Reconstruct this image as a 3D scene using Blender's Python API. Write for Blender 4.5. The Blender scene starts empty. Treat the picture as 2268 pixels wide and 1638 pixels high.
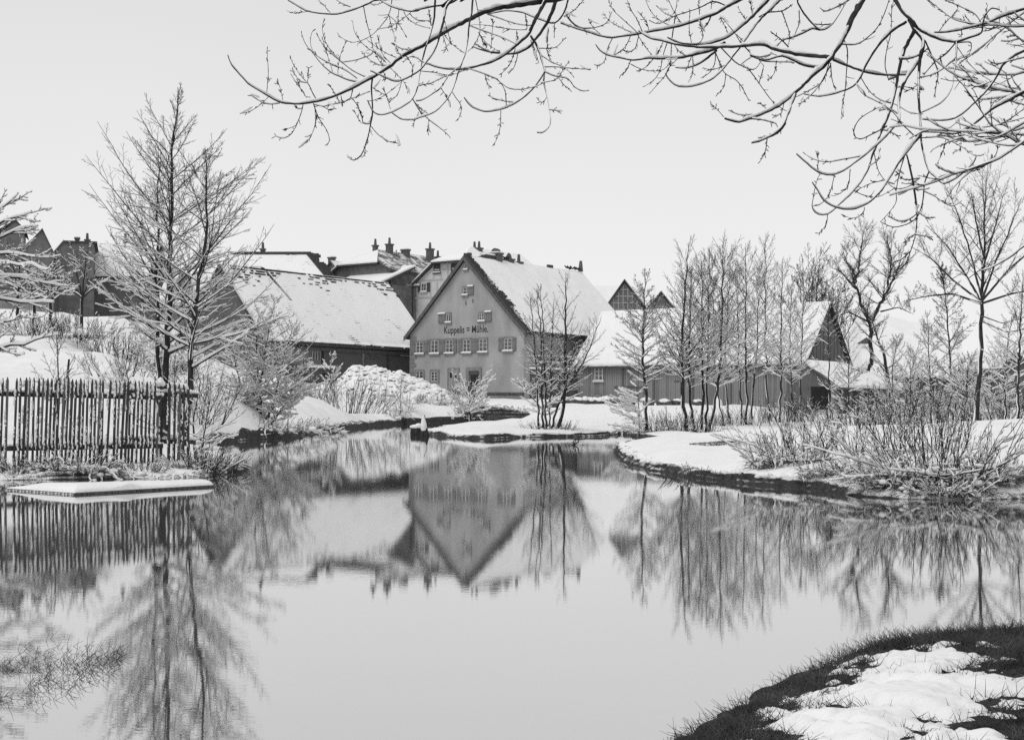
import bpy, bmesh, math, random
import numpy as np
from mathutils import Vector, Matrix
from mathutils.geometry import delaunay_2d_cdt

random.seed(11)
rng = np.random.default_rng(11)
scene = bpy.context.scene
col = scene.collection

# ------------------------------------------------------------------ camera, sky, sun, exposure
FL, CX, YH, H, ROLL = 3000.0, 1134.0, 899.0, 1.33, 0.007     # focal length and principal point in units of a 2268 wide frame
cd = bpy.data.cameras.new('camera')
cam = bpy.data.objects.new('camera', cd)
col.objects.link(cam)
cam.matrix_world = Matrix.Translation((0, 0, H)) @ Matrix.Rotation(math.radians(90), 4, 'X') @ Matrix.Rotation(ROLL, 4, 'Z')
cd.sensor_width = 36
cd.sensor_fit = 'HORIZONTAL'
cd.lens = FL / 2268 * 36
cd.shift_y = (YH - 819) / 2268
cd.clip_start = 0.1
cd.clip_end = 3000
scene.camera = cam

SUN_AZ, SUN_EL = math.radians(-125), math.radians(54)          # high, behind the camera's left shoulder
world = bpy.data.worlds.new('World')
scene.world = world
world.use_nodes = True
wn = world.node_tree
wn.nodes.clear()
w_out = wn.nodes.new('ShaderNodeOutputWorld')
w_bg = wn.nodes.new('ShaderNodeBackground')
w_bg.inputs['Strength'].default_value = 0.1
sky = wn.nodes.new('ShaderNodeTexSky')
sky.sky_type = 'NISHITA'
sky.sun_disc = False
sky.sun_elevation = SUN_EL
sky.sun_rotation = SUN_AZ
sky.dust_density = 4
bw = wn.nodes.new('ShaderNodeRGBToBW')                          # black-and-white plate: luminance only
tc = wn.nodes.new('ShaderNodeTexCoord')
sp = wn.nodes.new('ShaderNodeSeparateXYZ')
mr = wn.nodes.new('ShaderNodeMapRange')                         # closed cloud cover, a little brighter low down
mr.inputs['From Min'].default_value = 0.0
mr.inputs['From Max'].default_value = 0.45
mr.inputs['To Min'].default_value = 7.3
mr.inputs['To Max'].default_value = 5.0
nz = wn.nodes.new('ShaderNodeTexNoise')
nz.inputs['Scale'].default_value = 1.6
nz.inputs['Detail'].default_value = 3
ml = wn.nodes.new('ShaderNodeMath'); ml.operation = 'MULTIPLY_ADD'
ml.inputs[1].default_value = 0.9
mx = wn.nodes.new('ShaderNodeMix')
mx.data_type = 'FLOAT'
mx.inputs['Factor'].default_value = 0.9
wn.links.new(sky.outputs['Color'], bw.inputs['Color'])
wn.links.new(tc.outputs['Generated'], sp.inputs['Vector'])
wn.links.new(tc.outputs['Generated'], nz.inputs['Vector'])
wn.links.new(sp.outputs['Z'], mr.inputs['Value'])
wn.links.new(nz.outputs['Fac'], ml.inputs[0])
wn.links.new(mr.outputs['Result'], ml.inputs[2])
wn.links.new(bw.outputs['Val'], mx.inputs['A'])
wn.links.new(ml.outputs['Value'], mx.inputs['B'])
wn.links.new(mx.outputs['Result'], w_bg.inputs['Color'])
wn.links.new(w_bg.outputs['Background'], w_out.inputs['Surface'])

sd = bpy.data.lights.new('sun', 'SUN')
sd.energy = 0.85
sd.angle = math.radians(35)
sun = bpy.data.objects.new('sun', sd)
col.objects.link(sun)
to_sun = Vector((math.sin(SUN_AZ) * math.cos(SUN_EL), math.cos(SUN_AZ) * math.cos(SUN_EL), math.sin(SUN_EL)))
sun.rotation_euler = (-to_sun).to_track_quat('-Z', 'Y').to_euler()
sun.location = (-20, -10, 30)

vs = scene.view_settings
vs.view_transform = 'Standard'
vs.look = 'None'
vs.gamma = 1
vs.exposure = 0.34
vs.use_curve_mapping = False
scene.cycles.max_bounces = 6
scene.cycles.diffuse_bounces = 3
scene.cycles.use_denoising = False

# ------------------------------------------------------------------ measuring: a photograph position at a known distance -> a point of the place
def P(px, py, d):
    u, v = px - CX, py - YH
    return np.array(((u + ROLL * v) * d / FL, d, H - (v - ROLL * u) * d / FL))

def on_z(px, py, z):
    u, v = px - CX, py - YH
    d = FL * (H - z) / (v - ROLL * u)
    return np.array(((u + ROLL * v) * d / FL, d, z))

def W(px, py):
    return on_z(px, py, 0.0)

def on_wall(px, py, o, dr):
    """where the sight line through (px, py) meets the upright plane through o along dr: (distance along dr, height)"""
    u, v = px - CX, py - YH
    k = (u + ROLL * v) / FL
    a = (k * o[1] - o[0]) / (dr[0] - k * dr[1])
    d = o[1] + a * dr[1]
    return a, H - (v - ROLL * u) * d / FL

TH = math.radians(37)
Fd = np.array((math.cos(TH), -math.sin(TH)))       # along the mill's gable front, left to right
Rd = np.array((math.sin(TH), math.cos(TH)))        # along the mill's ridge, away from us

# ------------------------------------------------------------------ materials (a black-and-white plate: every colour is a grey)
MATS = {}
def g4(v):
    return (v, v, v, 1)

def mat(name, v, v2=None, scale=6.0, rough=0.8, bump=0.0, bscale=20.0, spec=0.3, stretch=(1, 1, 1), detail=5, lo=0.35, hi=0.65):
    m = bpy.data.materials.new(name)
    m.use_nodes = True
    n = m.node_tree
    b = n.nodes['Principled BSDF']
    b.inputs['Roughness'].default_value = rough
    b.inputs['Specular IOR Level'].default_value = spec
    b.inputs['Base Color'].default_value = g4(v)
    tc = n.nodes.new('ShaderNodeTexCoord')
    mp = n.nodes.new('ShaderNodeMapping')
    mp.inputs['Scale'].default_value = stretch
    n.links.new(tc.outputs['Object'], mp.inputs['Vector'])
    if v2 is not None:
        t = n.nodes.new('ShaderNodeTexNoise')
        t.inputs['Scale'].default_value = scale
        t.inputs['Detail'].default_value = detail
        r = n.nodes.new('ShaderNodeValToRGB')
        r.color_ramp.elements[0].position = lo
        r.color_ramp.elements[1].position = hi
        r.color_ramp.elements[0].color = g4(v)
        r.color_ramp.elements[1].color = g4(v2)
        n.links.new(mp.outputs['Vector'], t.inputs['Vector'])
        n.links.new(t.outputs['Fac'], r.inputs['Fac'])
        n.links.new(r.outputs['Color'], b.inputs['Base Color'])
    if bump:
        t2 = n.nodes.new('ShaderNodeTexNoise')
        t2.inputs['Scale'].default_value = bscale
        t2.inputs['Detail'].default_value = 5
        bp = n.nodes.new('ShaderNodeBump')
        bp.inputs['Strength'].default_value = 1.0
        bp.inputs['Distance'].default_value = bump
        n.links.new(mp.outputs['Vector'], t2.inputs['Vector'])
        n.links.new(t2.outputs['Fac'], bp.inputs['Height'])
        n.links.new(bp.outputs['Normal'], b.inputs['Normal'])
    MATS[name] = m
    return m

def snow_topped(name, v, v2, thr=0.25, soft=0.2, nscale=7.0, namt=0.5):
    """dark stuff with snow lying on whatever faces up"""
    m = mat(name, v, v2, scale=8, rough=0.9, bump=0.01, bscale=15)
    n = m.node_tree
    b = n.nodes['Principled BSDF']
    src = b.inputs['Base Color'].links[0].from_socket
    ge = n.nodes.new('ShaderNodeNewGeometry')
    s = n.nodes.new('ShaderNodeSeparateXYZ')
    t = n.nodes.new('ShaderNodeTexNoise')
    t.inputs['Scale'].default_value = nscale
    t.inputs['Detail'].default_value = 4
    a = n.nodes.new('ShaderNodeMath'); a.operation = 'MULTIPLY_ADD'
    a.inputs[1].default_value = namt
    mrr = n.nodes.new('ShaderNodeMapRange')
    mrr.inputs['From Min'].default_value = thr + namt * 0.5 - soft * 0.5
    mrr.inputs['From Max'].default_value = thr + namt * 0.5 + soft * 0.5
    mix = n.nodes.new('ShaderNodeMix'); mix.data_type = 'RGBA'
    tcn = n.nodes.new('ShaderNodeTexCoord')
    n.links.new(tcn.outputs['Object'], t.inputs['Vector'])
    n.links.new(ge.outputs['Normal'], s.inputs['Vector'])
    n.links.new(t.outputs['Fac'], a.inputs[0])
    n.links.new(s.outputs['Z'], a.inputs[2])
    n.links.new(a.outputs['Value'], mrr.inputs['Value'])
    n.links.new(mrr.outputs['Result'], mix.inputs['Factor'])
    n.links.new(src, mix.inputs['A'])
    mix.inputs['B'].default_value = g4(0.84)
    n.links.new(mix.outputs['Result'], b.inputs['Base Color'])
    return m

def roof_snow(name, amount, rows=5.5, axis='Z', scale=0.7, dark=0.1):
    """snow on a tiled roof, melted or blown thin in patches so that the tile rows show; amount = how much shows"""
    m = bpy.data.materials.new(name)
    m.use_nodes = True
    n = m.node_tree
    b = n.nodes['Principled BSDF']
    b.inputs['Roughness'].default_value = 0.85
    b.inputs['Specular IOR Level'].default_value = 0.2
    tc = n.nodes.new('ShaderNodeTexCoord')
    t = n.nodes.new('ShaderNodeTexNoise'); t.inputs['Scale'].default_value = scale; t.inputs['Detail'].default_value = 6
    t.inputs['Roughness'].default_value = 0.65
    s = n.nodes.new('ShaderNodeSeparateXYZ')
    w = n.nodes.new('ShaderNodeMath'); w.operation = 'MULTIPLY'; w.inputs[1].default_value = rows * 6.2832
    si = n.nodes.new('ShaderNodeMath'); si.operation = 'SINE'
    t2 = n.nodes.new('ShaderNodeTexNoise'); t2.inputs['Scale'].default_value = 9; t2.inputs['Detail'].default_value = 2
    a1 = n.nodes.new('ShaderNodeMath'); a1.operation = 'MULTIPLY_ADD'; a1.inputs[1].default_value = 0.09
    a2 = n.nodes.new('ShaderNodeMath'); a2.operation = 'MULTIPLY_ADD'; a2.inputs[1].default_value = 0.25
    mrr = n.nodes.new('ShaderNodeMapRange')
    thr = 0.92 - amount
    mrr.inputs['From Min'].default_value = thr - 0.02
    mrr.inputs['From Max'].default_value = thr + 0.07
    mix = n.nodes.new('ShaderNodeMix'); mix.data_type = 'RGBA'
    mix.inputs['A'].default_value = g4(0.85)
    mix.inputs['B'].default_value = g4(dark)
    L = n.links.new
    L(tc.outputs['Object'], t.inputs['Vector']); L(tc.outputs['Object'], t2.inputs['Vector']); L(tc.outputs['Object'], s.inputs['Vector'])
    L(s.outputs[axis], w.inputs[0]); L(w.outputs[0], si.inputs[0])
    L(si.outputs[0], a1.inputs[0]); L(t.outputs['Fac'], a1.inputs[2])
    L(t2.outputs['Fac'], a2.inputs[0]); L(a1.outputs[0], a2.inputs[2])
    L(a2.outputs[0], mrr.inputs['Value']); L(mrr.outputs['Result'], mix.inputs['Factor'])
    L(mix.outputs['Result'], b.inputs['Base Color'])
    bp = n.nodes.new('ShaderNodeBump'); bp.inputs['Distance'].default_value = 0.05
    L(a2.outputs[0], bp.inputs['Height']); L(bp.outputs['Normal'], b.inputs['Normal'])
    MATS[name] = m
    return m

M_snow = mat('snow', 0.86, 0.80, scale=1.3, rough=0.8, bump=0.03, bscale=5, spec=0.15)
M_snowpack = mat('snow_clump', 0.85, 0.8, scale=9, rough=0.85, bump=0.01, bscale=25, spec=0.1)
M_bark = mat('dark_bark', 0.02, 0.06, scale=14, rough=0.95, bump=0.01, bscale=30, stretch=(1, 1, .3), spec=0.1)
M_twig = mat('twig_bark', 0.025, 0.05, scale=5, rough=0.95, spec=0.1)
M_twig2 = mat('grey_twig_bark', 0.09, 0.13, scale=5, rough=0.95, spec=0.1)
M_plaster = mat('mill_plaster', 0.27, 0.4, scale=0.7, rough=0.95, bump=0.008, bscale=30, detail=9, spec=0.1, stretch=(1, 1, .45), lo=.3, hi=.7)
M_plaster2 = mat('pale_plaster', 0.56, 0.64, scale=1.2, rough=0.95, spec=0.1)
M_plaster3 = mat('dull_plaster', 0.2, 0.26, scale=1.2, rough=0.95, spec=0.1)
M_dplaster = mat('dark_plaster', 0.14, 0.2, scale=1.5, rough=0.95, spec=0.1)  # far house walls, lightened so that distance haze is put into their colour
M_stone = mat('grey_stone', 0.17, 0.24, scale=3, rough=0.95, bump=0.02, bscale=12, spec=0.1)
M_dstone = mat('dark_stone', 0.05, 0.11, scale=4, rough=0.95, bump=0.03, bscale=10, spec=0.1)
M_brick = mat('dark_brick_wall', 0.085, 0.14, scale=9, rough=0.95, stretch=(1, 1, 3), spec=0.1)
M_tile = mat('roof_tile', 0.05, 0.1, scale=6, rough=0.9, spec=0.15)
M_board = mat('weathered_board', 0.17, 0.28, scale=5, rough=0.9, stretch=(3, 3, .35), spec=0.15)
M_board2 = mat('greyed_board', 0.13, 0.22, scale=5, rough=0.9, stretch=(3, 3, .35), spec=0.15)
M_dboard = mat('dark_board', 0.085, 0.14, scale=5, rough=0.9, stretch=(3, 3, .35), spec=0.15)
M_fence = mat('old_fence_wood', 0.035, 0.085, scale=6, rough=0.95, stretch=(4, 4, .5), bump=0.003, bscale=40, spec=0.1)
M_fence2 = mat('pale_fence_wood', 0.09, 0.16, scale=6, rough=0.95, stretch=(4, 4, .5), bump=0.003, bscale=40, spec=0.1)
M_shutter = mat('shutter_paint', 0.15, 0.2, scale=4, rough=0.8, stretch=(3, 3, .5))
M_dshutter = mat('dark_shutter_paint', 0.06, 0.08, scale=4, rough=0.8)
M_frame = mat('white_frame_paint', 0.5, 0.55, scale=4, rough=0.7)
M_door = mat('pale_door_wood', 0.24, 0.3, scale=4, rough=0.8, stretch=(3, 3, .4))
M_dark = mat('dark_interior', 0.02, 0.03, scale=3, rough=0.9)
M_glass = mat('window_glass', 0.05, 0.16, scale=2.5, rough=0.12, spec=0.5)
M_letter = mat('black_lettering_paint', 0.03, 0.05, scale=8, rough=0.9)
M_timber = mat('timber_frame_wood', 0.3, 0.36, scale=4, rough=0.9)
M_timber2 = mat('faint_timber_frame_wood', 0.42, 0.47, scale=4, rough=0.9)
M_soil = snow_topped('bank_soil', 0.022, 0.06, thr=0.72, soft=0.15, nscale=3.5, namt=0.5)
M_rock = snow_topped('snowy_rock', 0.05, 0.11, thr=-0.42, soft=0.25, nscale=3, namt=0.35)
M_grass = mat('withered_grass', 0.03, 0.13, scale=5, rough=0.9, spec=0.1)
M_turf = mat('dark_turf', 0.025, 0.06, scale=12, rough=1.0, bump=0.03, bscale=25, spec=0.05)
M_reed = mat('pale_reed', 0.3, 0.4, scale=4, rough=0.9)
M_rs_thin = roof_snow('roof_snow_deep', 0.07)
M_rs_mid = roof_snow('roof_snow_patchy', 0.12)
M_rs_bare = roof_snow('roof_snow_thin', 0.36, scale=1.1)
M_rs_deep = mat('roof_snow_closed', 0.85, 0.8, scale=0.9, rough=0.85, bump=0.06, bscale=2.2, spec=0.1)

# ------------------------------------------------------------------ mesh helpers
class MB:
    def __init__(self):
        self.v, self.f = [], []
    def box(self, x0, x1, y0, y1, z0, z1):
        i = len(self.v)
        self.v += [(x0, y0, z0), (x1, y0, z0), (x1, y1, z0), (x0, y1, z0), (x0, y0, z1), (x1, y0, z1), (x1, y1, z1), (x0, y1, z1)]
        self.f += [(i, i + 3, i + 2, i + 1), (i + 4, i + 5, i + 6, i + 7), (i, i + 1, i + 5, i + 4), (i + 1, i + 2, i + 6, i + 5), (i + 2, i + 3, i + 7, i + 6), (i + 3, i, i + 4, i + 7)]
        return self
    def slab(self, pts, t):
        """polygon with vertical thickness t below it"""
        i, n = len(self.v), len(pts)
        self.v += [tuple(p) for p in pts] + [(p[0], p[1], p[2] - t) for p in pts]
        self.f += [tuple(range(i, i + n)), tuple(range(i + 2 * n - 1, i + n - 1, -1))]
        for k in range(n):
            k2 = (k + 1) % n
            self.f.append((i + k, i + n + k, i + n + k2, i + k2))
        return self
    def prism(self, poly, y0, y1, axis='y'):
        """polygon in x,z drawn out along y (or polygon in y,z along x)"""
        i, n = len(self.v), len(poly)
        for yy in (y0, y1):
            for a, z in poly:
                self.v.append((a, yy, z) if axis == 'y' else (yy, a, z))
        self.f += [tuple(range(i, i + n)), tuple(range(i + 2 * n - 1, i + n - 1, -1))]
        for k in range(n):
            k2 = (k + 1) % n
            self.f.append((i + k, i + n + k, i + n + k2, i + k2))
        return self
    def bar(self, a, b, r, r2=None, n=4):
        a, b = Vector(a), Vector(b)
        r2 = r if r2 is None else r2
        t = (b - a).normalized()
        u = t.cross(Vector((0, 0, 1)) if abs(t.z) < .9 else Vector((1, 0, 0))).normalized()
        w = t.cross(u)
        i = len(self.v)
        for c, rr in ((a, r), (b, r2)):
            for k in range(n):
                q = 2 * math.pi * (k + .5) / n
                self.v.append(tuple(c + (u * math.cos(q) + w * math.sin(q)) * rr))
        for k in range(n):
            k2 = (k + 1) % n
            self.f.append((i + k, i + k2, i + n + k2, i + n + k))
        self.f += [tuple(range(i + n - 1, i - 1, -1)), tuple(range(i + n, i + 2 * n))]
        return self
    def mesh(self, name, m, zo=0.0, smooth=False):
        me = bpy.data.meshes.new(name)
        me.from_pydata([(x, y, z - zo) for x, y, z in self.v], [], self.f)
        me.materials.append(m)
        bm = bmesh.new(); bm.from_mesh(me)
        bmesh.ops.recalc_face_normals(bm, faces=bm.faces)
        bm.to_mesh(me); bm.free()
        if smooth:
            me.polygons.foreach_set('use_smooth', [True] * len(me.polygons))
        return me
    def build(self, name, m, parent=None, kind=None, smooth=False):
        return link(name, self.mesh(name, m, ZO.get(parent.name, 0) if parent else 0, smooth), parent, kind)

ZO = {}
def link(name, me, parent=None, kind=None):
    o = bpy.data.objects.new(name, me)
    col.objects.link(o)
    if parent:
        o.parent = parent
        ZO[o.name] = ZO.get(parent.name, 0)
    if kind:
        o['kind'] = kind
    return o

def tag(o, label, cat, group=None):
    o['label'] = label
    o['category'] = cat
    if group:
        o['group'] = group
    return o

def thing(name, label, cat, loc, rz=0.0, group=None):
    """an Empty at the thing's base; parts are written with heights above the water, so the base height is taken off"""
    o = bpy.data.objects.new(name, None)
    col.objects.link(o)
    o.empty_display_size = 0.2
    o.location = loc
    o.rotation_euler = (0, 0, rz)
    ZO[o.name] = loc[2]
    return tag(o, label, cat, group)

def np_mesh(name, V, Fq, m, parent=None, kind=None, smooth=True, origin=None):
    """V (n,3), Fq (m,3|4) -> one mesh object"""
    V = np.asarray(V, dtype=np.float32)
    if parent is not None:
        V = V - np.array(parent.location, dtype=np.float32)
    elif origin is not None:
        V = V - np.asarray(origin, dtype=np.float32)
    me = bpy.data.meshes.new(name)
    k = Fq.shape[1]
    me.vertices.add(len(V)); me.vertices.foreach_set('co', V.ravel())
    me.loops.add(Fq.size); me.loops.foreach_set('vertex_index', Fq.astype(np.int32).ravel())
    me.polygons.add(len(Fq))
    me.polygons.foreach_set('loop_start', np.arange(0, Fq.size, k, dtype=np.int32))
    me.polygons.foreach_set('loop_total', np.full(len(Fq), k, dtype=np.int32))
    me.materials.append(m)
    if smooth:
        me.polygons.foreach_set('use_smooth', np.ones(len(Fq), dtype=bool))
    me.update(calc_edges=True)
    o = link(name, me, parent, kind)
    if origin is not None and parent is None:
        o.location = origin
    return o

_ico = {}
def ico(sub):
    if sub not in _ico:
        bm = bmesh.new(); bmesh.ops.create_icosphere(bm, subdivisions=sub, radius=1)
        _ico[sub] = (np.array([v.co[:] for v in bm.verts]), np.array([[v.index for v in f.verts] for f in bm.faces]))
        bm.free()
    return _ico[sub]

def lumps(C, S, sub=1, jit=0.22):
    """many deformed balls: C (n,3) centres, S (n,3) half sizes -> V, F"""
    bv, bf = ico(sub)
    n, k = len(C), len(bv)
    V = bv[None] * (1 + rng.uniform(-jit, jit, (n, k, 1))) * S[:, None, :]
    q = rng.uniform(0, 6.28, n)
    c, s = np.cos(q)[:, None], np.sin(q)[:, None]
    V = np.stack((V[..., 0] * c - V[..., 1] * s, V[..., 0] * s + V[..., 1] * c, V[..., 2]), -1) + C[:, None, :]
    Fq = bf[None] + (np.arange(n) * k)[:, None, None]
    return V.reshape(-1, 3), Fq.reshape(-1, 3)

def join(parts):
    Vs, Fs, o = [], [], 0
    for V, Fq in parts:
        Vs.append(V); Fs.append(Fq + o); o += len(V)
    return np.concatenate(Vs), np.concatenate(Fs)

# ------------------------------------------------------------------ strands: branches, twigs, blades
def unit(a):
    return a / np.maximum(np.linalg.norm(a, axis=-1, keepdims=True), 1e-9)

def tubes(pts, rad, k=3):
    """pts (N,m,3), rad (N,m) -> V, quads"""
    N, m, _ = pts.shape
    T = np.empty_like(pts)
    T[:, 1:-1] = pts[:, 2:] - pts[:, :-2]
    T[:, 0] = pts[:, 1] - pts[:, 0]
    T[:, -1] = pts[:, -1] - pts[:, -2]
    T = unit(T)
    ref = np.zeros((N, 1, 3)); ref[..., 2] = 1
    mean = np.abs(unit(pts[:, -1] - pts[:, 0])[:, 2])
    ref[mean > 0.8] = (0, 1, 0)
    U = unit(np.cross(T, ref))
    Vv = np.cross(T, U)
    a = np.arange(k) * 2 * math.pi / k
    ring = U[:, :, None, :] * np.cos(a)[None, None, :, None] + Vv[:, :, None, :] * np.sin(a)[None, None, :, None]
    V = pts[:, :, None, :] + ring * rad[:, :, None, None]
    idx = np.arange(N * m * k).reshape(N, m, k)
    q = np.stack((idx[:, :-1], np.roll(idx, -1, 2)[:, :-1], np.roll(idx, -1, 2)[:, 1:], idx[:, 1:]), -1)
    return V.reshape(-1, 3), q.reshape(-1, 4)

def grow(p0, d0, L, r0, r1, n, wob=0.12, up=0.0, sag=0.0):
    """a batch of strands; up bends towards the sky, sag bends the middle down and lets the tip rise"""
    N = len(p0)
    pts = np.empty((N, n + 1, 3)); pts[:, 0] = p0
    d = unit(d0)
    for i in range(n):
        d = d + rng.normal(0, wob, (N, 3))
        d[:, 2] += up
        if sag:
            d[:, 2] += sag * ((i + 1) / n - 0.5) * 2
        d = unit(d)
        pts[:, i + 1] = pts[:, i] + d * (L / n)[:, None]
    t = np.linspace(0, 1, n + 1)[None]
    return pts, r0[:, None] * (1 - t) + r1[:, None] * t

def along(pts, rad, t):
    """pts (N,m,3), t (N,k) in 0..1 -> points, radii, tangents (N*k)"""
    N, m, _ = pts.shape
    x = t * (m - 1)
    i = np.clip(x.astype(int), 0, m - 2)
    f = (x - i)[..., None]
    r = np.arange(N)[:, None]
    a, b = pts[r, i], pts[r, i + 1]
    p = a * (1 - f) + b * f
    rr = rad[r, i] * (1 - f[..., 0]) + rad[r, i + 1] * f[..., 0]
    return p.reshape(-1, 3), rr.ravel(), unit(b - a).reshape(-1, 3)

def shoots(batch, k, ang, Lf, n=4, t0=0.15, t1=0.97, flat=0.5, up=0.03, rf=0.6, rmin=0.0025, rtip=0.0018, wob=0.075, taper=0.8, jit=0.3):
    """k side shoots on every strand of a batch. flat: how far the shoots keep to the sideways plane"""
    pts, rad = batch
    N = len(pts)
    Lp = np.linalg.norm(np.diff(pts, axis=1), axis=2).sum(1)
    t = t0 + (t1 - t0) * (np.arange(k)[None] + rng.uniform(0, 1, (N, k))) / k
    p, r, T = along(pts, rad, t)
    side = np.cross(T, np.array((0, 0, 1.0)))
    side = unit(side + rng.normal(0, 1e-3, side.shape))
    upv = np.cross(side, T)
    sgn = np.where((np.arange(k)[None] + rng.integers(0, 2, (N, 1))) % 2, 1, -1).ravel()
    q = rng.normal(0, 1, len(p)) * (1 - flat) * 1.8
    perp = side * (sgn * np.cos(q))[:, None] + upv * np.sin(q)[:, None]
    a = ang * rng.uniform(0.75, 1.25, len(p))
    d = T * np.cos(a)[:, None] + perp * np.sin(a)[:, None]
    L = (np.repeat(Lp, k) * Lf * (1 - taper * t.ravel())) * rng.uniform(1 - jit, 1 + jit, len(p))
    r0 = np.maximum(np.minimum(r * rf, r), rmin)
    return grow(p, d, L, r0, np.full(len(p), rtip), n, wob, up)

def snow_on(batch, thick, zlo=None, zhi=None, floor=0.25, keep=1.0, steep=0.9):
    """the snow lying along a batch of branches"""
    pts, rad = batch
    if keep < 1:
        s = rng.uniform(0, 1, len(pts)) < keep
        pts, rad = pts[s], rad[s]
    T = unit(np.gradient(pts, axis=1))
    hor = np.clip((1 - np.abs(T[..., 2]) / steep) * 2.0, 0, 1)
    ok = hor.mean(1) > 0.12
    pts, rad, hor = pts[ok], rad[ok], hor[ok]
    amt = hor * thick * rng.uniform(0.6, 1.3, rad.shape)
    if zlo is not None:
        w = np.clip((zhi - pts[..., 2]) / (zhi - zlo), 0, 1)
        amt = amt * (floor + (1 - floor) * w)
    sr = np.minimum(rad * 0.75, 0.05) * hor + amt
    sp_ = pts.copy()
    sp_[..., 2] += rad * 0.6 + sr * 0.75
    return sp_, sr

def flecks(batch, k, size, m_=3):
    """withered leaves and cones hanging on the twigs"""
    pts, rad = batch
    t = rng.uniform(0.3, 1.0, (len(pts), k))
    p, r, T = along(pts, rad, t)
    d = rng.normal(0, 1, p.shape); d[:, 2] -= 0.6
    L = size * rng.uniform(0.6, 1.6, len(p))
    q, rr = grow(p, d, L, np.full(len(p), .001), np.full(len(p), .001), 2, .2)
    rr[:, 1] = L * 0.28
    return q, rr

def mesh_batches(name, bs, ks, m, parent, kind=None):
    o = []
    for (p, r), k in zip(bs, ks):
        if len(p):
            o.append(tubes(p, r, k))
    V, Fq = join(o)
    return np_mesh(name, V, Fq, m, parent, kind)

# ------------------------------------------------------------------ ground and water
def XY(px, d):
    return ((px - CX) * d / FL, d)

def resample(poly, stepf, closed=True):
    out = []
    n = len(poly)
    for i in range(n if closed else n - 1):
        a, b = np.array(poly[i], float), np.array(poly[(i + 1) % n], float)
        L = np.linalg.norm(b - a)
        d = 0.5 * (abs(a[1]) + abs(b[1])) + 0.3 * max(0, abs(a[0]) - abs(a[1]))
        k = max(1, int(L / stepf(d)))
        for j in range(k):
            out.append(a + (b - a) * j / k)
    return np.array(out)

def smooth_poly(p, it=1, lock=None):
    for _ in range(it):
        q = (np.roll(p, 1, 0) + np.roll(p, -1, 0)) * 0.25 + p * 0.5
        if lock is not None:
            q[lock] = p[lock]
        p = q
    return p

def inside(poly, q):
    x, y = q[:, 0], q[:, 1]
    r = np.zeros(len(q), bool)
    n = len(poly)
    x0, y0 = poly[:, 0], poly[:, 1]
    x1, y1 = np.roll(x0, -1), np.roll(y0, -1)
    if len(q) * n < 2000000:
        X_, Y_ = x[:, None], y[:, None]
        dy_ = np.where(y1 == y0, 1e-12, y1 - y0)
        c = ((y0 > Y_) != (y1 > Y_)) & (X_ < (x1 - x0) * (Y_ - y0) / dy_ + x0)
        return c.sum(1) % 2 == 1
    for i in range(n):
        c = (y0[i] > y) != (y1[i] > y)
        if y1[i] != y0[i]:
            r ^= c & (x < (x1[i] - x0[i]) * (y - y0[i]) / (y1[i] - y0[i]) + x0[i])
    return r

def edge_dist(poly, q):
    a, b = poly, np.roll(poly, -1, 0)
    if len(q) * len(poly) < 2000000:
        ab = b - a
        w_ = q[:, None] - a[None]
        t = np.clip((w_ * ab).sum(2) / np.maximum((ab * ab).sum(1), 1e-9), 0, 1)
        return np.sqrt(((w_ - t[..., None] * ab) ** 2).sum(2).min(1))
    best = np.full(len(q), 1e9)
    for i in range(len(poly)):
        ab = b[i] - a[i]
        t = np.clip(((q - a[i]) @ ab) / max(ab @ ab, 1e-9), 0, 1)
        d = np.linalg.norm(q - (a[i] + t[:, None] * ab), axis=1)
        best = np.minimum(best, d)
    return best

_w = [(rng.uniform(0, 6.28), rng.uniform(0, 6.28), rng.uniform(0, 6.28)) for _ in range(24)]
def fbm(x, y, s, o=4):
    """a cheap smooth noise, about -1..1"""
    r, a, tot = 0, 1.0, 0
    for k in range(o):
        for j in range(3):
            p = _w[(k * 3 + j) % 24]
            r = r + a * np.sin((x * math.cos(p[0]) + y * math.sin(p[0])) * s * (1 + .37 * j) + p[1] + 1.3 * np.sin(y * s * .7 + p[2]))
        tot += a * 3
        a *= 0.55; s *= 2.07
    return r / tot * 1.7

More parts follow.
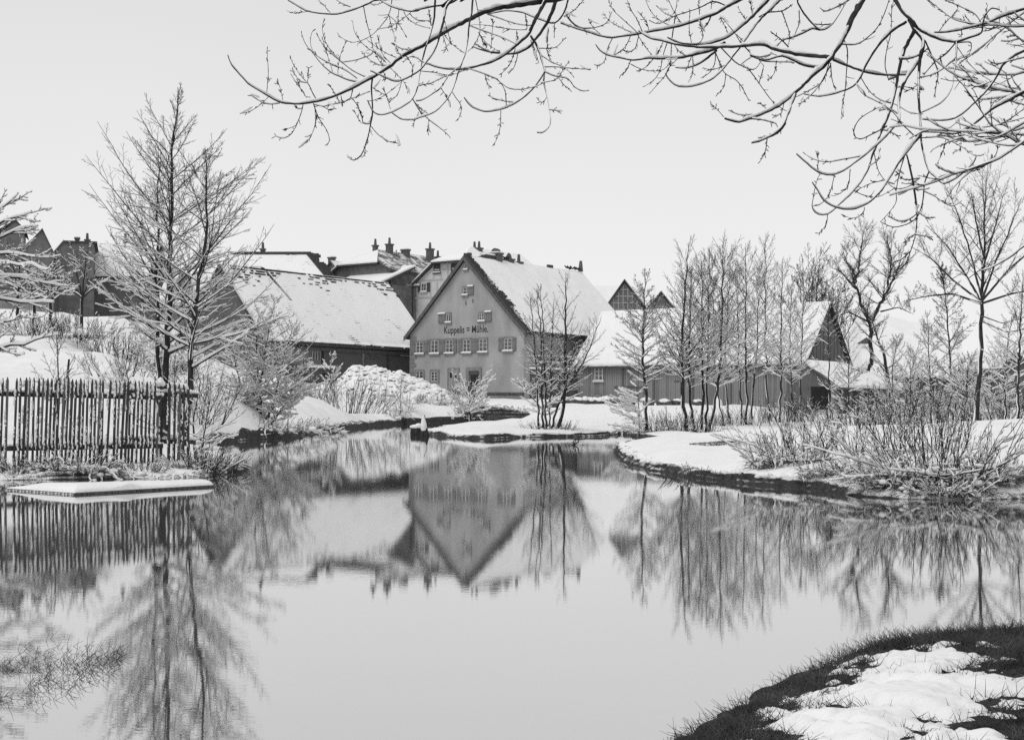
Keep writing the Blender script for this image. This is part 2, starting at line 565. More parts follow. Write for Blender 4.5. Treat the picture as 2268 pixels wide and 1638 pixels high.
CTRL = []
for px, py, d in [(60, 740, 64), (60, 700, 82), (60, 688, 92), (250, 700, 85), (600, 930, 62), (640, 880, 85), (700, 850, 105), (560, 820, 95), (850, 880, 105), (800, 912, 95), (720, 915, 85),
                  (930, 900, 108), (1000, 882, 112), (1150, 884, 112), (1120, 899, 107), (1300, 897, 104), (1300, 928, 75), (1200, 930, 78), (1400, 928, 80),
                  (1450, 897, 100), (1600, 900, 98), (1800, 925, 90), (2000, 928, 88), (2200, 930, 80), (2150, 908, 100), (1240, 905, 98), (560, 872, 70), (450, 805, 85), (350, 765, 78), (520, 830, 85)]:
    CTRL.append(tuple(P(px, py, d)))
for px, d, z in [(0, 27, .2), (150, 26.5, .18), (350, 29, .22), (-200, 27, .22), (100, 32, .6), (300, 33, .55), (100, 40, 1.5), (330, 40, 1.3), (420, 46, 1.3), (60, 48, 2.5), (250, 50, 2.3), (400, 60, 2.6), (500, 60, 1.5), (200, 60, 3.6), (-150, 40, 1.7), (430, 38, .5),
                 (1000, 66, .32), (1050, 72, .45), (1100, 78, .5), (1000, 71, .35), (1130, 85, .5), (1160, 75, .5), (960, 64, .28), (1080, 64, .36), (1200, 62, .38), (1300, 64, .36), (1250, 70, .45), (1370, 66, .4),
                 (1480, 62, .33), (1540, 61.5, .3), (1600, 68, .42), (1440, 63, .34), (1700, 71, .45), (1500, 70, .48), (1640, 69, .4), (1780, 74, .5),
                 (1500, 39, .42), (1560, 32, .4), (1640, 30, .38), (1700, 40, .4), (1800, 30, .42), (1900, 40, .45), (2000, 26, .45), (2150, 26, .55), (2200, 34, .92), (2268, 33, .98), (2300, 28, .85),
                 (2400, 45, 1.0), (2100, 60, .6), (2185, 36, .75), (2145, 36, .48), (100, 130, 10), (300, 130, 9), (500, 140, 8.5), (700, 150, 9), (870, 160, 9.5), (1000, 155, 8), (1200, 150, 6), (1400, 160, 5),
                 (1800, 160, 3.5), (2200, 150, 2.5), (2500, 150, 2.5), (-300, 90, 8), (-300, 150, 12), (-250, 45, 2.6), (100, 400, 14), (1100, 400, 8), (2200, 400, 4), (1000, 125, 2.2), (1100, 132, 2.4),
                 (750, 112, 2.9), (650, 118, 3.6), (1300, 122, 2.1), (1500, 115, 1.7), (1700, 108, 1.4), (1850, 96, .9), (1800, 105, 1.3), (1900, 110, 1.4), (2000, 110, 1.5), (1290, 112, 1.85), (1200, 112, 1.95)]:
    x, y = XY(px, d)
    CTRL.append((x, y, z))
CTRL = np.array(CTRL)

def terrain(q):
    d2 = ((q[:, None, :] - CTRL[None, :, :2]) ** 2).sum(2)
    w = 1 / (d2 + 0.5) ** 1.6
    return (w * CTRL[None, :, 2]).sum(1) / w.sum(1)

def rag(poly, amp=1.0):
    """roughen a shore line a little"""
    d = np.abs(poly[:, 1])
    nrm = np.roll(poly, -1, 0) - np.roll(poly, 1, 0)
    nrm = unit(np.stack((nrm[:, 1], -nrm[:, 0]), 1))
    k = np.where(d < 130, 1.0, 0.0)
    a = fbm(poly[:, 0], poly[:, 1], 2.2, 3) * 0.10 * amp
    return poly + nrm * (a * k)[:, None]

shore = [W(px, py)[:2] for px, py in [(-150, 1064), (0, 1062), (150, 1061), (300, 1060), (420, 1055), (500, 1047), (530, 1039), (522, 1023), (490, 1008), (455, 997), (438, 989),
         (450, 982), (500, 978), (533, 975), (600, 971), (650, 967), (700, 956), (740, 953), (826, 943), (880, 938.5), (905, 937)]]
shore += [XY(px, d) for px, d in [(960, 103), (1010, 104), (1060, 104.5), (1110, 104.5), (1150, 103), (1162, 100), (1160, 96), (1130, 90), (1060, 83), (990, 74), (950, 67)]]
shore += [W(px, py)[:2] for px, py in [(934, 961), (951, 961.5), (985, 967), (1030, 971), (1081, 972.5), (1130, 969.5), (1168, 967.5), (1244, 967.5), (1300, 966), (1339, 964.5), (1368, 960), (1395, 961), (1410, 966),
          (1440, 972), (1490, 975), (1540, 976.5), (1566, 975), (1576, 968), (1590, 962), (1650, 962), (1720, 962), (1800, 958), (1884, 953), (1960, 950), (2040, 946), (2080, 952),
          (2000, 961), (1900, 970), (1800, 975), (1720, 979), (1640, 982), (1560, 985), (1480, 987), (1420, 988), (1384, 991), (1372, 997), (1389, 1019), (1428, 1033), (1487, 1047), (1567, 1059), (1686, 1073), (1750, 1078), (1830, 1082), (1870, 1094), (1940, 1100),
          (2000, 1104), (2100, 1107), (2180, 1103), (2268, 1102)]]
n_shore = len(shore)
far_part = [(13, 19), (25, 16), (400, 16), (400, 700), (-400, 700), (-400, 18), (-40, 20)]
main_outline = resample([tuple(p) for p in shore] + far_part, lambda d: min(max(0.011 * d, 0.12), 60))
dcap = (main_outline[:, 1] < 110) & (np.abs(main_outline[:, 0]) < 30)
main_outline = smooth_poly(main_outline, 3, ~dcap)
main_outline = np.where(dcap[:, None], rag(main_outline), main_outline)

def make_land(name, outline, grid, hf, ztop, m, fall=2.5, edge=0.5):
    q = grid[inside(outline, grid)]
    dd = edge_dist(outline, q)
    keep = dd > edge * (0.02 * np.abs(q[:, 1]) + 0.06)
    q, dd = q[keep], dd[keep]
    z = hf(q)
    w = np.clip(dd / fall, 0, 1); w = 1 - (1 - w) ** 2
    zt = ztop(q)
    z = zt * (1 - w) + np.maximum(z, zt) * w
    ze = ztop(outline)
    n = len(outline)
    verts = [Vector(p) for p in outline] + [Vector(p) for p in q]
    r = delaunay_2d_cdt(verts, [], [list(range(n))], 1, 1e-4)
    vo, faces, orig = r[0], r[2], r[3]
    zz = np.concatenate((ze, z))
    V = np.array([(v.x, v.y, zz[orig[i][0]] if orig[i] else 0.3) for i, v in enumerate(vo)])
    Fq = np.array(faces)
    a, b, c = V[Fq[:, 0]], V[Fq[:, 1]], V[Fq[:, 2]]
    flip = np.cross(b - a, c - a)[:, 2] < 0
    Fq[flip] = Fq[flip][:, ::-1]
    o = np_mesh(name, V, Fq, m, kind='structure')
    return o

def make_bank(name, outline, sel, ztop, m, over=0.16, inner=None, hfun=None):
    """the earth face between the land and the water"""
    n = len(outline)
    area = 0.5 * np.sum(outline[:, 0] * np.roll(outline[:, 1], -1) - np.roll(outline[:, 0], -1) * outline[:, 1])
    nr = np.roll(outline, -1, 0) - np.roll(outline, 1, 0)
    nr = unit(np.stack((nr[:, 1], -nr[:, 0]), 1)) * (1 if area > 0 else -1)
    zt = ztop(outline)
    prof = [(-0.12, 1.0, 0.004), (0.02, 0.92, 0), (0.05, 0.6, 0), (0.1, 0.3, 0), (over, 0.0, -0.02), (over + 0.1, 0.0, -0.4)]
    rows = []
    for off, f, dz in prof:
        a = off + (fbm(outline[:, 0] * 3 + f * 7, outline[:, 1] * 3, 2.5, 3) * 0.035 if f > 0 else 0)
        if off < 0 and inner is not None:
            a = a - inner
        p = outline + nr * np.reshape(a, (-1, 1))
        z_ = zt * f + dz
        if off < 0 and hfun is not None:
            z_ = hfun(p) + .012
        rows.append(np.column_stack((p, z_)))
    V = np.stack(rows, 1).reshape(-1, 3)
    k = len(prof)
    i = np.arange(n)
    ok = sel & np.roll(sel, -1)
    i = i[ok]; j = (i + 1) % n
    Q = [np.stack((i * k + r, j * k + r, j * k + r + 1, i * k + r + 1), 1) for r in range(k - 1)]
    Q = np.concatenate(Q)
    if area > 0:
        Q = Q[:, ::-1]
    return np_mesh(name, V, Q, m, kind='structure'), nr

def top_main(q):
    return 0.17 + 0.06 * fbm(q[:, 0], q[:, 1], 1.1, 3) + np.where((q[:, 1] < 30) & (q[:, 0] < -3), -0.06, 0) + np.where(q[:, 1] > 72, .08, 0) - .06 * np.clip((q[:, 0] - 3.5) / 1.5, 0, 1) * (q[:, 1] < 27)

ds = [18.0]
while ds[-1] < 600:
    ds.append(ds[-1] * 1.035)
G = []
for i, d in enumerate(ds):
    for px in np.arange(-700, 3100, 34 if d < 130 else 90):
        x, y = XY(px + (i % 2) * 17, d)
        G.append((x, y))
G = np.array(G)
G = G + rng.normal(0, 1, G.shape) * 0.004 * G[:, 1:2]
def h_main(q):
    return terrain(q) + 0.05 * fbm(q[:, 0], q[:, 1], 0.9, 4) * np.clip(q[:, 1] / 30, .6, 3)
ground = make_land('snowy_ground', main_outline, G, h_main, top_main, M_snow)
def ground_zs(q):
    z = h_main(q)
    d = edge_dist(main_outline, q)
    w = np.clip(d / 2.5, 0, 1); w = 1 - (1 - w) ** 2
    zt = top_main(q)
    return np.where(inside(main_outline, q), zt * (1 - w) + np.maximum(z, zt) * w, 0.02)
mo = main_outline
inner = np.where((mo[:, 0] < -4.5) & (mo[:, 1] < 27), .55, 0) + np.where((mo[:, 0] > 4.6) & (mo[:, 1] < 24.5), .12, 0)
inner = inner * (1 + .5 * fbm(mo[:, 0], mo[:, 1], 3, 3)) + .08 * (fbm(mo[:, 0], mo[:, 1], 4, 3) > .2)
bank, bank_n = make_bank('pond_bank', main_outline, (main_outline[:, 1] < 112) & (np.abs(main_outline[:, 0]) < 28), top_main, M_soil, .16, inner, ground_zs)

# water
M_water = bpy.data.materials.new('pond_water')
M_water.use_nodes = True
n = M_water.node_tree
b = n.nodes['Principled BSDF']
b.inputs['Base Color'].default_value = g4(0.13)
b.inputs['Roughness'].default_value = 0.025
b.inputs['IOR'].default_value = 2.4
b.inputs['Specular IOR Level'].default_value = 0.5
tc = n.nodes.new('ShaderNodeTexCoord')
t1 = n.nodes.new('ShaderNodeTexNoise'); t1.inputs['Scale'].default_value = 5.0; t1.inputs['Detail'].default_value = 3
t2 = n.nodes.new('ShaderNodeTexNoise'); t2.inputs['Scale'].default_value = 0.35; t2.inputs['Detail'].default_value = 2
ad = n.nodes.new('ShaderNodeMath'); ad.operation = 'MULTIPLY_ADD'; ad.inputs[1].default_value = 6.0
bp = n.nodes.new('ShaderNodeBump'); bp.inputs['Strength'].default_value = 1.0; bp.inputs['Distance'].default_value = 0.0006
mpw = n.nodes.new('ShaderNodeMapping'); mpw.inputs['Scale'].default_value = (0.22, 1.0, 1.0)
t1.inputs['Scale'].default_value = 26.0
ad.inputs[1].default_value = 6.0
bp.inputs['Distance'].default_value = 0.00014
n.links.new(tc.outputs['Object'], mpw.inputs['Vector']); n.links.new(mpw.outputs['Vector'], t1.inputs['Vector']); n.links.new(tc.outputs['Object'], t2.inputs['Vector'])
n.links.new(t2.outputs['Fac'], ad.inputs[0]); n.links.new(t1.outputs['Fac'], ad.inputs[2])
n.links.new(ad.outputs[0], bp.inputs['Height']); n.links.new(bp.outputs['Normal'], b.inputs['Normal'])
gl = n.nodes.new('ShaderNodeBsdfGlossy'); gl.inputs['Color'].default_value = g4(0.9); gl.inputs['Roughness'].default_value = 0.02
n.links.new(bp.outputs['Normal'], gl.inputs['Normal'])
ms_ = n.nodes.new('ShaderNodeMixShader'); ms_.inputs['Fac'].default_value = 0.66
n.links.new(b.outputs['BSDF'], ms_.inputs[1]); n.links.new(gl.outputs['BSDF'], ms_.inputs[2])
n.links.new(ms_.outputs['Shader'], n.nodes['Material Output'].inputs['Surface'])
MB().slab([(-420, -60, 0), (420, -60, 0), (420, 705, 0), (-420, 705, 0)], 0.9).build('pond_water', M_water, None, 'structure')

# the near bank, where the camera stands: dark turf with a thawing patch of snow
near = [on_z(px, py, 0.0)[:2] for px, py in [(1500, 1700), (1582, 1642), (1662, 1594), (1735, 1542), (1815, 1502), (1872, 1482), (1915, 1470), (1932, 1458), (1945, 1450), (1975, 1443), (2055, 1436), (2150, 1432), (2268, 1424)]]
near = [(-1.6, -12), (-1.2, 0), (-0.1, 3.0)] + [tuple(p) for p in near] + [(4.6, 8.9), (6, 9.3), (10, 9.5), (14, 8), (30, 6), (30, -12)]
near = resample(near, lambda d: 0.07 if 3 < d < 9.4 else 1.0)
nsel = (near[:, 1] > 3) & (near[:, 0] < 6)
near = np.where(nsel[:, None], smooth_poly(near, 3), near)
near = np.where(nsel[:, None], near + 0.03 * np.stack((fbm(near[:, 0], near[:, 1], 5, 3), fbm(near[:, 1], near[:, 0] + 9, 5, 3)), 1), near)
def top_near(q):
    return 0.055 + 0.025 * fbm(q[:, 0], q[:, 1], 2.5, 3)
def h_near(q):
    return 0.2 + 0.03 * fbm(q[:, 0], q[:, 1], 1.5, 3) + 0.012 * fbm(q[:, 0], q[:, 1], 7, 3)
gx, gy = np.meshgrid(np.arange(-1.5, 6.5, 0.11), np.arange(2.6, 9.6, 0.11))
G2 = np.stack((gx.ravel(), gy.ravel()), 1)
G2 = np.concatenate((G2 + rng.normal(0, .02, G2.shape), np.array([(x, y) for x in range(-1, 30, 2) for y in range(-11, 9, 2) if not (x < 7 and y > 2)], float)))
turf = make_land('grassy_bank', near, G2, h_near, top_near, M_turf, fall=0.9)
near_bank, near_n = make_bank('grassy_bank_edge', near, (near[:, 1] > 2.5) & (near[:, 0] < 8), top_near, M_turf, over=0.05)

def near_z(q):
    dd = edge_dist(near, q)
    w = np.clip(dd / 0.9, 0, 1); w = 1 - (1 - w) ** 2
    zt = top_near(q)
    return zt * (1 - w) + np.maximum(h_near(q), zt) * w

patch = np.array([on_z(px, py, 0.17)[:2] for px, py in [(1600, 1760), (1690, 1655), (1762, 1618), (1765, 1592), (1780, 1560), (1800, 1530), (1822, 1505), (1845, 1478), (1888, 1452), (1930, 1424), (1975, 1420), (2020, 1440), (2075, 1447), (2110, 1462),
         (2160, 1474), (2200, 1494), (2240, 1505), (2330, 1520), (2330, 1548), (2262, 1556), (2232, 1578), (2200, 1596), (2150, 1612), (2110, 1632), (2120, 1700), (2000, 1800)]])
st = 0.02
gx = np.arange(patch[:, 0].min() - .3, patch[:, 0].max() + .3, st)
gy = np.arange(3.7, patch[:, 1].max() + .3, st)
A, B = np.meshgrid(gx, gy)
q = np.stack((A.ravel(), B.ravel()), 1)
ins = inside(patch, q)
sdist = np.where(ins, 1, -1) * edge_dist(patch, q)
thick = np.minimum(sdist, .4) * 0.17 + 0.034 * fbm(q[:, 0], q[:, 1] * .8, 6, 4) + 0.03 * fbm(q[:, 0] * 1.0, q[:, 1], 19, 4) + 0.012
hole = fbm(q[:, 0] + 5, q[:, 1] * 1.6, 3.2, 4)
thick = np.minimum(thick, 0.14 - 0.26 * np.clip(hole - 0.34, 0, 1) * 1.2)
thick = thick - .05 * np.clip(.55 - sdist, 0, 1) * (fbm(q[:, 0], q[:, 1] * 1.4, 9, 3) > -.1)
ok_ = inside(near, q)
edn = edge_dist(near, q)
thick = np.where(ok_, thick - np.clip(.15 - edn, 0, 1) * .4, -.1)
h = np.clip(thick, -0.05, 0.075) * 0.75
sz = near_z(q) + h + 0.006 * fbm(q[:, 0], q[:, 1], 26, 2)
idx = np.arange(len(q)).reshape(A.shape)
Q = np.stack((idx[:-1, :-1], idx[:-1, 1:], idx[1:, 1:], idx[1:, :-1]), -1).reshape(-1, 4)
Q = Q[(h[Q] > -0.028).sum(1) >= 4]
np_mesh('thawing_snow_patch', np.column_stack((q, sz)), Q, M_snow, kind='structure')
snow_q, snow_h = q, h.reshape(A.shape)
def snow_at(p):
    i = np.clip(((p[:, 1] - gy[0]) / st).astype(int), 0, len(gy) - 1)
    j = np.clip(((p[:, 0] - gx[0]) / st).astype(int), 0, len(gx) - 1)
    o = (p[:, 0] < gx[0]) | (p[:, 0] > gx[-1]) | (p[:, 1] < gy[0]) | (p[:, 1] > gy[-1])
    return np.where(o, -1, snow_h[i, j])

def blades(p, L, lean=0.5, r=0.0022, n=3):
    N = len(p)
    d = np.column_stack((rng.normal(0, lean, N), rng.normal(0, lean, N), np.ones(N)))
    pts, rad = grow(p, d, L, np.full(N, r), np.full(N, r * .25), n, .18, -0.12)
    return tubes(pts, rad, 3)

# grass on the near bank
c = np.column_stack((rng.uniform(0.2, 4.4, 130000), rng.uniform(4.2, 8.6, 130000)))
c = c[inside(near, c)]
px_ = CX + c[:, 0] / c[:, 1] * FL
c = c[(px_ < 2330)]
sh = snow_at(c)
keep = (sh < 0.0) | (rng.uniform(0, 1, len(c)) < 0.02)
c = c[keep]
tuft = fbm(c[:, 0], c[:, 1], 4, 3)
c = c[rng.uniform(0, 1, len(c)) < 0.72 + 0.35 * tuft][:55000]
ed = edge_dist(near, c)
L = (0.04 + 0.06 * rng.uniform(0, 1, len(c)) ** 1.5 + 0.035 * (ed < 0.3) * rng.uniform(0, 1, len(c)) ** 2) * (1 + .35 * fbm(c[:, 0], c[:, 1], 3, 2))
V, Fq = blades(np.column_stack((c, near_z(c) - .01)), np.maximum(L, .022), 1.05, .002)
tag(np_mesh('bank_grass', V, Fq, M_grass, kind='stuff'), 'dark withered grass round the thawing snow patch on the near bank', 'grass')

# rough grass along the earth faces of the far banks
i = np.arange(len(main_outline))
so = main_outline
wgt = np.where((so[:, 1] < 72) & (np.abs(so[:, 0]) < 16), 1.0, 0)
i = np.repeat(i, (wgt * np.clip(2200 / so[:, 1] ** 1.35, 3, 26)).astype(int))
u = rng.uniform(0, 1, len(i))[:, None]
p = so[i] * (1 - u) + so[(i + 1) % len(so)] * u
f = rng.uniform(-0.02, 0.95, len(i))
off = np.interp(f, [0, .3, .6, .92, 1], [.16, .1, .05, .02, -.1])
p3 = np.column_stack((p + bank_n[i] * off[:, None], top_main(p) * f))
L = rng.uniform(.05, .14, len(p3))
N = len(p3)
d = np.column_stack((bank_n[i] * rng.uniform(.2, 1.3, (N, 1)) + rng.normal(0, .35, (N, 2)), rng.uniform(-.2, .9, N)))
rr = 0.0022 + p[:, 1] * 0.00007
pts, rad = grow(p3, d, L, rr, rr * .3, 3, .2, -.22)
V, Fq = tubes(pts, rad, 3)
k_ = np.repeat(np.arange(len(so)), (wgt * np.clip(90 / so[:, 1], .6, 3)).astype(int))
k_ = k_[fbm(so[k_, 0], so[k_, 1], 1.6, 3) > -.1]
u = rng.uniform(0, 1, len(k_))[:, None]
pc = so[k_] * (1 - u) + so[(k_ + 1) % len(so)] * u + bank_n[k_] * rng.uniform(-.12, .04, (len(k_), 1))
ss = rng.uniform(.03, .1, (len(k_), 1)) * np.array((1.3, 1.3, .55))
LVs, LFs = lumps(np.column_stack((pc, top_main(pc) - .01)), ss, 1, .15)
tag(np_mesh('edge_snow', LVs, LFs, M_snowpack, kind='stuff'), 'small cushions of snow caught along the edges of the pond banks', 'snow')
tag(np_mesh('bank_sedge', V, Fq, M_grass, kind='stuff'), 'dark sedge hanging over the earth banks of the pond', 'grass')

# ------------------------------------------------------------------ buildings
RZ_R = -TH                                   # local x along Fd, local y along Rd
RZ_F = -TH + math.radians(90) - math.radians(180)   # local y along Fd, local x along -Rd

def window(root, u0, u1, z0, z1, ring=0.14, nx=2, nz=3, glass=M_glass, frame=M_stone, y=0.0, sill=True, snow=True, bars=M_frame, name='window'):
    """a window let into the front wall (the plane y): surround, pane, glazing bars, sill"""
    m = MB()
    d0, d1 = y - 0.07, y + 0.06
    m.box(u0, u0 + ring, d0, d1, z0, z1).box(u1 - ring, u1, d0, d1, z0, z1)
    m.box(u0 + ring, u1 - ring, d0, d1, z1 - ring, z1).box(u0 + ring, u1 - ring, d0, d1, z0, z0 + ring)
    w = m.build(name, frame, root)
    a0, a1, b0, b1 = u0 + ring, u1 - ring, z0 + ring, z1 - ring
    MB().box(a0, a1, y - 0.012, y + 0.03, b0, b1).build('pane', glass, w)
    if nx:
        g = MB()
        t = 0.045
        g.box(a0, a0 + t, y - .05, y - .014, b0, b1).box(a1 - t, a1, y - .05, y - .014, b0, b1)
        g.box(a0 + t, a1 - t, y - .05, y - .014, b0, b0 + t).box(a0 + t, a1 - t, y - .05, y - .014, b1 - t, b1)
        for k in range(1, nx):
            c = a0 + (a1 - a0) * k / nx
            g.box(c - t * .7, c + t * .7, y - .055, y - .016, b0 + t, b1 - t)
        for k in range(1, nz):
            c = b0 + (b1 - b0) * k / nz
            g.box(a0 + t, a1 - t, y - .045, y - .018, c - t * .4, c + t * .4)
        g.build('glazing_bars', bars, w)
    if sill:
        MB().box(u0 - .06, u1 + .06, y - .16, y - 0.071, z0 - .1, z0 + .03).build('sill', frame, w)
        if snow:
            MB().slab([(u0 - .03, y - .17, z0 + .1), (u1 + .03, y - .17, z0 + .1), (u1, y - .072, z0 + .16), (u0, y - .072, z0 + .16)], .06).build('sill_snow', M_snowpack, w)
    return w

def shutter(w, u0, u1, z0, z1, y=0.0, m=M_shutter, snow=False):
    b = MB()
    n = max(2, int(round((u1 - u0) / .2)))
    for k in range(n):
        a = u0 + (u1 - u0) * k / n
        b.box(a + .004, a + (u1 - u0) / n - .004, y - .085 - .006 * (k % 2), y - .04, z0, z1)
    for zz in (z0 + .15 * (z1 - z0), z0 + .82 * (z1 - z0)):
        b.box(u0, u1, y - .12, y - .0915, zz - .05, zz + .05)
    o = b.build('shutter', m, w)
    if snow:
        MB().slab([(u0, y - .18, z1 + .07), (u1, y - .18, z1 + .07), (u1, y - .03, z1 + .12), (u0, y - .03, z1 + .12)], .1).build('shutter_snow', M_snowpack, w)
    return o

def roof_faces(prof, y0, y1):
    """prof: (x, z) from the left eave over the ridge to the right eave -> quads"""
    return [[(prof[i][0], y0, prof[i][1]), (prof[i + 1][0], y0, prof[i + 1][1]), (prof[i + 1][0], y1, prof[i + 1][1]), (prof[i][0], y1, prof[i][1])] for i in range(len(prof) - 1)]

def gable_roof(root, prof, y0, y1, t=0.22, snow=0.16, ms=M_rs_thin, md=M_tile, inset=0.05, ragged=True):
    r = MB()
    top, bot = [(x, z) for x, z in prof], [(x, z - t) for x, z in prof]
    r.prism(top + bot[::-1], y0, y1)
    ro = r.build('roof', md, root)
    ms_list = ms if isinstance(ms, (list, tuple)) else None
    n = len(prof) // 2
    for side in (0, 1):
        pr = prof[:n + 1] if side == 0 else prof[n:]
        V, F = [], []
        ny, ns = max(6, int((y1 - y0) / .35)), 22
        xs = np.array([p[0] for p in pr]); zs = np.array([p[1] for p in pr])
        tt = np.linspace(0, 1, ns + 1)
        L = np.concatenate(([0], np.cumsum(np.hypot(np.diff(xs), np.diff(zs))))); L /= L[-1]
        X = np.interp(tt, L, xs); Z = np.interp(tt, L, zs)
        yy = np.linspace(y0 + inset, y1 - inset, ny + 1)
        A, B = np.meshgrid(np.arange(ns + 1), yy)
        x, z = X[A], Z[A]
        hgt = snow * (1 + .3 * fbm(x * 1.1 + side * 9, B, 1.3, 3))
        e = np.minimum(np.minimum(B - y0, y1 - B) / .3, np.minimum(A, ns - A) / 1.0)
        hgt = hgt * np.clip(e, .25, 1)
        if ragged:
            eave = 0 if side == 0 else ns
            x = x + (A == eave) * rng.normal(0, .05, x.shape) * (1 if side else -1)
        top_ = np.stack((x, B, z + .012 + hgt), -1).reshape(-1, 3)
        idx = np.arange(len(top_)).reshape(A.shape)
        Q = np.stack((idx[:-1, :-1], idx[:-1, 1:], idx[1:, 1:], idx[1:, :-1]), -1).reshape(-1, 4)
        # skirt so that the snow has an edge
        rim = np.concatenate((idx[0, :], idx[1:, -1], idx[-1, -2::-1], idx[-2:0:-1, 0]))
        low = top_[rim].copy(); low[:, 2] = (np.stack((x, B, z + .012), -1).reshape(-1, 3)[rim])[:, 2]
        o0 = len(top_)
        k = np.arange(len(rim)); k2 = (k + 1) % len(rim)
        S = np.stack((rim, rim[k2], o0 + k2, o0 + k), -1)
        Vv = np.concatenate((top_, low)); Vv[:, 2] -= ZO[root.name]
        me = bpy.data.meshes.new('roof_snow')
        me.from_pydata([tuple(v) for v in Vv], [], [tuple(f) for f in np.concatenate((Q, S))])
        me.materials.append(ms_list[side] if ms_list else ms)
        me.polygons.foreach_set('use_smooth', [True] * len(me.polygons))
        link('roof_snow', me, ro)
    return ro

def chimney(root, x, y, z0, z1, w=0.5, d=0.5, pots=1, m=M_brick, cap=True):
    b = MB()
    b.box(x - w / 2, x + w / 2, y - d / 2, y + d / 2, z0, z1)
    b.box(x - w / 2 - .08, x + w / 2 + .08, y - d / 2 - .08, y + d / 2 + .08, z1 + .001, z1 + .16)
    o = b.build('chimney', m, root)
    for k in range(pots):
        cx = x + (k - (pots - 1) / 2) * w * .55
        MB().bar((cx, y, z1 + .161), (cx, y, z1 + .85), .17, .12, 8).build('chimney_pot', m, o)
    if cap and not pots:
        MB().box(x - w / 2 - .06, x + w / 2 + .06, y - d / 2 - .06, y + d / 2 + .06, z1 + .162, z1 + .26).build('cap_snow', M_snowpack, o)
    return o

def planks_front(root, x0, x1, z0, ztop, y, m, w=.22, th=.04, axis='x', name='plank', gap=.012):
    """upright boards on a wall plane; ztop may be a function of the position along the wall"""
    n = int(round((x1 - x0) / w))
    w = (x1 - x0) / n
    shared = {}
    for k in range(n):
        a = x0 + k * w
        zt = ztop(a + w / 2) if callable(ztop) else ztop
        if zt - z0 < .15:
            continue
        key = round(zt - z0, 2)
        pr = 0.012 * (k % 2) + rng.uniform(0, .008)
        if key not in shared:
            b = MB()
            if axis == 'x':
                b.box(gap / 2, w - gap / 2, -th, 0, 0, zt - z0)
            else:
                b.box(0, th, gap / 2, w - gap / 2, 0, zt - z0)
            shared[key] = [b.mesh(name, mm) for mm in m] if isinstance(m, (list, tuple)) else [b.mesh(name, m)]
        ml_ = shared[key]
        o = bpy.data.objects.new(name, ml_[rng.integers(0, len(ml_))])
        col.objects.link(o)
        o.parent = root
        o.location = (a, y - pr, z0 - ZO[root.name]) if axis == 'x' else (y + pr, a, z0 - ZO[root.name])

# ---- the mill
MO = P(908, 838, 122.0)
MO_xy = (MO[0], MO[1])
MW, ML = 12.75, 18.0
mill = thing('mill', 'tall plastered mill with a steep snowy gable roof and black lettering across its front', 'mill', (MO[0], MO[1], 1.6), RZ_R)
def M_uv(px, py):
    return on_wall(px, py, MO_xy, Fd)
def zm4(X, Y):
    return M_uv(892.4 + .14535 * X, 654.4 + .14535 * Y)
def zroof(X, Y):
    return M_uv((1600 + .2866 * X) / 1.6808, (880 + .2866 * Y) / 1.6808)
mid = MW / 2
zr = 14.42
prof_m = [(-.5, 7.5), (1.0, 8.95), (mid, zr), (MW - 1.0, 8.95), (MW + .5, 7.55)]
w = MB()
w.prism([(0, .8), (MW, .8), (MW, 7.72), (MW - 1.0, 8.66), (mid, zr - .34), (1.0, 8.66), (0, 7.72)], 0, ML)
w.build('wall', M_plaster, mill)
gable_roof(mill, prof_m, -.32, ML + .1, ms=[M_rs_deep, M_rs_deep], snow=.2)
# boards along the front edges of the roof
for s in (0, 1):
    pr = prof_m[:3] if s == 0 else prof_m[2:]
    for (xa, za), (xb, zb) in zip(pr[:-1], pr[1:]):
        MB().prism([(xa, za - .02), (xb, zb - .02), (xb, zb - .42), (xa, za - .42)], -.36, -.325).build('verge_board', M_dboard, mill)
# rows of bare tiles along the right-hand edge, where the wind has taken the snow
b = MB()
for k in range(66):
    t = (k + .5) / 66
    pts_ = prof_m[2:]
    L1 = math.hypot(pts_[1][0] - pts_[0][0], pts_[1][1] - pts_[0][1]); L2 = math.hypot(pts_[2][0] - pts_[1][0], pts_[2][1] - pts_[1][1])
    s_ = t * (L1 + L2)
    (xa, za), (xb, zb), f = (pts_[0], pts_[1], s_ / L1) if s_ < L1 else (pts_[1], pts_[2], (s_ - L1) / L2)
    x, z = xa + (xb - xa) * f, za + (zb - za) * f
    ln = .5 * (.75 + 1.5 * math.exp(-((t - .58) / .22) ** 2) + .5 * math.exp(-((t - .2) / .12) ** 2)) * random.uniform(.7, 1.1) * (1 if t < .86 else .45)
    y = -.345
    while y < ln:
        e = random.uniform(.3, .9)
        if y < ln * .55 or random.random() < .55:
            b.box(x - .03, x + .09, y, min(y + e, ln), z + .02, z + .215 + .03 * random.random() - (.04 if y > .5 * ln else 0))
        y += e + random.uniform(.02, .12) * (1 + 2 * (y > ln * .5))
b.build('bare_tiles', M_tile, mill, 'stuff')
b = MB()
y = .3
while y < ML - .2:
    e = random.uniform(.3, .9)
    if random.random() < (.5 if y < 4 or 9 < y < 12.5 else .12):
        b.box(mid - .1, mid + .12, y, y + e, zr + .04, zr + .29)
    y += e + .08
b.build('ridge_tiles', M_tile, mill, 'stuff')
b = MB()
y = 0.2
while y < 10.5:
    e = random.uniform(.15, .25)
    b.box(MW + .36, MW + .53 + random.uniform(0, .05), y, y + e * .9, 7.45, 7.66)
    y += e
b.build('eave_tiles', M_tile, mill, 'stuff')

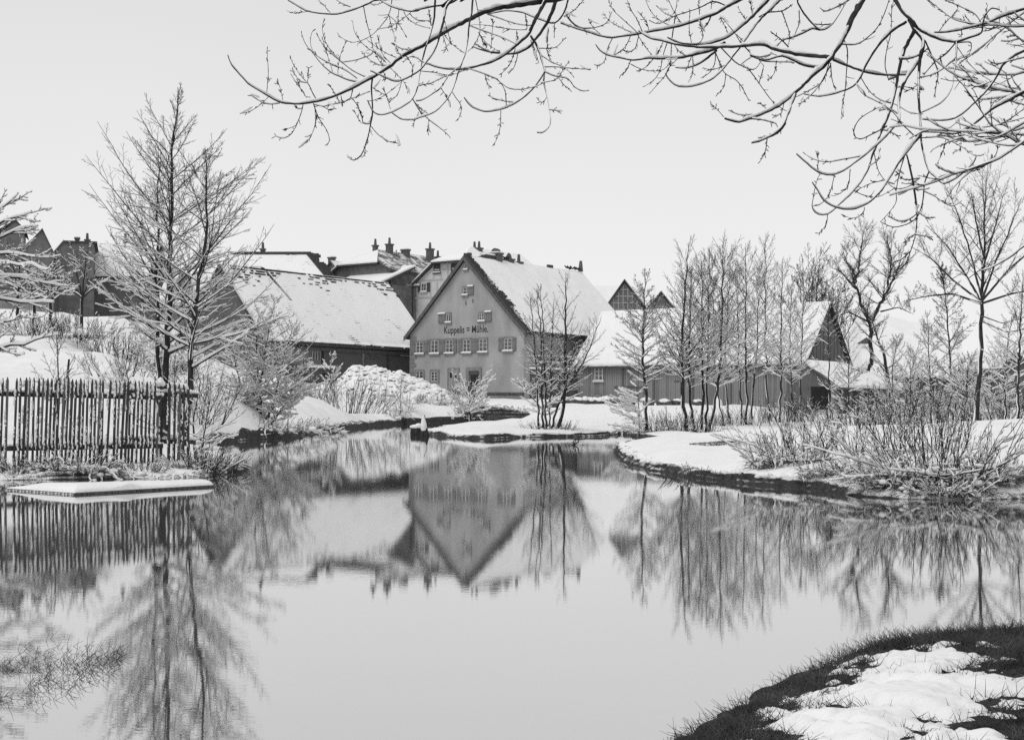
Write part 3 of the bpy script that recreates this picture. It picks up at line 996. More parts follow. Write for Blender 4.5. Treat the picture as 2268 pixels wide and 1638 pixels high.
# windows, shutters
rowA = [((190, 692), (328, 895), (128, 190), (328, 388)), ((415, 665), (560, 892), (365, 414), (561, 640)), ((641, 655), (782, 886), None, (783, 826)),
        ((905, 650), (1050, 880), (848, 905), (1051, 1149)), ((1150, 640), (1297, 870), None, None), ((1530, 630), (1680, 850), (1462, 1530), (1681, 1730))]
for (a, b_, sl, sr_) in rowA:
    u0, z1 = zm4(*a); u1, z0 = zm4(*b_)
    ww = window(mill, u0, u1, z0, z1, nx=2, nz=3)
    for s in (sl, sr_):
        if s:
            q0, _ = zm4(s[0], a[1]); q1, _ = zm4(s[1], a[1])
            shutter(ww, q0 + .01, q1 - .01, z0 + .05, z1 - .05)
u0, z1 = zm4(655, 262); u1, z0 = zm4(742, 416)
ww = window(mill, u0, u1, z0, z1, ring=.12, nx=2, nz=1, glass=M_dark)
q0, zz1 = zm4(548, 278); q1, zz0 = zm4(652, 420)
shutter(ww, q0, q1, zz0, zz1, snow=True)
u0, z1 = zm4(1153, 250); u1, z0 = zm4(1256, 396)
ww = window(mill, u0, u1, z0, z1, ring=.12, nx=2, nz=2)
q0, zz1 = zm4(1258, 248); q1, zz0 = zm4(1350, 398)
shutter(ww, q0, q1, zz0, zz1, snow=True)
u0, z1 = zroof(428, 650); u1, z0 = zroof(500, 765)
ww = window(mill, u0, u1, z0, z1, ring=.1, nx=1, nz=2)
q0, zz1 = zroof(502, 648); q1, zz0 = zroof(570, 762)
shutter(ww, q0, q1, zz0, zz1, snow=True)
u0, z1 = zroof(448, 345); u1, z0 = zroof(500, 435)
ww = window(mill, u0, u1, z0, z1, ring=.08, nx=1, nz=1)
q0, zz1 = zroof(502, 345); q1, zz0 = zroof(552, 410)
shutter(ww, q0, q1, zz0, zz1)
u0, z1 = zm4(185, 1130); u1, z0 = zm4(328, 1330)
window(mill, u0, u1, z0, z1, nx=2, nz=3, sill=False)
u0, z1 = zm4(412, 1128); u1, z0 = zm4(556, 1335)
window(mill, u0, u1, z0, z1, ring=.2, nx=2, nz=3, sill=False)
# pale double door with two peep windows
u0, z1 = zm4(684, 1105); u1, z0 = zm4(862, 1500)
d = MB()
d.box(u0, u0 + .12, -.07, .05, z0, z1).box(u1 - .12, u1, -.07, .05, z0, z1).box(u0 + .12, u1 - .12, -.07, .05, z1 - .12, z1)
d.build('door_frame', M_stone, mill)
mdl = (u0 + u1) / 2
for a, b_ in ((u0 + .12, mdl - .008), (mdl + .008, u1 - .12)):
    lf = MB().box(a, b_, -.045, .03, z0, z1 - .122).build('door', M_door, mill)
    c = (a + b_) / 2
    MB().box(c - .13, c + .13, -.06, -.046, z1 - .85, z1 - .38).build('pane', M_dark, lf)
    MB().box(a + .06, b_ - .06, -.065, -.046, z1 - 1.9, z1 - 1.05).build('door_panel', M_door, lf)
# stone doorway with its dark opening
u0, z1 = zm4(965, 1097); u1, z0 = zm4(1200, 1500)
v0, zt = zm4(1008, 1147); v1, _ = zm4(1168, 1147)
_, zb = zm4(1100, 1205)
d = MB()
d.box(u0, v0, -.07, .05, z0, z1).box(v1, u1, -.07, .05, z0, z1).box(v0, v1, -.07, .05, zt, z1)
d.build('doorway', M_stone, mill)
MB().box(v0, v1, -.04, .03, zb, zt).build('transom', M_dshutter, mill)
MB().box(v0 + .2, v1, -.02, .02, z0, zb).build('open_door', M_dark, mill)
MB().box(v0, v0 + .2, -.05, .02, z0, zb).build('door_jamb', M_dboard, mill)
# corner stones, each a block
z = 1.7
k = 0
_, ztop = zm4(130, 615)
while z < ztop - .1:
    hh = random.uniform(.34, .5)
    hh = min(hh, ztop - z)
    ln = (.78 if k % 2 else .5) * random.uniform(.9, 1.1)
    MB().box(-.03, ln, -.035, .3, z + .012, z + hh - .012).build('corner_stone', M_stone, mill)
    z += hh; k += 1
# plinth of squared stones
u0, zp = zm4(1290, 1475)
_, zq = zm4(1600, 1522)
for j, (za, zb_) in enumerate(((1.0, zq), (zq, zp))):
    x = u0
    while x < MW - .05:
        e = min(random.uniform(.7, 1.2), MW + .03 - x)
        MB().box(x + .01, x + e - .01, -.14 + .05 * j, .04, za + .01, zb_ - .01).build('plinth_stone', M_dstone if j else M_stone, mill)
        x += e
# lettering
tcu = bpy.data.curves.new('lettering', 'FONT')
tcu.body = 'Kuppelis = M\u00fchle.'
tcu.size = 1.0
tcu.extrude = 0.006
tcu.offset = 0.016
to = bpy.data.objects.new('lettering_source', tcu)
col.objects.link(to)
dg = bpy.context.evaluated_depsgraph_get()
me = bpy.data.meshes.new_from_object(to.evaluated_get(dg))
bpy.data.objects.remove(to)
u0, zb_ = zm4(628, 579); u1, _ = zm4(1298, 557)
_, zt_ = zm4(628, 474)
xs = [v.co.x for v in me.vertices]
sx = (u1 - u0) / (max(xs) - min(xs))
capz = max(v.co.y for v in me.vertices if v.co.x < min(xs) + .4)
szz = (zt_ - zb_) / capz
x0 = min(xs)
for v in me.vertices:
    v.co = ((v.co.x - x0) * sx + u0, -.006 - v.co.z * .5, v.co.y * szz + zb_ - 1.6)
me.materials.clear(); me.materials.append(M_letter)
link('lettering', me, mill)
# chimneys and finial
def on_ridge(px, py):
    """a point on the mill's ridge line seen at px -> local y"""
    o = np.array(MO_xy) + Fd * mid
    a, z = on_wall(px, py, o, Rd)
    return a, z
ya, za = on_ridge(1101.5, 553); 
chimney(mill, mid - .15, ya, zr - 1.2, za - .45, .95, .75, 0)
MB().prism([(mid - .5, za - .28), (mid + .2, za - .28), (mid + .1, za + .0), (mid - .15, za + .14), (mid - .4, za + .0)], ya - .3, ya + .3).build('chimney_hood', M_brick, mill)
yb, zb_ = on_ridge(1130, 562)
chimney(mill, mid - .15, yb, zr - 1.2, zb_ - .62, .8, .6, 0, cap=False)
MB().prism([(mid - .45, zb_ - .45), (mid + .15, zb_ - .45), (mid + .05, zb_ - .1), (mid - .15, zb_ + .1), (mid - .35, zb_ - .1)], yb - .08, yb + .08).build('chimney_hood', M_brick, mill)
yc, zc = on_ridge(1151, 563)
chimney(mill, mid - .1, yc, zr - 1.2, zc - .85, .55, .5, 1)
yd, zd = on_ridge(1283, 577)
f = MB().prism([(ML - .45, zr + .1), (ML + .1, zr + .1), (ML - .1, zd), (ML - .2, zd)], mid - .12, mid + .12, axis='x')
f.build('finial', M_dboard, mill)
ye, ze = on_ridge(1088, 571)
r = MB().prism([(mid - 1.3, zr - .9), (mid + .05, zr - .1), (mid + .05, ze + .2), (mid - .6, ze + .35), (mid - 1.3, ze)], ye - .8, ye + .9)
r.build('roof_dormer', M_brick, mill)
MB().slab([(mid - 1.45, ye - .9, ze + .14), (mid + .1, ye - .9, ze + .38), (mid + .1, ye + .9, ze + .38), (mid - 1.45, ye + .9, ze + .14)], .14).build('dormer_snow', M_snowpack, mill)
# flue stains and ties on the gable
for X, Y0, Y1 in ((470, 838, 890), (560, 812, 862)):
    u, z1 = zroof(X, Y0); _, z0 = zroof(X, Y1)
    MB().box(u - .05, u + .05, -.03, .02, z0, z1).build('wall_tie', M_dboard, mill)

# pigeons on the ridge
bm_b, bf_b = ico(2)
Vb = bm_b * np.array((.17, .09, .1))
Vb[:, 2] += Vb[:, 0] * .45
Vh = bm_b * .055 + np.array((.16, 0, .13))
Vt, Ft = join([(Vb, bf_b), (Vh, bf_b)])
Vt = Vt + np.array((0, 0, .1))
tail = MB().slab([(-.12, -.03, .06), (-.34, -.05, -.04), (-.34, .05, -.04), (-.12, .03, .06)], .02)
pme = bpy.data.meshes.new('pigeon')
pv = [tuple(v) for v in Vt] + tail.v
pme.from_pydata(pv, [], [tuple(f_) for f_ in Ft] + [tuple(i + len(Vt) for i in f_) for f_ in tail.f])
pme.materials.append(M_twig)
def mill_pt(x, y, z):
    p = np.array(MO_xy) + Fd * x + Rd * y
    return (p[0], p[1], z)
ys = [on_ridge(px, 575)[0] for px in (1116, 1119, 1123)] + [ML - 2.55 + .27 * k + random.uniform(-.06, .06) for k in range(9)]
for k, y in enumerate(ys):
    o = bpy.data.objects.new('pigeon', pme)
    col.objects.link(o)
    o.location = mill_pt(mid + random.uniform(-.05, .05), y, zr + .22)
    o.rotation_euler = (0, 0, random.uniform(0, 6.28))
    if k < 3:
        tag(o, 'dark pigeon perched on the snowy mill ridge beside the chimneys', 'pigeon', 'pigeons by the mill chimneys')
    else:
        tag(o, 'dark pigeon in the row perched on the mill ridge before the pointed finial', 'pigeon', 'pigeons at the end of the mill ridge')

# ---- the plank shed to the right of the mill
SL, SW = 21.2, 7.9
slf = np.array(XY(1279, 117.0))                    # left front corner
so_ = slf + Rd * SW
shed = thing('plank_shed', 'long grey plank shed with a wide snowy roof standing beside the mill', 'shed', (so_[0], so_[1], 1.1), RZ_F)
MB().prism([(0, .6), (SW, .6), (SW, 5.0), (SW / 2, 9.4), (0, 5.0)], 0.05, SL).build('wall', M_dboard, shed)
prof_s = [(-.6, 4.55), (SW / 2, 9.75), (SW + .55, 4.75)]
gable_roof(shed, prof_s, -.3, SL + .35, ms=M_rs_deep, snow=.18, t=.16)
planks_front(shed, 0.05, SL, 1.05, 4.9, SW, [M_board, M_board, M_board2], axis='y')
zg = lambda x: 4.6 + (x / (SW / 2) if x < SW / 2 else (SW - x) / (SW / 2)) * 4.6
bmp = MB()
n_ = 36
for k in range(n_):
    x = SW * k / n_
    w_ = SW / n_
    zz = zg(x + w_ / 2)
    o = MB().box(x + .006, x + w_ - .006, SL + .001, SL + .045 + .012 * (k % 2), 1.05, zz).build('plank', M_board2 if k % 3 else M_dboard, shed)
def shed_uv(px, py):
    a, z = on_wall(px, py, tuple(slf), Fd)
    return a, z
def zmr(X, Y):
    return shed_uv(1130.4 + .1453 * X, 684.2 + .1453 * Y)
# window of the shed: in the wall plane x = SW
a0, z1 = zmr(1295, 872); a1, z0 = zmr(1420, 1090)
w = MB()
X = SW + .06
w.box(X, X + .06, a0, a0 + .09, z0, z1).box(X, X + .06, a1 - .09, a1, z0, z1).box(X, X + .06, a0 + .09, a1 - .09, z1 - .09, z1).box(X, X + .06, a0 + .09, a1 - .09, z0, z0 + .09)
wo = w.build('window', M_frame, shed)
MB().box(X, X + .02, a0 + .09, a1 - .09, z0 + .09, z1 - .09).build('pane', M_glass, wo)
g = MB()
c = (a0 + a1) / 2
g.box(X + .021, X + .05, c - .04, c + .04, z0 + .09, z1 - .09)
for k in (1, 2):
    zz = z0 + .09 + (z1 - z0 - .18) * k / 3
    g.box(X + .021, X + .045, a0 + .09, c - .041, zz - .025, zz + .025).box(X + .021, X + .045, c + .041, a1 - .09, zz - .025, zz + .025)
g.build('glazing_bars', M_frame, wo)
MB().box(X, X + .16, a0 - .15, a1 + .15, z0 - .13, z0 - .005).build('sill', M_frame, wo)
MB().box(X + .01, X + .17, a0 - .13, a1 + .13, z0 - .004, z0 + .04).build('sill_snow', M_snowpack, wo)
a0, z1 = zmr(1298, 1300); a1, z0 = zmr(1388, 1385)
MB().box(X, X + .03, a0, a1, z0, z1 - .25).build('vent_hole', M_dark, shed)
MB().box(X, X + .09, a0 - .05, a1 + .05, z1 - .24, z1).build('vent_lintel', M_stone, shed)
a0, z1 = zmr(1600, 1185); a1, _ = zmr(1900, 1185)
MB().box(X, X + .05, a0, a1, z1 - .05, z1 + .05).build('door_bar', M_dboard, shed)
def z5(X_, Y_):
    return shed_uv(1309 + .3087 * X_, 505.7 + .3087 * Y_)
for (q0, q1) in (((170, 1140), (395, 1142)), ((600, 1095), (740, 1097)), ((860, 1080), (1090, 1082))):
    a0, z1 = z5(*q0); a1, _ = z5(*q1)
    MB().box(X, X + .05, a0, a1, z1 - .05, z1 + .05).build('door_bar', M_dboard, shed)
for q in (232, 455, 735, 900, 1010):
    a0, z1 = z5(q, 965)
    MB().box(X, X + .05, a0 - .05, a0 + .05, 1.1, 4.55).build('wall_post', M_dboard, shed)

# ---- the mill race frame between mill and shed
pa = np.array(MO_xy) + Fd * (MW + .05) + Rd * .9
pb = slf + Fd * (-.1) + Rd * .35
ln = np.linalg.norm(pb - pa)
ang = math.atan2(pb[1] - pa[1], pb[0] - pa[0])
race = thing('mill_race_frame', 'dark boarded mill race with snowy beam and railing between mill and plank shed', 'mill race', (pa[0], pa[1], 1.5), ang)
n_ = 20
for k in range(n_):
    MB().box(ln * k / n_ + .01, ln * (k + 1) / n_ - .01, -.02 - .015 * (k % 2), .08, 1.4, 4.25).build('plank', M_dboard, race)
MB().box(-.15, ln + .1, -.16, .22, 4.26, 4.48).build('beam', M_dboard, race)
MB().box(-.2, ln + .1, -.2, .25, 4.485, 4.66).build('beam_snow', M_snowpack, race)
for x in (.4, ln * .36, ln * .62, ln * .9):
    MB().bar((x, .05, 4.6), (x, .05, 6.0), .055).build('railing_post', M_board, race)
for z in (5.05, 5.55):
    MB().bar((.2, .05, z), (ln, .05, z), .05).build('rail', M_board, race)
    MB().box(.2, ln, -.03, .13, z + .04, z + .13).build('rail_snow', M_snowpack, race)
MB().bar((ln * .3, .0, 4.7), (ln * .55, .0, 6.2), .05).build('brace', M_board, race)
for x in (ln * .28, ln * .62, ln * .98):
    MB().bar((x, -.1, 1.4), (x, -.1, 4.3), .09, .09, 8).build('post', M_board, race)
MB().box(0, ln, 2.6, 3.0, 1.4, 4.2).build('back_wall', M_dark, race)

# ---- the big barn on the left
BL, BW = 21.0, 11.0
be = np.array(XY(952, 128.4))                      # far right end of its long front wall
bo = be - Rd * BL - Fd * BW
barn = thing('barn', 'big barn with a huge snow covered roof and dark brick wall left of the mill', 'barn', (bo[0], bo[1], 1.8), RZ_R)
MB().prism([(.3, 1.2), (BW - .45, 1.2), (BW - .45, 6.5), (BW / 2, 12.7), (.3, 6.5)], .2, BL - .2).build('wall', M_brick, barn)
prof_b = [(-.5, 6.2), (BW / 2, 13.2), (BW + .3, 6.55)]
gable_roof(barn, prof_b, -.2, BL + .2, ms=M_rs_mid, snow=.17, t=.2)
def barn_uv(px, py):
    return on_wall(px, py, tuple(be - Rd * BL - Fd * .45), Rd)
def z3b(X_, Y_):
    return barn_uv((1000 + .27473 * X_) / 1.6808, (1200 + .27473 * Y_) / 1.6808)
X = BW - .45
MB().box(X + .001, X + .3, .3, BL - .3, 6.0, 6.3).build('wall_plate', M_dboard, barn)
b = MB()
y = 2
while y < BL:
    e = random.uniform(.16, .24)
    b.box(BW + .1, BW + .34 + random.uniform(0, .06), y, y + e * .9, 6.5, 6.68)
    y += e
b.build('eave_tiles', M_tile, barn, 'stuff')
a0, z1 = z3b(475, 330); a1, z0 = z3b(735, 545)
MB().box(X + .001, X + .05, max(a0 - 3, .4), a1, z0 - .2, 6.0).build('pale_wall_bay', M_plaster3, barn)
a0, z1 = z3b(548, 375); a1, z0 = z3b(690, 530)
w = MB().box(X + .05, X + .13, a0, a0 + .1, z0, z1).box(X + .05, X + .13, a1 - .1, a1, z0, z1).box(X + .05, X + .13, a0 + .1, a1 - .1, z0, z0 + .1).box(X + .05, X + .13, a0 + .1, a1 - .1, z1 - .1, z1)
wo = w.build('window', M_stone, barn)
MB().box(X + .052, X + .08, a0 + .1, a1 - .1, z0 + .1, z1 - .1).build('pane', M_glass, wo)
g = MB()
for k in (1, 2, 3):
    c = a0 + (a1 - a0) * k / 4
    g.box(X + .082, X + .1, c - .03, c + .03, z0 + .1, z1 - .1)
g.build('glazing_bars', M_frame, wo)
for Xp, m_ in ((720, M_dark), (1270, M_board), (1612, M_dshutter)):
    a, _ = z3b(Xp, 450)
    MB().box(X + .001, X + .16, a - .09, a + .09, 1.6, 6.0).build('post', m_, barn)
for X0, X1, Y0, Y1 in ((1370, 1440, 375, 465), (1445, 1520, 375, 465), (1300, 1500, 495, 640)):
    a0, z1 = z3b(X0, Y0); a1, z0 = z3b(X1, Y1)
    d = MB()
    k_ = max(2, int((a1 - a0) / .22))
    for k in range(k_):
        d.box(X + .02, X + .07 + .012 * (k % 2), a0 + (a1 - a0) * k / k_ + .008, a0 + (a1 - a0) * (k + 1) / k_ - .008, z0, z1)
    d.build('barn_door', M_dboard, barn)
a0, z1 = z3b(1785, 420); a1, z0 = z3b(1822, 452)
MB().box(X + .01, X + .05, a0, a0 + 1.6, z0, z1).build('notice_board', M_frame, barn)
a0, z1 = z3b(905, 575); a1, z0 = z3b(955, 760)
MB().box(X + .01, X + .1, a0 - .35, a1, z0, z1).build('plank_door', M_board, barn)
b = MB()
for k in range(230):          # ridge tiles and the bare tiles below them
    y = random.uniform(.5, BL)
    s_ = abs(random.gauss(0, .16)) if k < 45 else abs(random.gauss(0, 1)) * (.6 + .5 * math.sin(y * .7))
    if s_ > 3 or s_ < 0: continue
    x = BW / 2 + s_ * .66
    z = 13.2 - (x - BW / 2) * (6.65 / 5.8)
    z = math.floor(z / .24) * .24
    x = BW / 2 + (13.2 - z) * 5.8 / 6.65
    b.box(x - .06, x + .08, y, y + random.uniform(.15, .6), z + .03, z + .22)
for k in range(26):           # the step where an older roof joins
    t = k / 26
    x = BW / 2 + t * 2.6
    b.box(x - .07, x + .1, 4.6 + t * 1.0, 4.9 + t * 1.0, 13.2 - (x - BW / 2) * 1.1466 + .02, 13.2 - (x - BW / 2) * 1.1466 + .12)
b.build('bare_tiles', M_tile, barn, 'stuff')
# low snow covered outhouse in front of the barn
a0, z1 = z3b(400, 585); a1, z0 = z3b(690, 640)
q0 = be - Rd * BL + Fd * 1.2 + Rd * a0; q1 = be - Rd * BL + Fd * 1.2 + Rd * (a1 - .3)
lnq = np.linalg.norm(q1 - q0)
oh = thing('outhouse', 'low brick outhouse with a flat snowy roof against the barn wall', 'outhouse', (q0[0], q0[1], 2.2), math.atan2(q1[1] - q0[1], q1[0] - q0[0]))
MB().box(0, lnq, 0, 1.4, 1.9, z1 - .35).build('wall', M_brick, oh)
MB().box(-.2, lnq + .2, -.3, 1.5, z1 - .34, z1 - .18).build('roof', M_dboard, oh)
MB().box(-.22, lnq + .22, -.33, 1.5, z1 - .175, z1 + .04).build('roof_snow', M_snowpack, oh)
MB().box(lnq - 1.0, lnq - .4, -.02, .0, 2.2, z1 - .6).build('doorway', M_dark, oh)

# ---- houses of the town behind
def house(name, label, px, py_eave, d, w, L, ze, zr_, zb, rz=RZ_R, ov=.35, ms=M_rs_thin, wall=M_plaster3, snow=.15, roof_t=.2, group=None, xsh=None, ovl=.4):
    """gable house: px is where the left front corner stands at distance d"""
    o = XY(px, d)
    h_ = thing(name, label, 'house', (o[0], o[1], zb), rz, group)
    xr = w / 2 if xsh is None else xsh
    MB().prism([(0, zb - .5), (w, zb - .5), (w, ze - .1), (xr, zr_ - .38), (0, ze - .1)], 0, L).build('wall', wall, h_)
    sl, sr2 = (zr_ - ze) / xr, (zr_ - ze) / (w - xr)
    gable_roof(h_, [(-ovl, ze - ovl * sl), (xr, zr_), (w + ovl, ze - ovl * sr2)], -ov, L + ov, t=roof_t, snow=snow, ms=ms)
    return h_

def at_front(h_, rz):
    o = (h_.location[0], h_.location[1])
    dr = (math.cos(rz), math.sin(rz))
    return lambda px, py: on_wall(px, py, o, dr)

# the house with a half hip and many chimneys (left of the middle)
def half_hip_roof(root, w, L, ze, zh, zr_, hy, ov=.4, m=M_tile, ms=(M_rs_deep, M_rs_bare, M_rs_deep), snow=.15, ovl=.4, xr=None):
    xr = w / 2 if xr is None else xr
    sl, sr2 = (zr_ - ze) / xr, (zr_ - ze) / (w - xr)
    xl, xrr = xr - (zr_ - zh) / sl, xr + (zr_ - zh) / sr2
    A = (-ovl, -ov, ze - ovl * sl); B = (xl, -ov, zh); C = (xr, hy, zr_); D = (xr, L + ov, zr_); E = (-ovl, L + ov, ze - ovl * sl)
    A2 = (w + ovl, -ov, ze - ovl * sr2); B2 = (xrr, -ov, zh); E2 = (w + ovl, L + ov, ze - ovl * sr2)
    hipc = [(xl - .1, -ov - .25, zh - .12), (xrr + .1, -ov - .25, zh - .12), C]
    r = MB().slab([A, B, C, D, E], .2).slab([A2, E2, D, C, B2], .2).slab(hipc, .18)
    ro = r.build('roof', m, root)
    up = lambda P_: [(p[0], p[1], p[2] + .012 + snow) for p in P_]
    for pts_, mm in (([A, B, C, D, E], ms[0]), ([A2, E2, D, C, B2], ms[1]), (hipc, ms[2])):
        MB().slab(up(pts_), snow).build('roof_snow', mm, ro)
    return ro

def half_hip_house(name, label, px, d, w, L, ze, zh, zr_, hy, zb, wall, **kw):
    o = XY(px, d)
    h_ = thing(name, label, 'house', (o[0], o[1], zb), RZ_R)
    xr = kw.get('xr') or w / 2
    sl, sr2 = (zr_ - ze) / xr, (zr_ - ze) / (w - xr)
    xl, xrr = xr - (zr_ - zh) / sl, xr + (zr_ - zh) / sr2
    MB().prism([(0, zb - .5), (w, zb - .5), (w, ze - .1), (xrr - .1, zh - .25), (xl + .1, zh - .25), (0, ze - .1)], 0, .4).prism([(0, zb - .5), (w, zb - .5), (w, ze - .1), (xr, zr_ - .9), (0, ze - .1)], hy, L).box(0.002, w - .002, .401, hy - .001, zb - .5, ze - .2).build('wall', wall, h_)
    half_hip_roof(h_, w, L, ze, zh, zr_, hy, **kw)
    return h_

def Z(px, py, d):
    return P(px, py, d)[2]

dA = 150
hA = half_hip_house('town_house', 'dark house with half hipped roof, bare tile slope and tall chimneys above the barn', 735, dA, 8.6, 14, Z(735, 603, dA), Z(740, 588, dA), Z(780, 553, dA - 1), 3.0, 9, M_dplaster, xr=4.0)
zrA = Z(780, 553, dA - 1)
chimney(hA, 3.4, 3.2, zrA - 1.5, zrA + .55, .45, .45, 1)
chimney(hA, 4.6, 4.2, zrA - 1.5, zrA + .7, .6, .6, 1)
chimney(hA, 6.0, 9.5, zrA - 3, zrA + .6, .65, .65, 1)
uv = at_front(hA, RZ_R)
w_ = window(hA, 2.6, 4.2, zrA - 4.2, zrA - 3.5, ring=.08, nx=3, nz=1, y=0, sill=False)
o = XY(742, 146)
hz = thing('low_house', 'low snow roofed extension under the half hipped house', 'house', (o[0], o[1], 9), RZ_R)
zz = Z(760, 609, 147)
MB().box(0, 6.5, 0, 5, 8.5, zz - 1.3).build('wall', M_dplaster, hz)
MB().slab([(-.3, -.3, zz - 1.3), (6.8, -.3, zz - 1.3), (6.8, 5.2, zz + .9), (-.3, 5.2, zz + .9)], .25).build('roof', M_tile, hz)
MB().slab([(-.35, -.35, zz - 1.12), (6.85, -.35, zz - 1.12), (6.85, 5.2, zz + 1.08), (-.35, 5.2, zz + 1.08)], .17).build('roof_snow', M_rs_deep, hz)

dB = 152
zeB = Z(848, 590, dB)
zrB = Z(871, 561, dB - 2)
hB = house('timber_house', 'dark half timbered gable house with two chimneys next to the pale plastered house', 846, 600, dB, 4.0, 8.5, zeB - .1, zrB, 9, wall=M_dplaster, ms=[M_rs_deep, M_rs_bare], ovl=.25)
chimney(hB, 2.3, 1.2, zrB - 1, zrB + .45, .9, .5, 0)
chimney(hB, 2.8, 6.2, zrB - 1.2, zrB + .1, .6, .5, 1)
t = MB()
for zz in (zeB - .2, zeB - 1.6):
    t.box(0, 4.0, -.05, .02, zz - .08, zz + .08)
for x in (.1, 1.0, 2.0, 3.0, 3.9):
    t.box(x - .07, x + .07, -.045, .02, zeB - 4, zeB - .28 + max(0, (2 - abs(x - 2)) * 1.0))
t.build('timber_frame', M_timber, hB)
window(hB, 1.4, 2.1, zeB + .2, zeB + 1.0, ring=.07, nx=1, nz=1)
window(hB, 2.2, 3.2, zeB - 2.6, zeB - 1.7, ring=.07, nx=2, nz=1)
o = XY(872, 148)
hb2 = thing('lean_to_annex', 'narrow annex with a snowy ledge below the dark timber house', 'annex', (o[0], o[1], 8), RZ_R)
zz = Z(900, 634, 148)
MB().box(0, 3.6, 0, 3, 7.5, zz - .25).build('wall', M_plaster3, hb2)
MB().box(-.15, 3.75, -.2, 3, zz - .249, zz - .1).build('roof', M_dboard, hb2)
MB().box(-.17, 3.77, -.22, 3, zz - .099, zz + .12).build('roof_snow', M_snowpack, hb2)
window(hb2, .6, 1.4, zz - 2.2, zz - .9, ring=.08, nx=2, nz=2)

dC = 146
zeC, zhC, zrC = Z(917, 622, dC), Z(957, 576, dC - 3), Z(1001, 540, dC - 4)
hC = half_hip_house('plaster_house', 'pale plastered half timbered house with half hipped snowy roof behind the mill gable', 921, dC, 9.6, 12, zeC, zhC, zrC, 3.2, 8, M_plaster2, ms=(M_rs_deep, M_rs_mid, M_rs_thin))
uv = at_front(hC, RZ_R)
zf = lambda X_, Y_: uv(833 + .3088 * X_, 505.7 + .3088 * Y_)
t = MB()
def tb(X0, Y0, X1, Y1, wd=.09):
    a, za_ = zf(X0, Y0); b_, zb2 = zf(X1, Y1)
    if abs(a - b_) < .3:
        t.box(a - wd, a + wd, -.03, .03, min(za_, zb2), max(za_, zb2))
    else:
        t.box(min(a, b_), max(a, b_), -.035, .03, za_ - wd, za_ + wd)
tb(285, 378, 480, 378); tb(400, 300, 560, 298); tb(280, 500, 430, 500)
for X_ in (412, 465, 515):
    tb(X_, 240, X_, 372)
for X_ in (300, 392, 440):
    tb(X_, 384, X_, 600)
t.build('timber_frame', M_timber2, hC)
a0, z1 = zf(322, 392); a1, z0 = zf(366, 455)
w_ = window(hC, a0, a1, z0, z1, ring=.1, nx=2, nz=2, frame=M_frame)
b0, _ = zf(302, 392); b1, _ = zf(390, 392)
shutter(w_, b0, a0 - .01, z0, z1, m=M_dshutter); shutter(w_, a1 + .01, b1, z0, z1, m=M_dshutter)
a0, z1 = zf(415, 255); a1, z0 = zf(462, 318)
w_ = window(hC, a0, a1, z0, z1, ring=.08, nx=0, nz=0, frame=M_dshutter, glass=M_dshutter)
a0, z1 = zf(540, 252); a1, z0 = zf(585, 318)
window(hC, a0, a1, z0, z1, ring=.08, nx=0, nz=0, frame=M_dshutter, glass=M_dshutter, snow=False)
chimney(hC, 4.9, 4.2, zrC - 2.5, zrC - .05, 1.15, .6, 2)

o = XY(700, 165)
hD = thing('far_house', 'far snow roofed house with a single dark chimney behind the barn ridge', 'house', (o[0], o[1], 10), RZ_R)
zz = Z(700, 580, 165)
MB().prism([(0, 9.5), (5, 9.5), (5, zz - 2.7), (2.5, zz - .3), (0, zz - 2.7)], 0, 9).build('wall', M_dplaster, hD)
gable_roof(hD, [(-.3, zz - 2.9), (2.5, zz), (5.3, zz - 2.9)], -.3, 9.3, ms=M_rs_deep)
chimney(hD, 2.2, .3, zz - 1.5, zz + .3, .75, .55, 0)

# the hipped barn behind the big barn
dH = 150
zrH = Z(672, 566, dH)
x0h, x1h = XY(500, dH)[0], XY(672, dH)[0]
hH = thing('hipped_barn', 'hip roofed barn with a dark tiled edge rising behind the big snowy barn roof', 'barn', (x0h, dH - 6, 8.5), math.radians(-4))
wl = x1h - x0h + 5
MB().box(.4, wl - .4, .4, 11.6, 8, zrH - 5.2).build('wall', M_dplaster, hH)
A = (0, 0, zrH - 5); B = (wl, 0, zrH - 5); C = (wl, 12, zrH - 5); D = (0, 12, zrH - 5); R0 = (0, 6, zrH); R1 = (wl - 5, 6, zrH)
ro = MB().slab([A, B, R1, R0], .2).slab([B, C, R1], .2).slab([C, D, R0, R1], .2).build('roof', M_tile, hH)
for pts_, mm in (([A, B, R1, R0], M_rs_mid), ([B, C, R1], M_rs_bare), ([C, D, R0, R1], M_rs_deep)):
    MB().slab([(p[0], p[1], p[2] + .15) for p in pts_], .14).build('roof_snow', mm, ro)
b = MB()
for k in range(60):
    t_ = k / 60
    p = [A, B, R1][1], R1
    x, y, z = [B[i] + (R1[i] - B[i]) * t_ for i in range(3)]
    ln_ = random.uniform(.3, 1.3)
    b.box(x - .1, x + ln_, y - .12, y + .1, z + .0, z + .32)
x = 0
while x < wl - 5:
    e = random.uniform(.3, .8)
    b.box(x, x + e * .95, 5.85, 6.15, zrH + .02, zrH + .36)
    x += e
b.build('ridge_tiles', M_tile, hH, 'stuff')
chimney(hH, XY(568, dH)[0] - x0h, 6.9, zrH - 1, zrH + .65, .45, .45, 1)

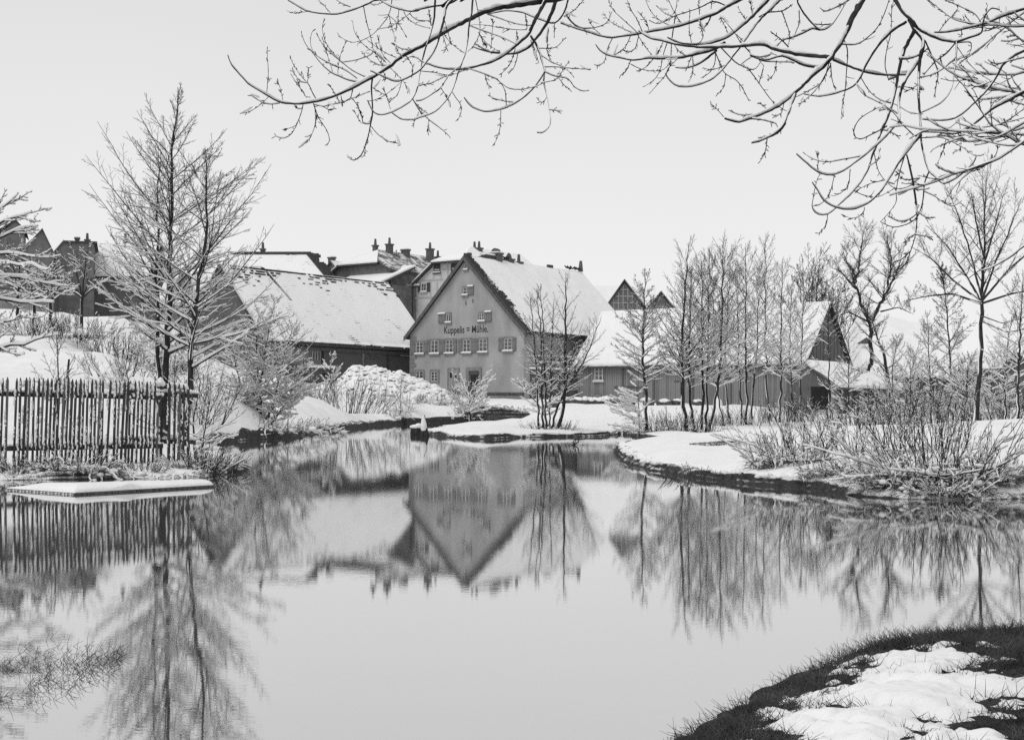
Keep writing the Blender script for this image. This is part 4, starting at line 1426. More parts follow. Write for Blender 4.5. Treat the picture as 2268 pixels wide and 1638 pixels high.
# half timbered gables behind the shed
def timber_gable(label, px0, px1, pxa, pya, pyb, d, grid, wall=M_dplaster, name='timber_gable_house'):
    o = XY(px0, d)
    w = (px1 - px0) * d / FL
    xa = (pxa - px0) * d / FL
    zt, zb2 = Z(pxa, pya, d), Z(pxa, pyb, d)
    h_ = thing(name, label, 'house', (o[0], o[1], 4.5), math.radians(-6))
    MB().prism([(0, 4), (w, 4), (w, zb2 - .1), (xa, zt - .35), (0, zb2 - .1)], 0, 9).build('wall', wall, h_)
    gable_roof(h_, [(-.35, zb2 - .35 * (zt - zb2) / xa), (xa, zt), (w + .35, zb2 - .35 * (zt - zb2) / (w - xa))], -.3, 9.3, ms=M_rs_deep, t=.2)
    if grid:
        t = MB()
        zs = zt - .5
        rows = 6
        for k in range(rows):
            z = zb2 - 1.6 + (zt - zb2 + 1.2) * k / rows
            f = min(1, max(.0, (zt - .45 - z) / (zt - zb2)))
            t.box(xa - xa * f + .05, xa + (w - xa) * f - .05, -.06, .03, z - .06, z + .06)
        for k in range(1, 9):
            x = w * k / 9
            top = zb2 + (zt - zb2) * (x / xa if x < xa else (w - x) / (w - xa)) - .5
            t.box(x - .055, x + .055, -.055, .03, zb2 - 2.4, top)
        t.build('timber_frame', M_timber, h_)
    return h_
timber_gable('large gable with a grid of pale timbers above the snowy shed roof', 1337, 1430, 1381, 619, 683, 150, True)
timber_gable('smaller plain dark gable right of the gridded timber gable', 1431, 1494, 1462, 645, 684, 156, False)
o = XY(1318, 158)
hE = thing('long_house', 'long low snow roofed house left behind the gridded timber gable', 'house', (o[0], o[1], 4.5), math.radians(-6))
zz = Z(1345, 634, 160)
MB().box(.2, 6.5, .2, 5.8, 4, zz - 3).build('wall', M_dplaster, hE)
MB().slab([(-.3, 0, zz - 3), (7, 0, zz - 3), (7, 3, zz), (-.3, 3, zz)], .2).slab([(-.3, 3, zz), (7, 3, zz), (7, 6, zz - 3), (-.3, 6, zz - 3)], .2).build('roof', M_tile, hE)
MB().slab([(-.3, 0, zz - 2.84), (7, 0, zz - 2.84), (7, 3, zz + .16), (-.3, 3, zz + .16)], .14).build('roof_snow', M_rs_deep, hE)

# low gabled shelter with a dark opening in front of the shed's right end
def zr4(X_, Y_):
    return (2950 + .38007 * X_) / 1.6808, (1100 + .38007 * Y_) / 1.6808
dS = 97.0
p0 = XY(zr4(-60, 0)[0], dS + 3)
sh_rz = -TH
shl = thing('cart_shelter', 'low plank cart shelter with a black opening and snowy pent roof', 'shelter', (p0[0], p0[1], .7), sh_rz)
uvs = lambda X_, Y_: on_wall(*zr4(X_, Y_), p0, Fd)
aL, zL = uvs(170, 660); aR, zR = uvs(440, 885); aE, zE = uvs(175, 890)
o0, zo1 = uvs(180, 892); o1, zo0 = uvs(378, 1168)
wR, _ = uvs(690, 900)
front = MB()
front.box(-.0, o0, 0, .1, .3, zE).box(o1, aR, 0, .1, .3, zR - .02)
front.prism([(0, zE + .001), (aR, zE + .001), (aR, zR + .1), (aL, zL - .1), (0, zL - 1.1)], 0, .1)
front.build('front_wall', M_dboard, shl)
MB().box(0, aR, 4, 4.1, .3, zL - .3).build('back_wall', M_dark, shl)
planks_front(shl, o1, aR, .6, zR - .1, -.01, [M_board, M_dboard], w=.22)
MB().slab([(aL - .2, -.35, zL + .05), (aR + .4, -.35, zR - .1), (aR + 3.2, 6.5, zR - .2), (aL - .2, 6.5, zL + .05)], .15).build('roof', M_dboard, shl)
MB().slab([(aL - .22, -.38, zL + .26), (aR + .42, -.38, zR + .1), (aR + 3.2, 6.5, zR - .0), (aL - .22, 6.5, zL + .26)], .2).build('roof_snow', M_rs_deep, shl)
MB().box(aR, aR + .1, .1, 6, .3, zR - .25).build('side_wall', M_dboard, shl)
# board fence running right from the shelter
bfp = np.array(p0) + Fd * (aR + .15) + Rd * .3
bfe = np.array(XY(1915, 100))
lnb = np.linalg.norm(bfe - bfp)
bf = thing('board_fence', 'grey board fence running right from the cart shelter', 'fence', (bfp[0], bfp[1], .7), math.atan2(bfe[1] - bfp[1], bfe[0] - bfp[0]))
planks_front(bf, 0, lnb, .5, 3.1, 0, [M_board, M_dboard], w=.22)
MB().box(0, lnb, -.1, .12, 3.105, 3.2).build('fence_snow', M_snowpack, bf)

# long low snowy barn on the right, behind the thicket
dL = 118
x0, x1 = XY(1908, dL)[0], XY(2195, dL)[0]
wl = x1 - x0
hL = thing('low_barn', 'long low dark barn under a wide snowy roof behind the right thicket', 'barn', (x0, dL, 1.2), math.radians(-3))
zz, zrr = Z(2050, 836, dL), Z(1960, 690, dL + 9)
MB().box(.3, wl - .3, .3, 17, .8, zz - .1).build('wall', M_brick, hL)
ro = MB().slab([(0, 0, zz), (wl, 0, zz), (wl - 3, 9, zrr - 1.5), (wl * .15, 9, zrr)], .18).slab([(wl * .15, 9, zrr), (wl - 3, 9, zrr - 1.5), (wl, 18, zz), (0, 18, zz)], .18).slab([(0, 18, zz), (0, 0, zz), (wl * .15, 9, zrr)], .18).build('roof', M_tile, hL)
MB().slab([(0, 0, zz + .17), (wl, 0, zz + .17), (wl - 3, 9, zrr - 1.33), (wl * .15, 9, zrr + .17)], .15).build('roof_snow', M_rs_deep, ro)
MB().slab([(0, 18, zz + .17), (0, 0, zz + .17), (wl * .15, 9, zrr + .17)], .15).build('roof_snow', M_rs_deep, ro)
m_ = MB().prism([(wl * .02, Z(1910, 757, dL)), (wl * .14, Z(1910, 757, dL)), (wl * .1, Z(1917, 742, dL))], 3.4, 3.6)
m_.build('roof_hatch', M_dboard, hL)
# house at the right edge
dR = 112
o = XY(2222, dR)
hR = thing('cottage', 'dark cottage gable at the right edge behind bare saplings', 'cottage', (o[0], o[1], 1.2), math.radians(8))
zt, ze_ = Z(2243, 777, dR), Z(2222, 808, dR)
MB().prism([(0, .8), (2.2, .8), (2.2, ze_ + .3), (.95, zt - .3), (0, ze_)], 0, 8).build('wall', M_brick, hR)
gable_roof(hR, [(-.3, ze_ - .3), (.95, zt), (2.5, ze_ - .2)], -.3, 8, ms=M_rs_deep)
MB().box(2.2, 5.5, .5, 8, .8, ze_ - .5).build('side_wall', M_brick, hR)

# ---- houses on the slope at the far left
def z6(X_, Y_):
    return .1889 * X_, 464 + .1889 * Y_
dG = 135
def pt(X_, Y_, d=dG):
    return P(*z6(X_, Y_), d)
a = pt(480, 210); l_ = pt(340, 520); r_ = pt(615, 515)
o = pt(340, 520)
hG = thing('steep_house', 'dark steep gabled house on the left slope behind snowy orchard trees', 'house', (o[0] - 1.2, o[1], 9), math.radians(19))
wG = r_[0] - o[0] + 1.2
xa = a[0] - o[0] + 1.2
ze_ = r_[2]
MB().prism([(-2, 6.2), (wG, 6.2), (wG, ze_), (xa, a[2] - .2), (-.9, ze_ - .6), (-2, ze_ - 2.5)], 0, 9).build('wall', M_dplaster, hG)
gable_roof(hG, [(-2.3, ze_ - 3.0), (xa, a[2]), (wG + .15, ze_ - .25)], -.2, 9, ms=M_rs_mid, t=.2, snow=.12)
for k in range(3):
    window(hG, -.6 + k * 1.5, .2 + k * 1.5, ze_ - 3.6, ze_ - 2.5, ring=.07, nx=2, nz=2)
b0 = pt(620, 520, 140); b1 = pt(740, 360, 140); b2 = pt(900, 360, 140)
o = b0
hI = thing('slope_house', 'dark broad house with a square chimney beside the steep left house', 'house', (o[0], o[1], 9), math.radians(16))
w2 = b2[0] - b0[0] + 1.6
MB().prism([(0, 6.2), (w2, 6.2), (w2, b1[2] - .2), (b1[0] - b0[0], b1[2] - .2), (0, b0[2] - .1)], 0, 9).build('wall', M_dplaster, hI)
ro = MB().slab([(-.2, -.2, b0[2] - .2), (b1[0] - b0[0], -.2, b1[2]), (b1[0] - b0[0], 9, b1[2]), (-.2, 9, b0[2] - .2)], .2).slab([(b1[0] - b0[0], -.2, b1[2]), (w2 + .3, -.2, b1[2] + .02), (w2 + .3, 9, b1[2] + .02), (b1[0] - b0[0], 9, b1[2])], .2).build('roof', M_tile, hI)
MB().slab([(-.22, -.2, b0[2] - .05), (b1[0] - b0[0], -.2, b1[2] + .14), (b1[0] - b0[0], 9, b1[2] + .14), (-.22, 9, b0[2] - .05)], .13).build('roof_snow', M_rs_deep, ro)
c0 = pt(925, 360, 141)
chimney(hI, c0[0] - b0[0], 1, b1[2] - 1, b1[2] + .3, .45, .4, 0)
o = P(170, 640, 146)
hJ = thing('snowy_house', 'wide house under closed snow with three small chimneys behind the fence trees', 'house', (o[0], o[1], 8), math.radians(-4))
wJ = XY(330, 146)[0] - o[0]
zj = Z(250, 540, 150)
MB().box(.3, wJ - .3, .3, 8, 7.5, zj - 4).build('wall', M_dplaster, hJ)
ro = MB().slab([(0, 0, zj - 4), (wJ, 0, zj - 4), (wJ, 4.2, zj), (0, 4.2, zj)], .2).slab([(0, 4.2, zj), (wJ, 4.2, zj), (wJ, 8.4, zj - 4), (0, 8.4, zj - 4)], .2).build('roof', M_tile, hJ)
MB().slab([(0, -.05, zj - 3.85), (wJ, -.05, zj - 3.85), (wJ, 4.2, zj + .15), (0, 4.2, zj + .15)], .14).build('roof_snow', M_rs_mid, ro)
for px in (189, 275, 312):
    chimney(hJ, XY(px, 151)[0] - o[0], 4.3, zj - .8, zj + .35, .4, .4, 1)
o = P(345, 660, 128)
hK = thing('dormer_house', 'snow roofed house with small dark gabled dormers behind the tall fence tree', 'house', (o[0], o[1], 7.5), math.radians(-4))
wK = XY(524, 128)[0] - o[0]
zk = Z(440, 592, 132)
MB().box(.3, wK - .3, .3, 8, 7, zk - 4).build('wall', M_dplaster, hK)
ro = MB().slab([(0, 0, zk - 4), (wK, 0, zk - 4), (wK, 4.2, zk), (0, 4.2, zk)], .2).slab([(0, 4.2, zk), (wK, 4.2, zk), (wK, 8.4, zk - 4), (0, 8.4, zk - 4)], .2).build('roof', M_tile, hK)
MB().slab([(0, -.05, zk - 3.85), (wK, -.05, zk - 3.85), (wK, 4.2, zk + .15), (0, 4.2, zk + .15)], .14).build('roof_snow', M_rs_deep, ro)
for px, py, s in ((401, 600, 1.0), (488, 598, .6), (503, 626, .8)):
    c_ = P(px, py, 128.6)
    x_ = c_[0] - o[0]
    MB().prism([(x_ - .9 * s, c_[2] - 1.7 * s), (x_ + .9 * s, c_[2] - 1.7 * s), (x_, c_[2])], .6, 4).build('dormer', M_dplaster, hK)
o = P(-12, 560, 142)
hN = thing('edge_house', 'dark gable peeping over snowy boughs at the far left edge', 'house', (o[0], o[1], 9.5), math.radians(18))
zn = Z(24, 484, 142)
wN = XY(40, 142)[0] - XY(-12, 142)[0] + .4
MB().prism([(-3, 7), (wN, 7), (wN, zn - 1.1), (wN * .72, zn - .1), (0, zn - 2), (-3, zn - 3.5)], 0, 7).build('wall', M_dplaster, hN)
ro = MB().slab([(-3.2, -.2, zn - 3.5), (wN * .72, -.2, zn), (wN * .72, 7, zn), (-3.2, 7, zn - 3.5)], .18).slab([(wN * .72, -.2, zn), (wN + .3, -.2, zn - 1.2), (wN + .3, 7, zn - 1.2), (wN * .72, 7, zn)], .18).build('roof', M_tile, hN)
# long low garden wall below the left houses
o = pt(-60, 1010, 126); e_ = pt(620, 1215, 128)
lw = math.hypot(e_[0] - o[0], e_[1] - o[1])
gw = thing('garden_wall', 'long plain rendered garden wall below the left houses', 'wall', (o[0], o[1], 9), math.atan2(e_[1] - o[1], e_[0] - o[0]))
zt = pt(200, 930, 126)[2]
MB().box(0, lw, 0, .4, 5.5, zt).build('wall_face', M_plaster3, gw)
MB().box(0, lw, -.06, .46, zt + .001, zt + .12).build('coping', M_dstone, gw)

# ------------------------------------------------------------------ trees and shrubs
def vec(*a):
    return np.array(a, float)

def stem_line(pts3, n):
    """a trunk through the given points, n+1 samples"""
    p = np.array(pts3, float)
    L = np.concatenate(([0], np.cumsum(np.linalg.norm(np.diff(p, axis=0), axis=1))))
    t = np.linspace(0, L[-1], n + 1)
    q = np.stack([np.interp(t, L, p[:, i]) for i in range(3)], 1)
    for _ in range(2):
        q[1:-1] = (q[:-2] + 2 * q[1:-1] + q[2:]) / 4
    return q

def alder(name, label, line, r0, reach, nprim=34, seed=0, t0=0.14, low=0.35, high=0.95, shape=0.8, density=1.0, snow=0.014, snow_top=0.35, group=None, cat='tree', bark=None, cones=0.0, side=None, twig_scale=1.0, wig=0.03, depth=34.0, levels=3, more=()):
    """a tree with one leader; line is its trunk, reach the half width of its crown"""
    global rng
    rng = np.random.default_rng(1000 + seed)
    t = thing(name, label, cat, tuple(np.array(line[0])), 0, group)
    TR, PR, SE, TE, SN = [], [], [], [], []
    for ln_, r0_, reach_, np_, t0_ in [(line, r0, reach, nprim, t0)] + list(more):
        ln_ = np.array(ln_)
        n = 22
        tr = stem_line(ln_, n)
        hgt = tr[-1, 2] - tr[0, 2]
        tr[1:-1, :2] += rng.normal(0, wig, (n - 1, 2)) * hgt * .12
        u = np.linspace(0, 1, n + 1)
        rad = r0_ * (1 - u) ** 0.8 + 0.006
        if ln_ is not None and np.allclose(ln_[0], np.array(line[0])):
            rad[0] *= 1.35
        TR.append((tr, rad * rng.uniform(.93, 1.07, n + 1)))
        tp = np.sort(t0_ + (0.97 - t0_) * rng.uniform(0, 1, np_) ** 1.1)
        p, r, T = along(tr[None], rad[None], tp[None])
        az = np.arange(np_) * 2.4 + rng.uniform(-.5, .5, np_)
        if side is not None:
            az = side + rng.normal(0, .9, np_)
        el = low + (high - low) * tp ** 1.1 + rng.normal(0, .1, np_)
        d = np.column_stack((np.cos(az) * np.cos(el), np.sin(az) * np.cos(el), np.sin(el)))
        env = np.minimum(((1 - tp) / (1 - max(.3, t0_))) ** shape, 1) * (0.55 + .45 * np.clip((tp - t0_) / .15, 0, 1))
        L = reach_ * env * rng.uniform(.65, 1.2, np_) / np.maximum(np.cos(el), .55) + .25
        PR.append(grow(p, d, L, np.clip(r * .42, .007, .05), np.full(np_, .004 * twig_scale), 9, .055, .04))
        if side is None:
            SE.append(shoots((tr[None, n // 2:], rad[None, n // 2:]), int(12 * density), .55, .16, 5, .1, .9, .0, .04, .3, .005 * twig_scale, .0028 * twig_scale))
        w = np.clip(1.25 - u * 1.9, 0, 1) * (fbm(u * 30, u * 0 + seed, 1.0, 2) > -.35)
        q = tr.copy()[None]
        q[..., 0] -= rad * .62; q[..., 1] -= rad * .2
        SN.append((q, (rad * .56 * w)[None]))
    cat_ = lambda bb: (np.concatenate([x[0] for x in bb]), np.concatenate([x[1] for x in bb]))
    prim = cat_(PR)
    SE.append(shoots(prim, max(3, int(9 * density)), .58, .4, 5, .12, .9, .55, .025, .55, .005 * twig_scale, .0028 * twig_scale))
    sec = cat_(SE)
    bs, ks = [prim, sec], [5, 3]
    if levels >= 3:
        ter = shoots(sec, max(2, int(4 * density)), .7, .5, 3, .15, .95, .45, .03, .7, .0038 * twig_scale, .0022 * twig_scale)
        bs.append(ter); ks.append(3)
    trunk = (np.array([x[0] for x in TR]), np.array([x[1] for x in TR]))
    mesh_batches('trunk', [trunk], [8], M_bark, t)
    if cones:
        bs.append(flecks(bs[-1], max(1, int(cones)), .026 * twig_scale)); ks.append(3)
    mesh_batches('crown', bs, ks, bark or M_twig, t, None)
    if snow:
        hgt = trunk[0][0, -1, 2] - trunk[0][0, 0, 2]
        zl, zh = trunk[0][0, 0, 2] + hgt * .3, trunk[0][0, 0, 2] + hgt * .8
        sn = [snow_on(prim, snow * 1.5, zl, zh, snow_top), snow_on(sec, snow, zl, zh, snow_top)]
        if levels >= 3:
            sn.append(snow_on(ter, snow * .75, zl, zh, snow_top, .8))
        mesh_batches('snow', sn + [cat_(SN)], [5, 4, 3, 3][:len(sn)] + [5], M_snowpack, t, 'stuff')
    return t

def spread_tree(name, label, base, fork, limbs, r0, seed=0, levels=(7, 5, 4), Lf=(.5, .5, .45), snow=.012, cones=0, bark=None, twig=1.0, group=None, cat='tree', up=.03, lf=.3, snow_top=.4, mid=None, fsize=.022):
    """a tree whose trunk breaks into several limbs; limbs: list of end points"""
    global rng
    rng = np.random.default_rng(2000 + seed)
    base, fork = np.array(base), np.array(fork)
    t = thing(name, label, cat, tuple(base), 0, group)
    pts_ = [base] + ([np.array(mid)] if mid is not None else []) + [fork]
    tr = stem_line(pts_, 14)
    tr[1:-1, :2] += rng.normal(0, r0 * .12, (13, 2))
    u = np.linspace(0, 1, 15)
    rad = r0 * (1 - .35 * u); rad[0] *= 1.4; rad[-1] *= 1.12
    trunk = (tr[None], rad[None])
    n = len(limbs)
    ends = np.array([l[:3] for l in limbs], float)
    m = 13
    starts = np.array([tr[int(np.clip(l[4], 0, 14))] if len(l) > 4 else fork for l in limbs])
    v = ends - starts
    bow = np.array([l[3] for l in limbs], float)        # >0 bends up first, <0 hangs
    s = np.linspace(0, 1, m)
    lp = starts[:, None] + v[:, None] * s[None, :, None]
    lp[..., 2] += (np.sin(s * math.pi)[None] * bow[:, None]) * np.linalg.norm(v, axis=1)[:, None]
    lp[:, 1:-1] += rng.normal(0, .008, (n, m - 2, 3)) * np.linalg.norm(v, axis=1)[:, None, None]
    lr = np.clip(r0 * lf * rng.uniform(.75, 1.25, n), .012, .2)[:, None] * (1 - s[None]) ** .9 + .008 * twig
    lim = (lp, lr)
    b1 = shoots(lim, levels[0], .55, Lf[0], 8, .3, .98, .15, up, .55, .008 * twig, .004 * twig, .08, taper=.35)
    b2 = shoots(b1, levels[1], .6, Lf[1], 5, .25, .98, .2, up, .6, .006 * twig, .0035 * twig, .12)
    b3 = shoots(b2, levels[2], .6, Lf[2], 3, .1, .98, .2, up, .7, .0042 * twig, .0026 * twig, .14)
    mesh_batches('trunk', [trunk], [9], M_bark, t)
    mesh_batches('limb', [lim], [7], M_bark, t, 'stuff')
    bs, ks = [b1, b2, b3], [5, 3, 3]
    if cones:
        bs.append(flecks(b3, cones, fsize * twig)); ks.append(3)
    mesh_batches('crown', bs, ks, bark or M_twig, t)
    if snow:
        zl, zh = base[2], ends[:, 2].max()
        sn = [snow_on(lim, snow * 1.8, zl, zh, snow_top), snow_on(b1, snow * 1.2, zl, zh, snow_top), snow_on(b2, snow, zl, zh, snow_top), snow_on(b3, snow * .7, zl, zh, snow_top, .7)]
        q = tr[None].copy(); q[..., 0] -= rad * .65; q[..., 1] -= rad * .15
        sn.append((q, (rad * .48 * (fbm(u * 20, u * 0 + seed, 1, 2) > -.4))[None]))
        mesh_batches('snow', sn, [5, 4, 3, 3, 5], M_snowpack, t, 'stuff')
    return t

def shrub(name, label, centre, spread, height, nst=40, seed=0, lean=(0, 0), open_=.5, levels=(5, 3), snow=.012, r=.008, group=None, cat='shrub', bark=None, clump=0, snow_top=.5, twig=1.0, cones=0, up=.03, lump_size=.16, Lf=(.45, .5), arms=None):
    """many stems from one stool; clump = number of snow lumps caught at its foot"""
    global rng
    rng = np.random.default_rng(3000 + seed)
    c = np.array(centre, float)
    t = thing(name, label, cat, tuple(c), 0, group)
    sp2 = np.atleast_1d(spread); sx_, sy_ = sp2[0], sp2[-1]
    a = rng.uniform(0, 6.28, nst); q = np.sqrt(rng.uniform(0, 1, nst))
    ox, oy = np.cos(a) * q * sx_, np.sin(a) * q * sy_
    p = np.column_stack((c[0] + ox, c[1] + oy, np.full(nst, c[2] - .02)))
    d = np.column_stack((ox / max(sx_, .05) * open_ + lean[0] + rng.normal(0, .16, nst), oy / max(sy_, .05) * open_ + lean[1] + rng.normal(0, .16, nst), np.ones(nst)))
    L = height * rng.uniform(.55, 1.12, nst)
    st_ = grow(p, d, L, r * rng.uniform(.7, 1.5, nst), np.full(nst, .003 * twig), 8, .06, up * .3)
    bs, ks = [st_], [4]
    sn = [snow_on(st_, snow * 1.2, c[2], c[2] + height, snow_top)]
    prev = st_
    for i, k in enumerate(levels):
        prev = shoots(prev, k, .5, Lf[min(i, len(Lf) - 1)], 4, .15, .97, .1, up, .65, .004 * twig, .0024 * twig, .12)
        bs.append(prev); ks.append(3)
        sn.append(snow_on(prev, snow * (.9 if i == 0 else .7), c[2], c[2] + height, snow_top))
    if arms:
        ap = np.array([x[0] for x in arms], float) + c; ad = np.array([x[1] for x in arms], float); al = np.array([x[2] for x in arms], float)
        ar = grow(ap, ad, al, np.full(len(al), r * 1.6), np.full(len(al), .004), 9, .06, .0)
        ab = shoots(ar, 7, .6, .3, 4, .15, .97, .3, .05, .6, .004, .0025)
        bs += [ar, ab]; ks += [5, 3]
        sn += [snow_on(ar, snow * 1.0, floor=1), snow_on(ab, snow)]
    if cones:
        bs.append(flecks(prev, cones, .04 * twig)); ks.append(3)
    mesh_batches('stems', bs, ks, bark or M_twig, t, None)
    if snow:
        mesh_batches('snow', sn, [4] + [3] * (len(sn) - 1), M_snowpack, t, 'stuff')
    if clump:
        m = int(clump * 1.2)
        a = rng.uniform(0, 6.28, m); q = np.sqrt(rng.uniform(0, 1, m))
        C = np.column_stack((c[0] + np.cos(a) * q * sx_ * 1.2, c[1] + np.sin(a) * q * sy_ * 1.2, c[2] + rng.uniform(.0, 1, m) ** 1.6 * height * .25))
        S = lump_size * rng.uniform(.15, .6, (m, 1)) * np.array((1.2, 1.0, .6)) * rng.uniform(.6, 1.4, (m, 3))
        LV = lumps(C, S, 2, .1)
        a = rng.uniform(0, 6.28, m); q = np.sqrt(rng.uniform(0, 1, m))
        C = np.column_stack((c[0] + np.cos(a) * q * sx_ * 1.1, c[1] + np.sin(a) * q * sy_ * 1.1, c[2] + rng.uniform(.1, 1, m) * height * .25))
        D = np.column_stack((np.cos(a) * .9 + rng.normal(0, .6, m), np.sin(a) * .5 + rng.normal(0, .5, m), rng.uniform(-.2, .9, m)))
        dp, dr = grow(C, D, lump_size * rng.uniform(1.0, 3.0, m), lump_size * rng.uniform(.07, .19, m), lump_size * rng.uniform(.04, .09, m), 7, .34, -.16)
        dr *= rng.uniform(.45, 1.6, dr.shape)
        dr[:, 0] *= .4; dr[:, -1] *= .4
        TV, TF = tubes(dp, dr, 6)
        tri = np.concatenate((TF[:, [0, 1, 2]], TF[:, [0, 2, 3]]))
        V, Fq = join([LV, (TV, tri)])
        np_mesh('snow_lumps', V, Fq, M_snowpack, t, 'stuff')
        # drooping grass and dead stalks at the foot
        m2 = clump * 14
        a = rng.uniform(0, 6.28, m2)
        p = np.column_stack((c[0] + np.cos(a) * sx_ * rng.uniform(.3, 1.25, m2), c[1] + np.sin(a) * sy_ * rng.uniform(.3, 1.25, m2), c[2] + rng.uniform(-.05, .12, m2)))
        d = np.column_stack((np.cos(a) * .8 + rng.normal(0, .4, m2), np.sin(a) * .8 + rng.normal(0, .4, m2), rng.uniform(.1, 1.0, m2)))
        gp, gr = grow(p, d, rng.uniform(.15, .45, m2) * max(.6, lump_size * 5), np.full(m2, .003 * twig), np.full(m2, .001 * twig), 4, .2, -.28)
        V, Fq = tubes(gp, gr, 3)
        np_mesh('dead_stalks', V, Fq, M_grass, t, 'stuff')
    return t

def ground_z(x, y):
    return float(ground_zs(np.array([[x, y]]))[0])

def foot(px, d, dz=-.06):
    x, y = XY(px, d)
    return vec(x, y, ground_z(x, y) + dz)

def line_px(pts_, d, dd=0.0):
    """trunk through picture points at distance d, starting on the ground"""
    out = []
    for i, (px, py) in enumerate(pts_):
        p = P(px, py, d + dd * i)
        if i == 0:
            p[2] = min(p[2], ground_z(p[0], p[1]) - .06)
            q = p.copy()
            p[2] = ground_z(p[0], p[1]) - .06
        out.append(p)
    return out

# the two big trees behind the fence
alder('bare_tree', 'tallest snow laden tree behind the picket fence with a straight slender top', line_px([(365, 850), (369, 740), (374, 654), (379, 440), (385, 295), (394, 193)], 33), .085, 3.4, 46, 1, t0=.24, density=1.25, snow=.02, snow_top=.06, low=.28, high=.9, shape=1.1)
alder('bare_tree', 'thin second trunk standing close against the tallest tree behind the picket fence', line_px([(354, 852), (350, 654), (349, 469), (352, 385), (356, 330)], 33.4, .02), .06, 2.4, 26, 2, t0=.26, density=1.1, snow=.02, snow_top=.12, low=.2, high=.8)
alder('bare_tree', 'leaning snow laden tree at the right end of the picket fence', line_px([(414, 850), (424, 760), (440, 660), (458, 513), (459, 425), (455, 345)], 32), .075, 3.4, 38, 3, t0=.27, density=1.2, snow=.02, snow_top=.08, low=.18, high=.8, shape=.9)
# lower snow-laden thicket behind the trees
for i, (px, py, d, h_) in enumerate([(262, 800, 50, 1.5), (330, 790, 47, 2.2), (440, 800, 47, 2.4)]):
    c = foot(px, d)
    shrub('snowy_shrub', ['dense snowy shrub on the slope left of the fence trees', 'dense snowy shrub on the slope right behind the fence trunks', 'dense snowy shrub right of the leaning fence tree', 'dense snowy shrub highest on the slope over the fence'][i], c, (1.2, .8), h_, 26, 10 + i, open_=.8, levels=(6, 4), snow=.03, twig=1.2, r=.014, group='snowy shrubs behind the picket fence')
alder('sapling', 'thin sapling on the snow slope above the left part of the fence', line_px([(128, 845), (128, 790), (124, 690)], 30), .018, .7, 16, 21, t0=.2, density=.6, snow=.008)
alder('sapling', 'low forked sapling just right of the fence end in the snow', line_px([(432, 985), (428, 930), (445, 840)], 28.5), .02, 1.2, 16, 22, t0=.1, density=.7, snow=.012, low=.1, high=.7)
alder('sapling', 'slanting sapling on the water edge right of the fence', line_px([(445, 1012), (452, 960), (466, 880)], 28), .014, .8, 12, 23, t0=.15, density=.6, snow=.008, low=.2)
# snowy multi-stemmed tree on the far shore, with its neighbours
for i, (pts_, rr_, re_) in enumerate([([(572, 945), (571, 860), (568, 740), (574, 690)], .05, 2.0), ([(577, 945), (577, 850), (600, 700), (612, 660)], .04, 1.8), ([(590, 950), (604, 900), (628, 790), (650, 720)], .045, 1.9), ([(562, 948), (545, 900), (520, 800), (515, 740)], .035, 1.6), ([(600, 950), (640, 880), (662, 830), (680, 800)], .03, 1.2)]):
    alder('bare_tree', ['straight middle stem of the snowy clump on the far left shore', 'rear stem of the snowy shore clump rising to its highest tip', 'right leaning stem of the snowy clump on the far left shore', 'left leaning stem of the snowy clump on the far left shore', 'low outer stem bending right from the snowy shore clump'][i], line_px(pts_, 54), rr_, re_, 30, 30 + i, t0=.06, density=1.15, snow=.022, snow_top=.7, low=.1, high=.8, twig_scale=1.3, group='stems of the snowy clump on the left shore')
shrub('bramble', 'dark snowy bramble at the foot of the shore clump', foot(585, 52.5), (2.0, .5), .7, 40, 41, open_=1.0, levels=(4, 3), snow=.02, clump=26, lump_size=.22, twig=1.4)
shrub('bramble', 'low snowy bramble along the shore left of the willow bush', foot(668, 60), (1.6, .5), .7, 36, 42, open_=1.0, levels=(4, 3), snow=.02, clump=20, lump_size=.24, twig=1.5)
shrub('willow_bush', 'round bushy willow with fine upright twigs on the far shore before the stone heap', foot(768, 84), (2.6, 1.2), 2.5, 84, 43, lean=(.05, 0), open_=.75, levels=(5, 3), snow=.012, twig=1.7, r=.014, snow_top=.4)
shrub('willow_bush', 'thin upright bush left of the round willow on the far shore', foot(690, 80), (1.3, .8), 2.0, 24, 44, open_=.6, levels=(5, 3), snow=.014, twig=1.6, r=.012)
alder('sapling', 'small twisted snow covered sapling against the barn wall beside the stone heap', line_px([(733, 842), (731, 815), (736, 785)], 100), .05, .9, 14, 45, t0=.1, density=.8, snow=.05, snow_top=1, twig_scale=2.0, low=.7, high=1.1)
for i, (px, d, h_) in enumerate([(905, 102.5, 1.2), (888, 100, .8), (868, 97, .7), (985, 105.5, 1.1), (960, 105, .8)]):
    shrub('bank_weed', ['dead weeds on the far bank nearest the two stumps', 'dark low weeds on the bank left of the stumps', 'dark dead tufts at the water below the stone heap', 'snowy weeds over the inlet bank right of the tall stump', 'low snowy weeds over the inlet bank behind the tall stump'][i], foot(px, d), (.9, .4), h_, 22, 50 + i, open_=.9, levels=(4,), snow=.02, twig=1.8, clump=8, lump_size=.3)
for i, (px, d, top) in enumerate([(886, 100, 830), (1005, 107, 870), (930, 105, 885)]):
    alder('sapling', ['thin bare sapling on the bank right of the willow bush', 'thin bare sapling before the mill between stump and snowy tree', 'low bare sapling on the bank above the stumps'][i], line_px([(px, 930), (px + 3, top)], d), .02, .7, 14, 60 + i, t0=.2, density=.7, snow=.01, twig_scale=1.6)
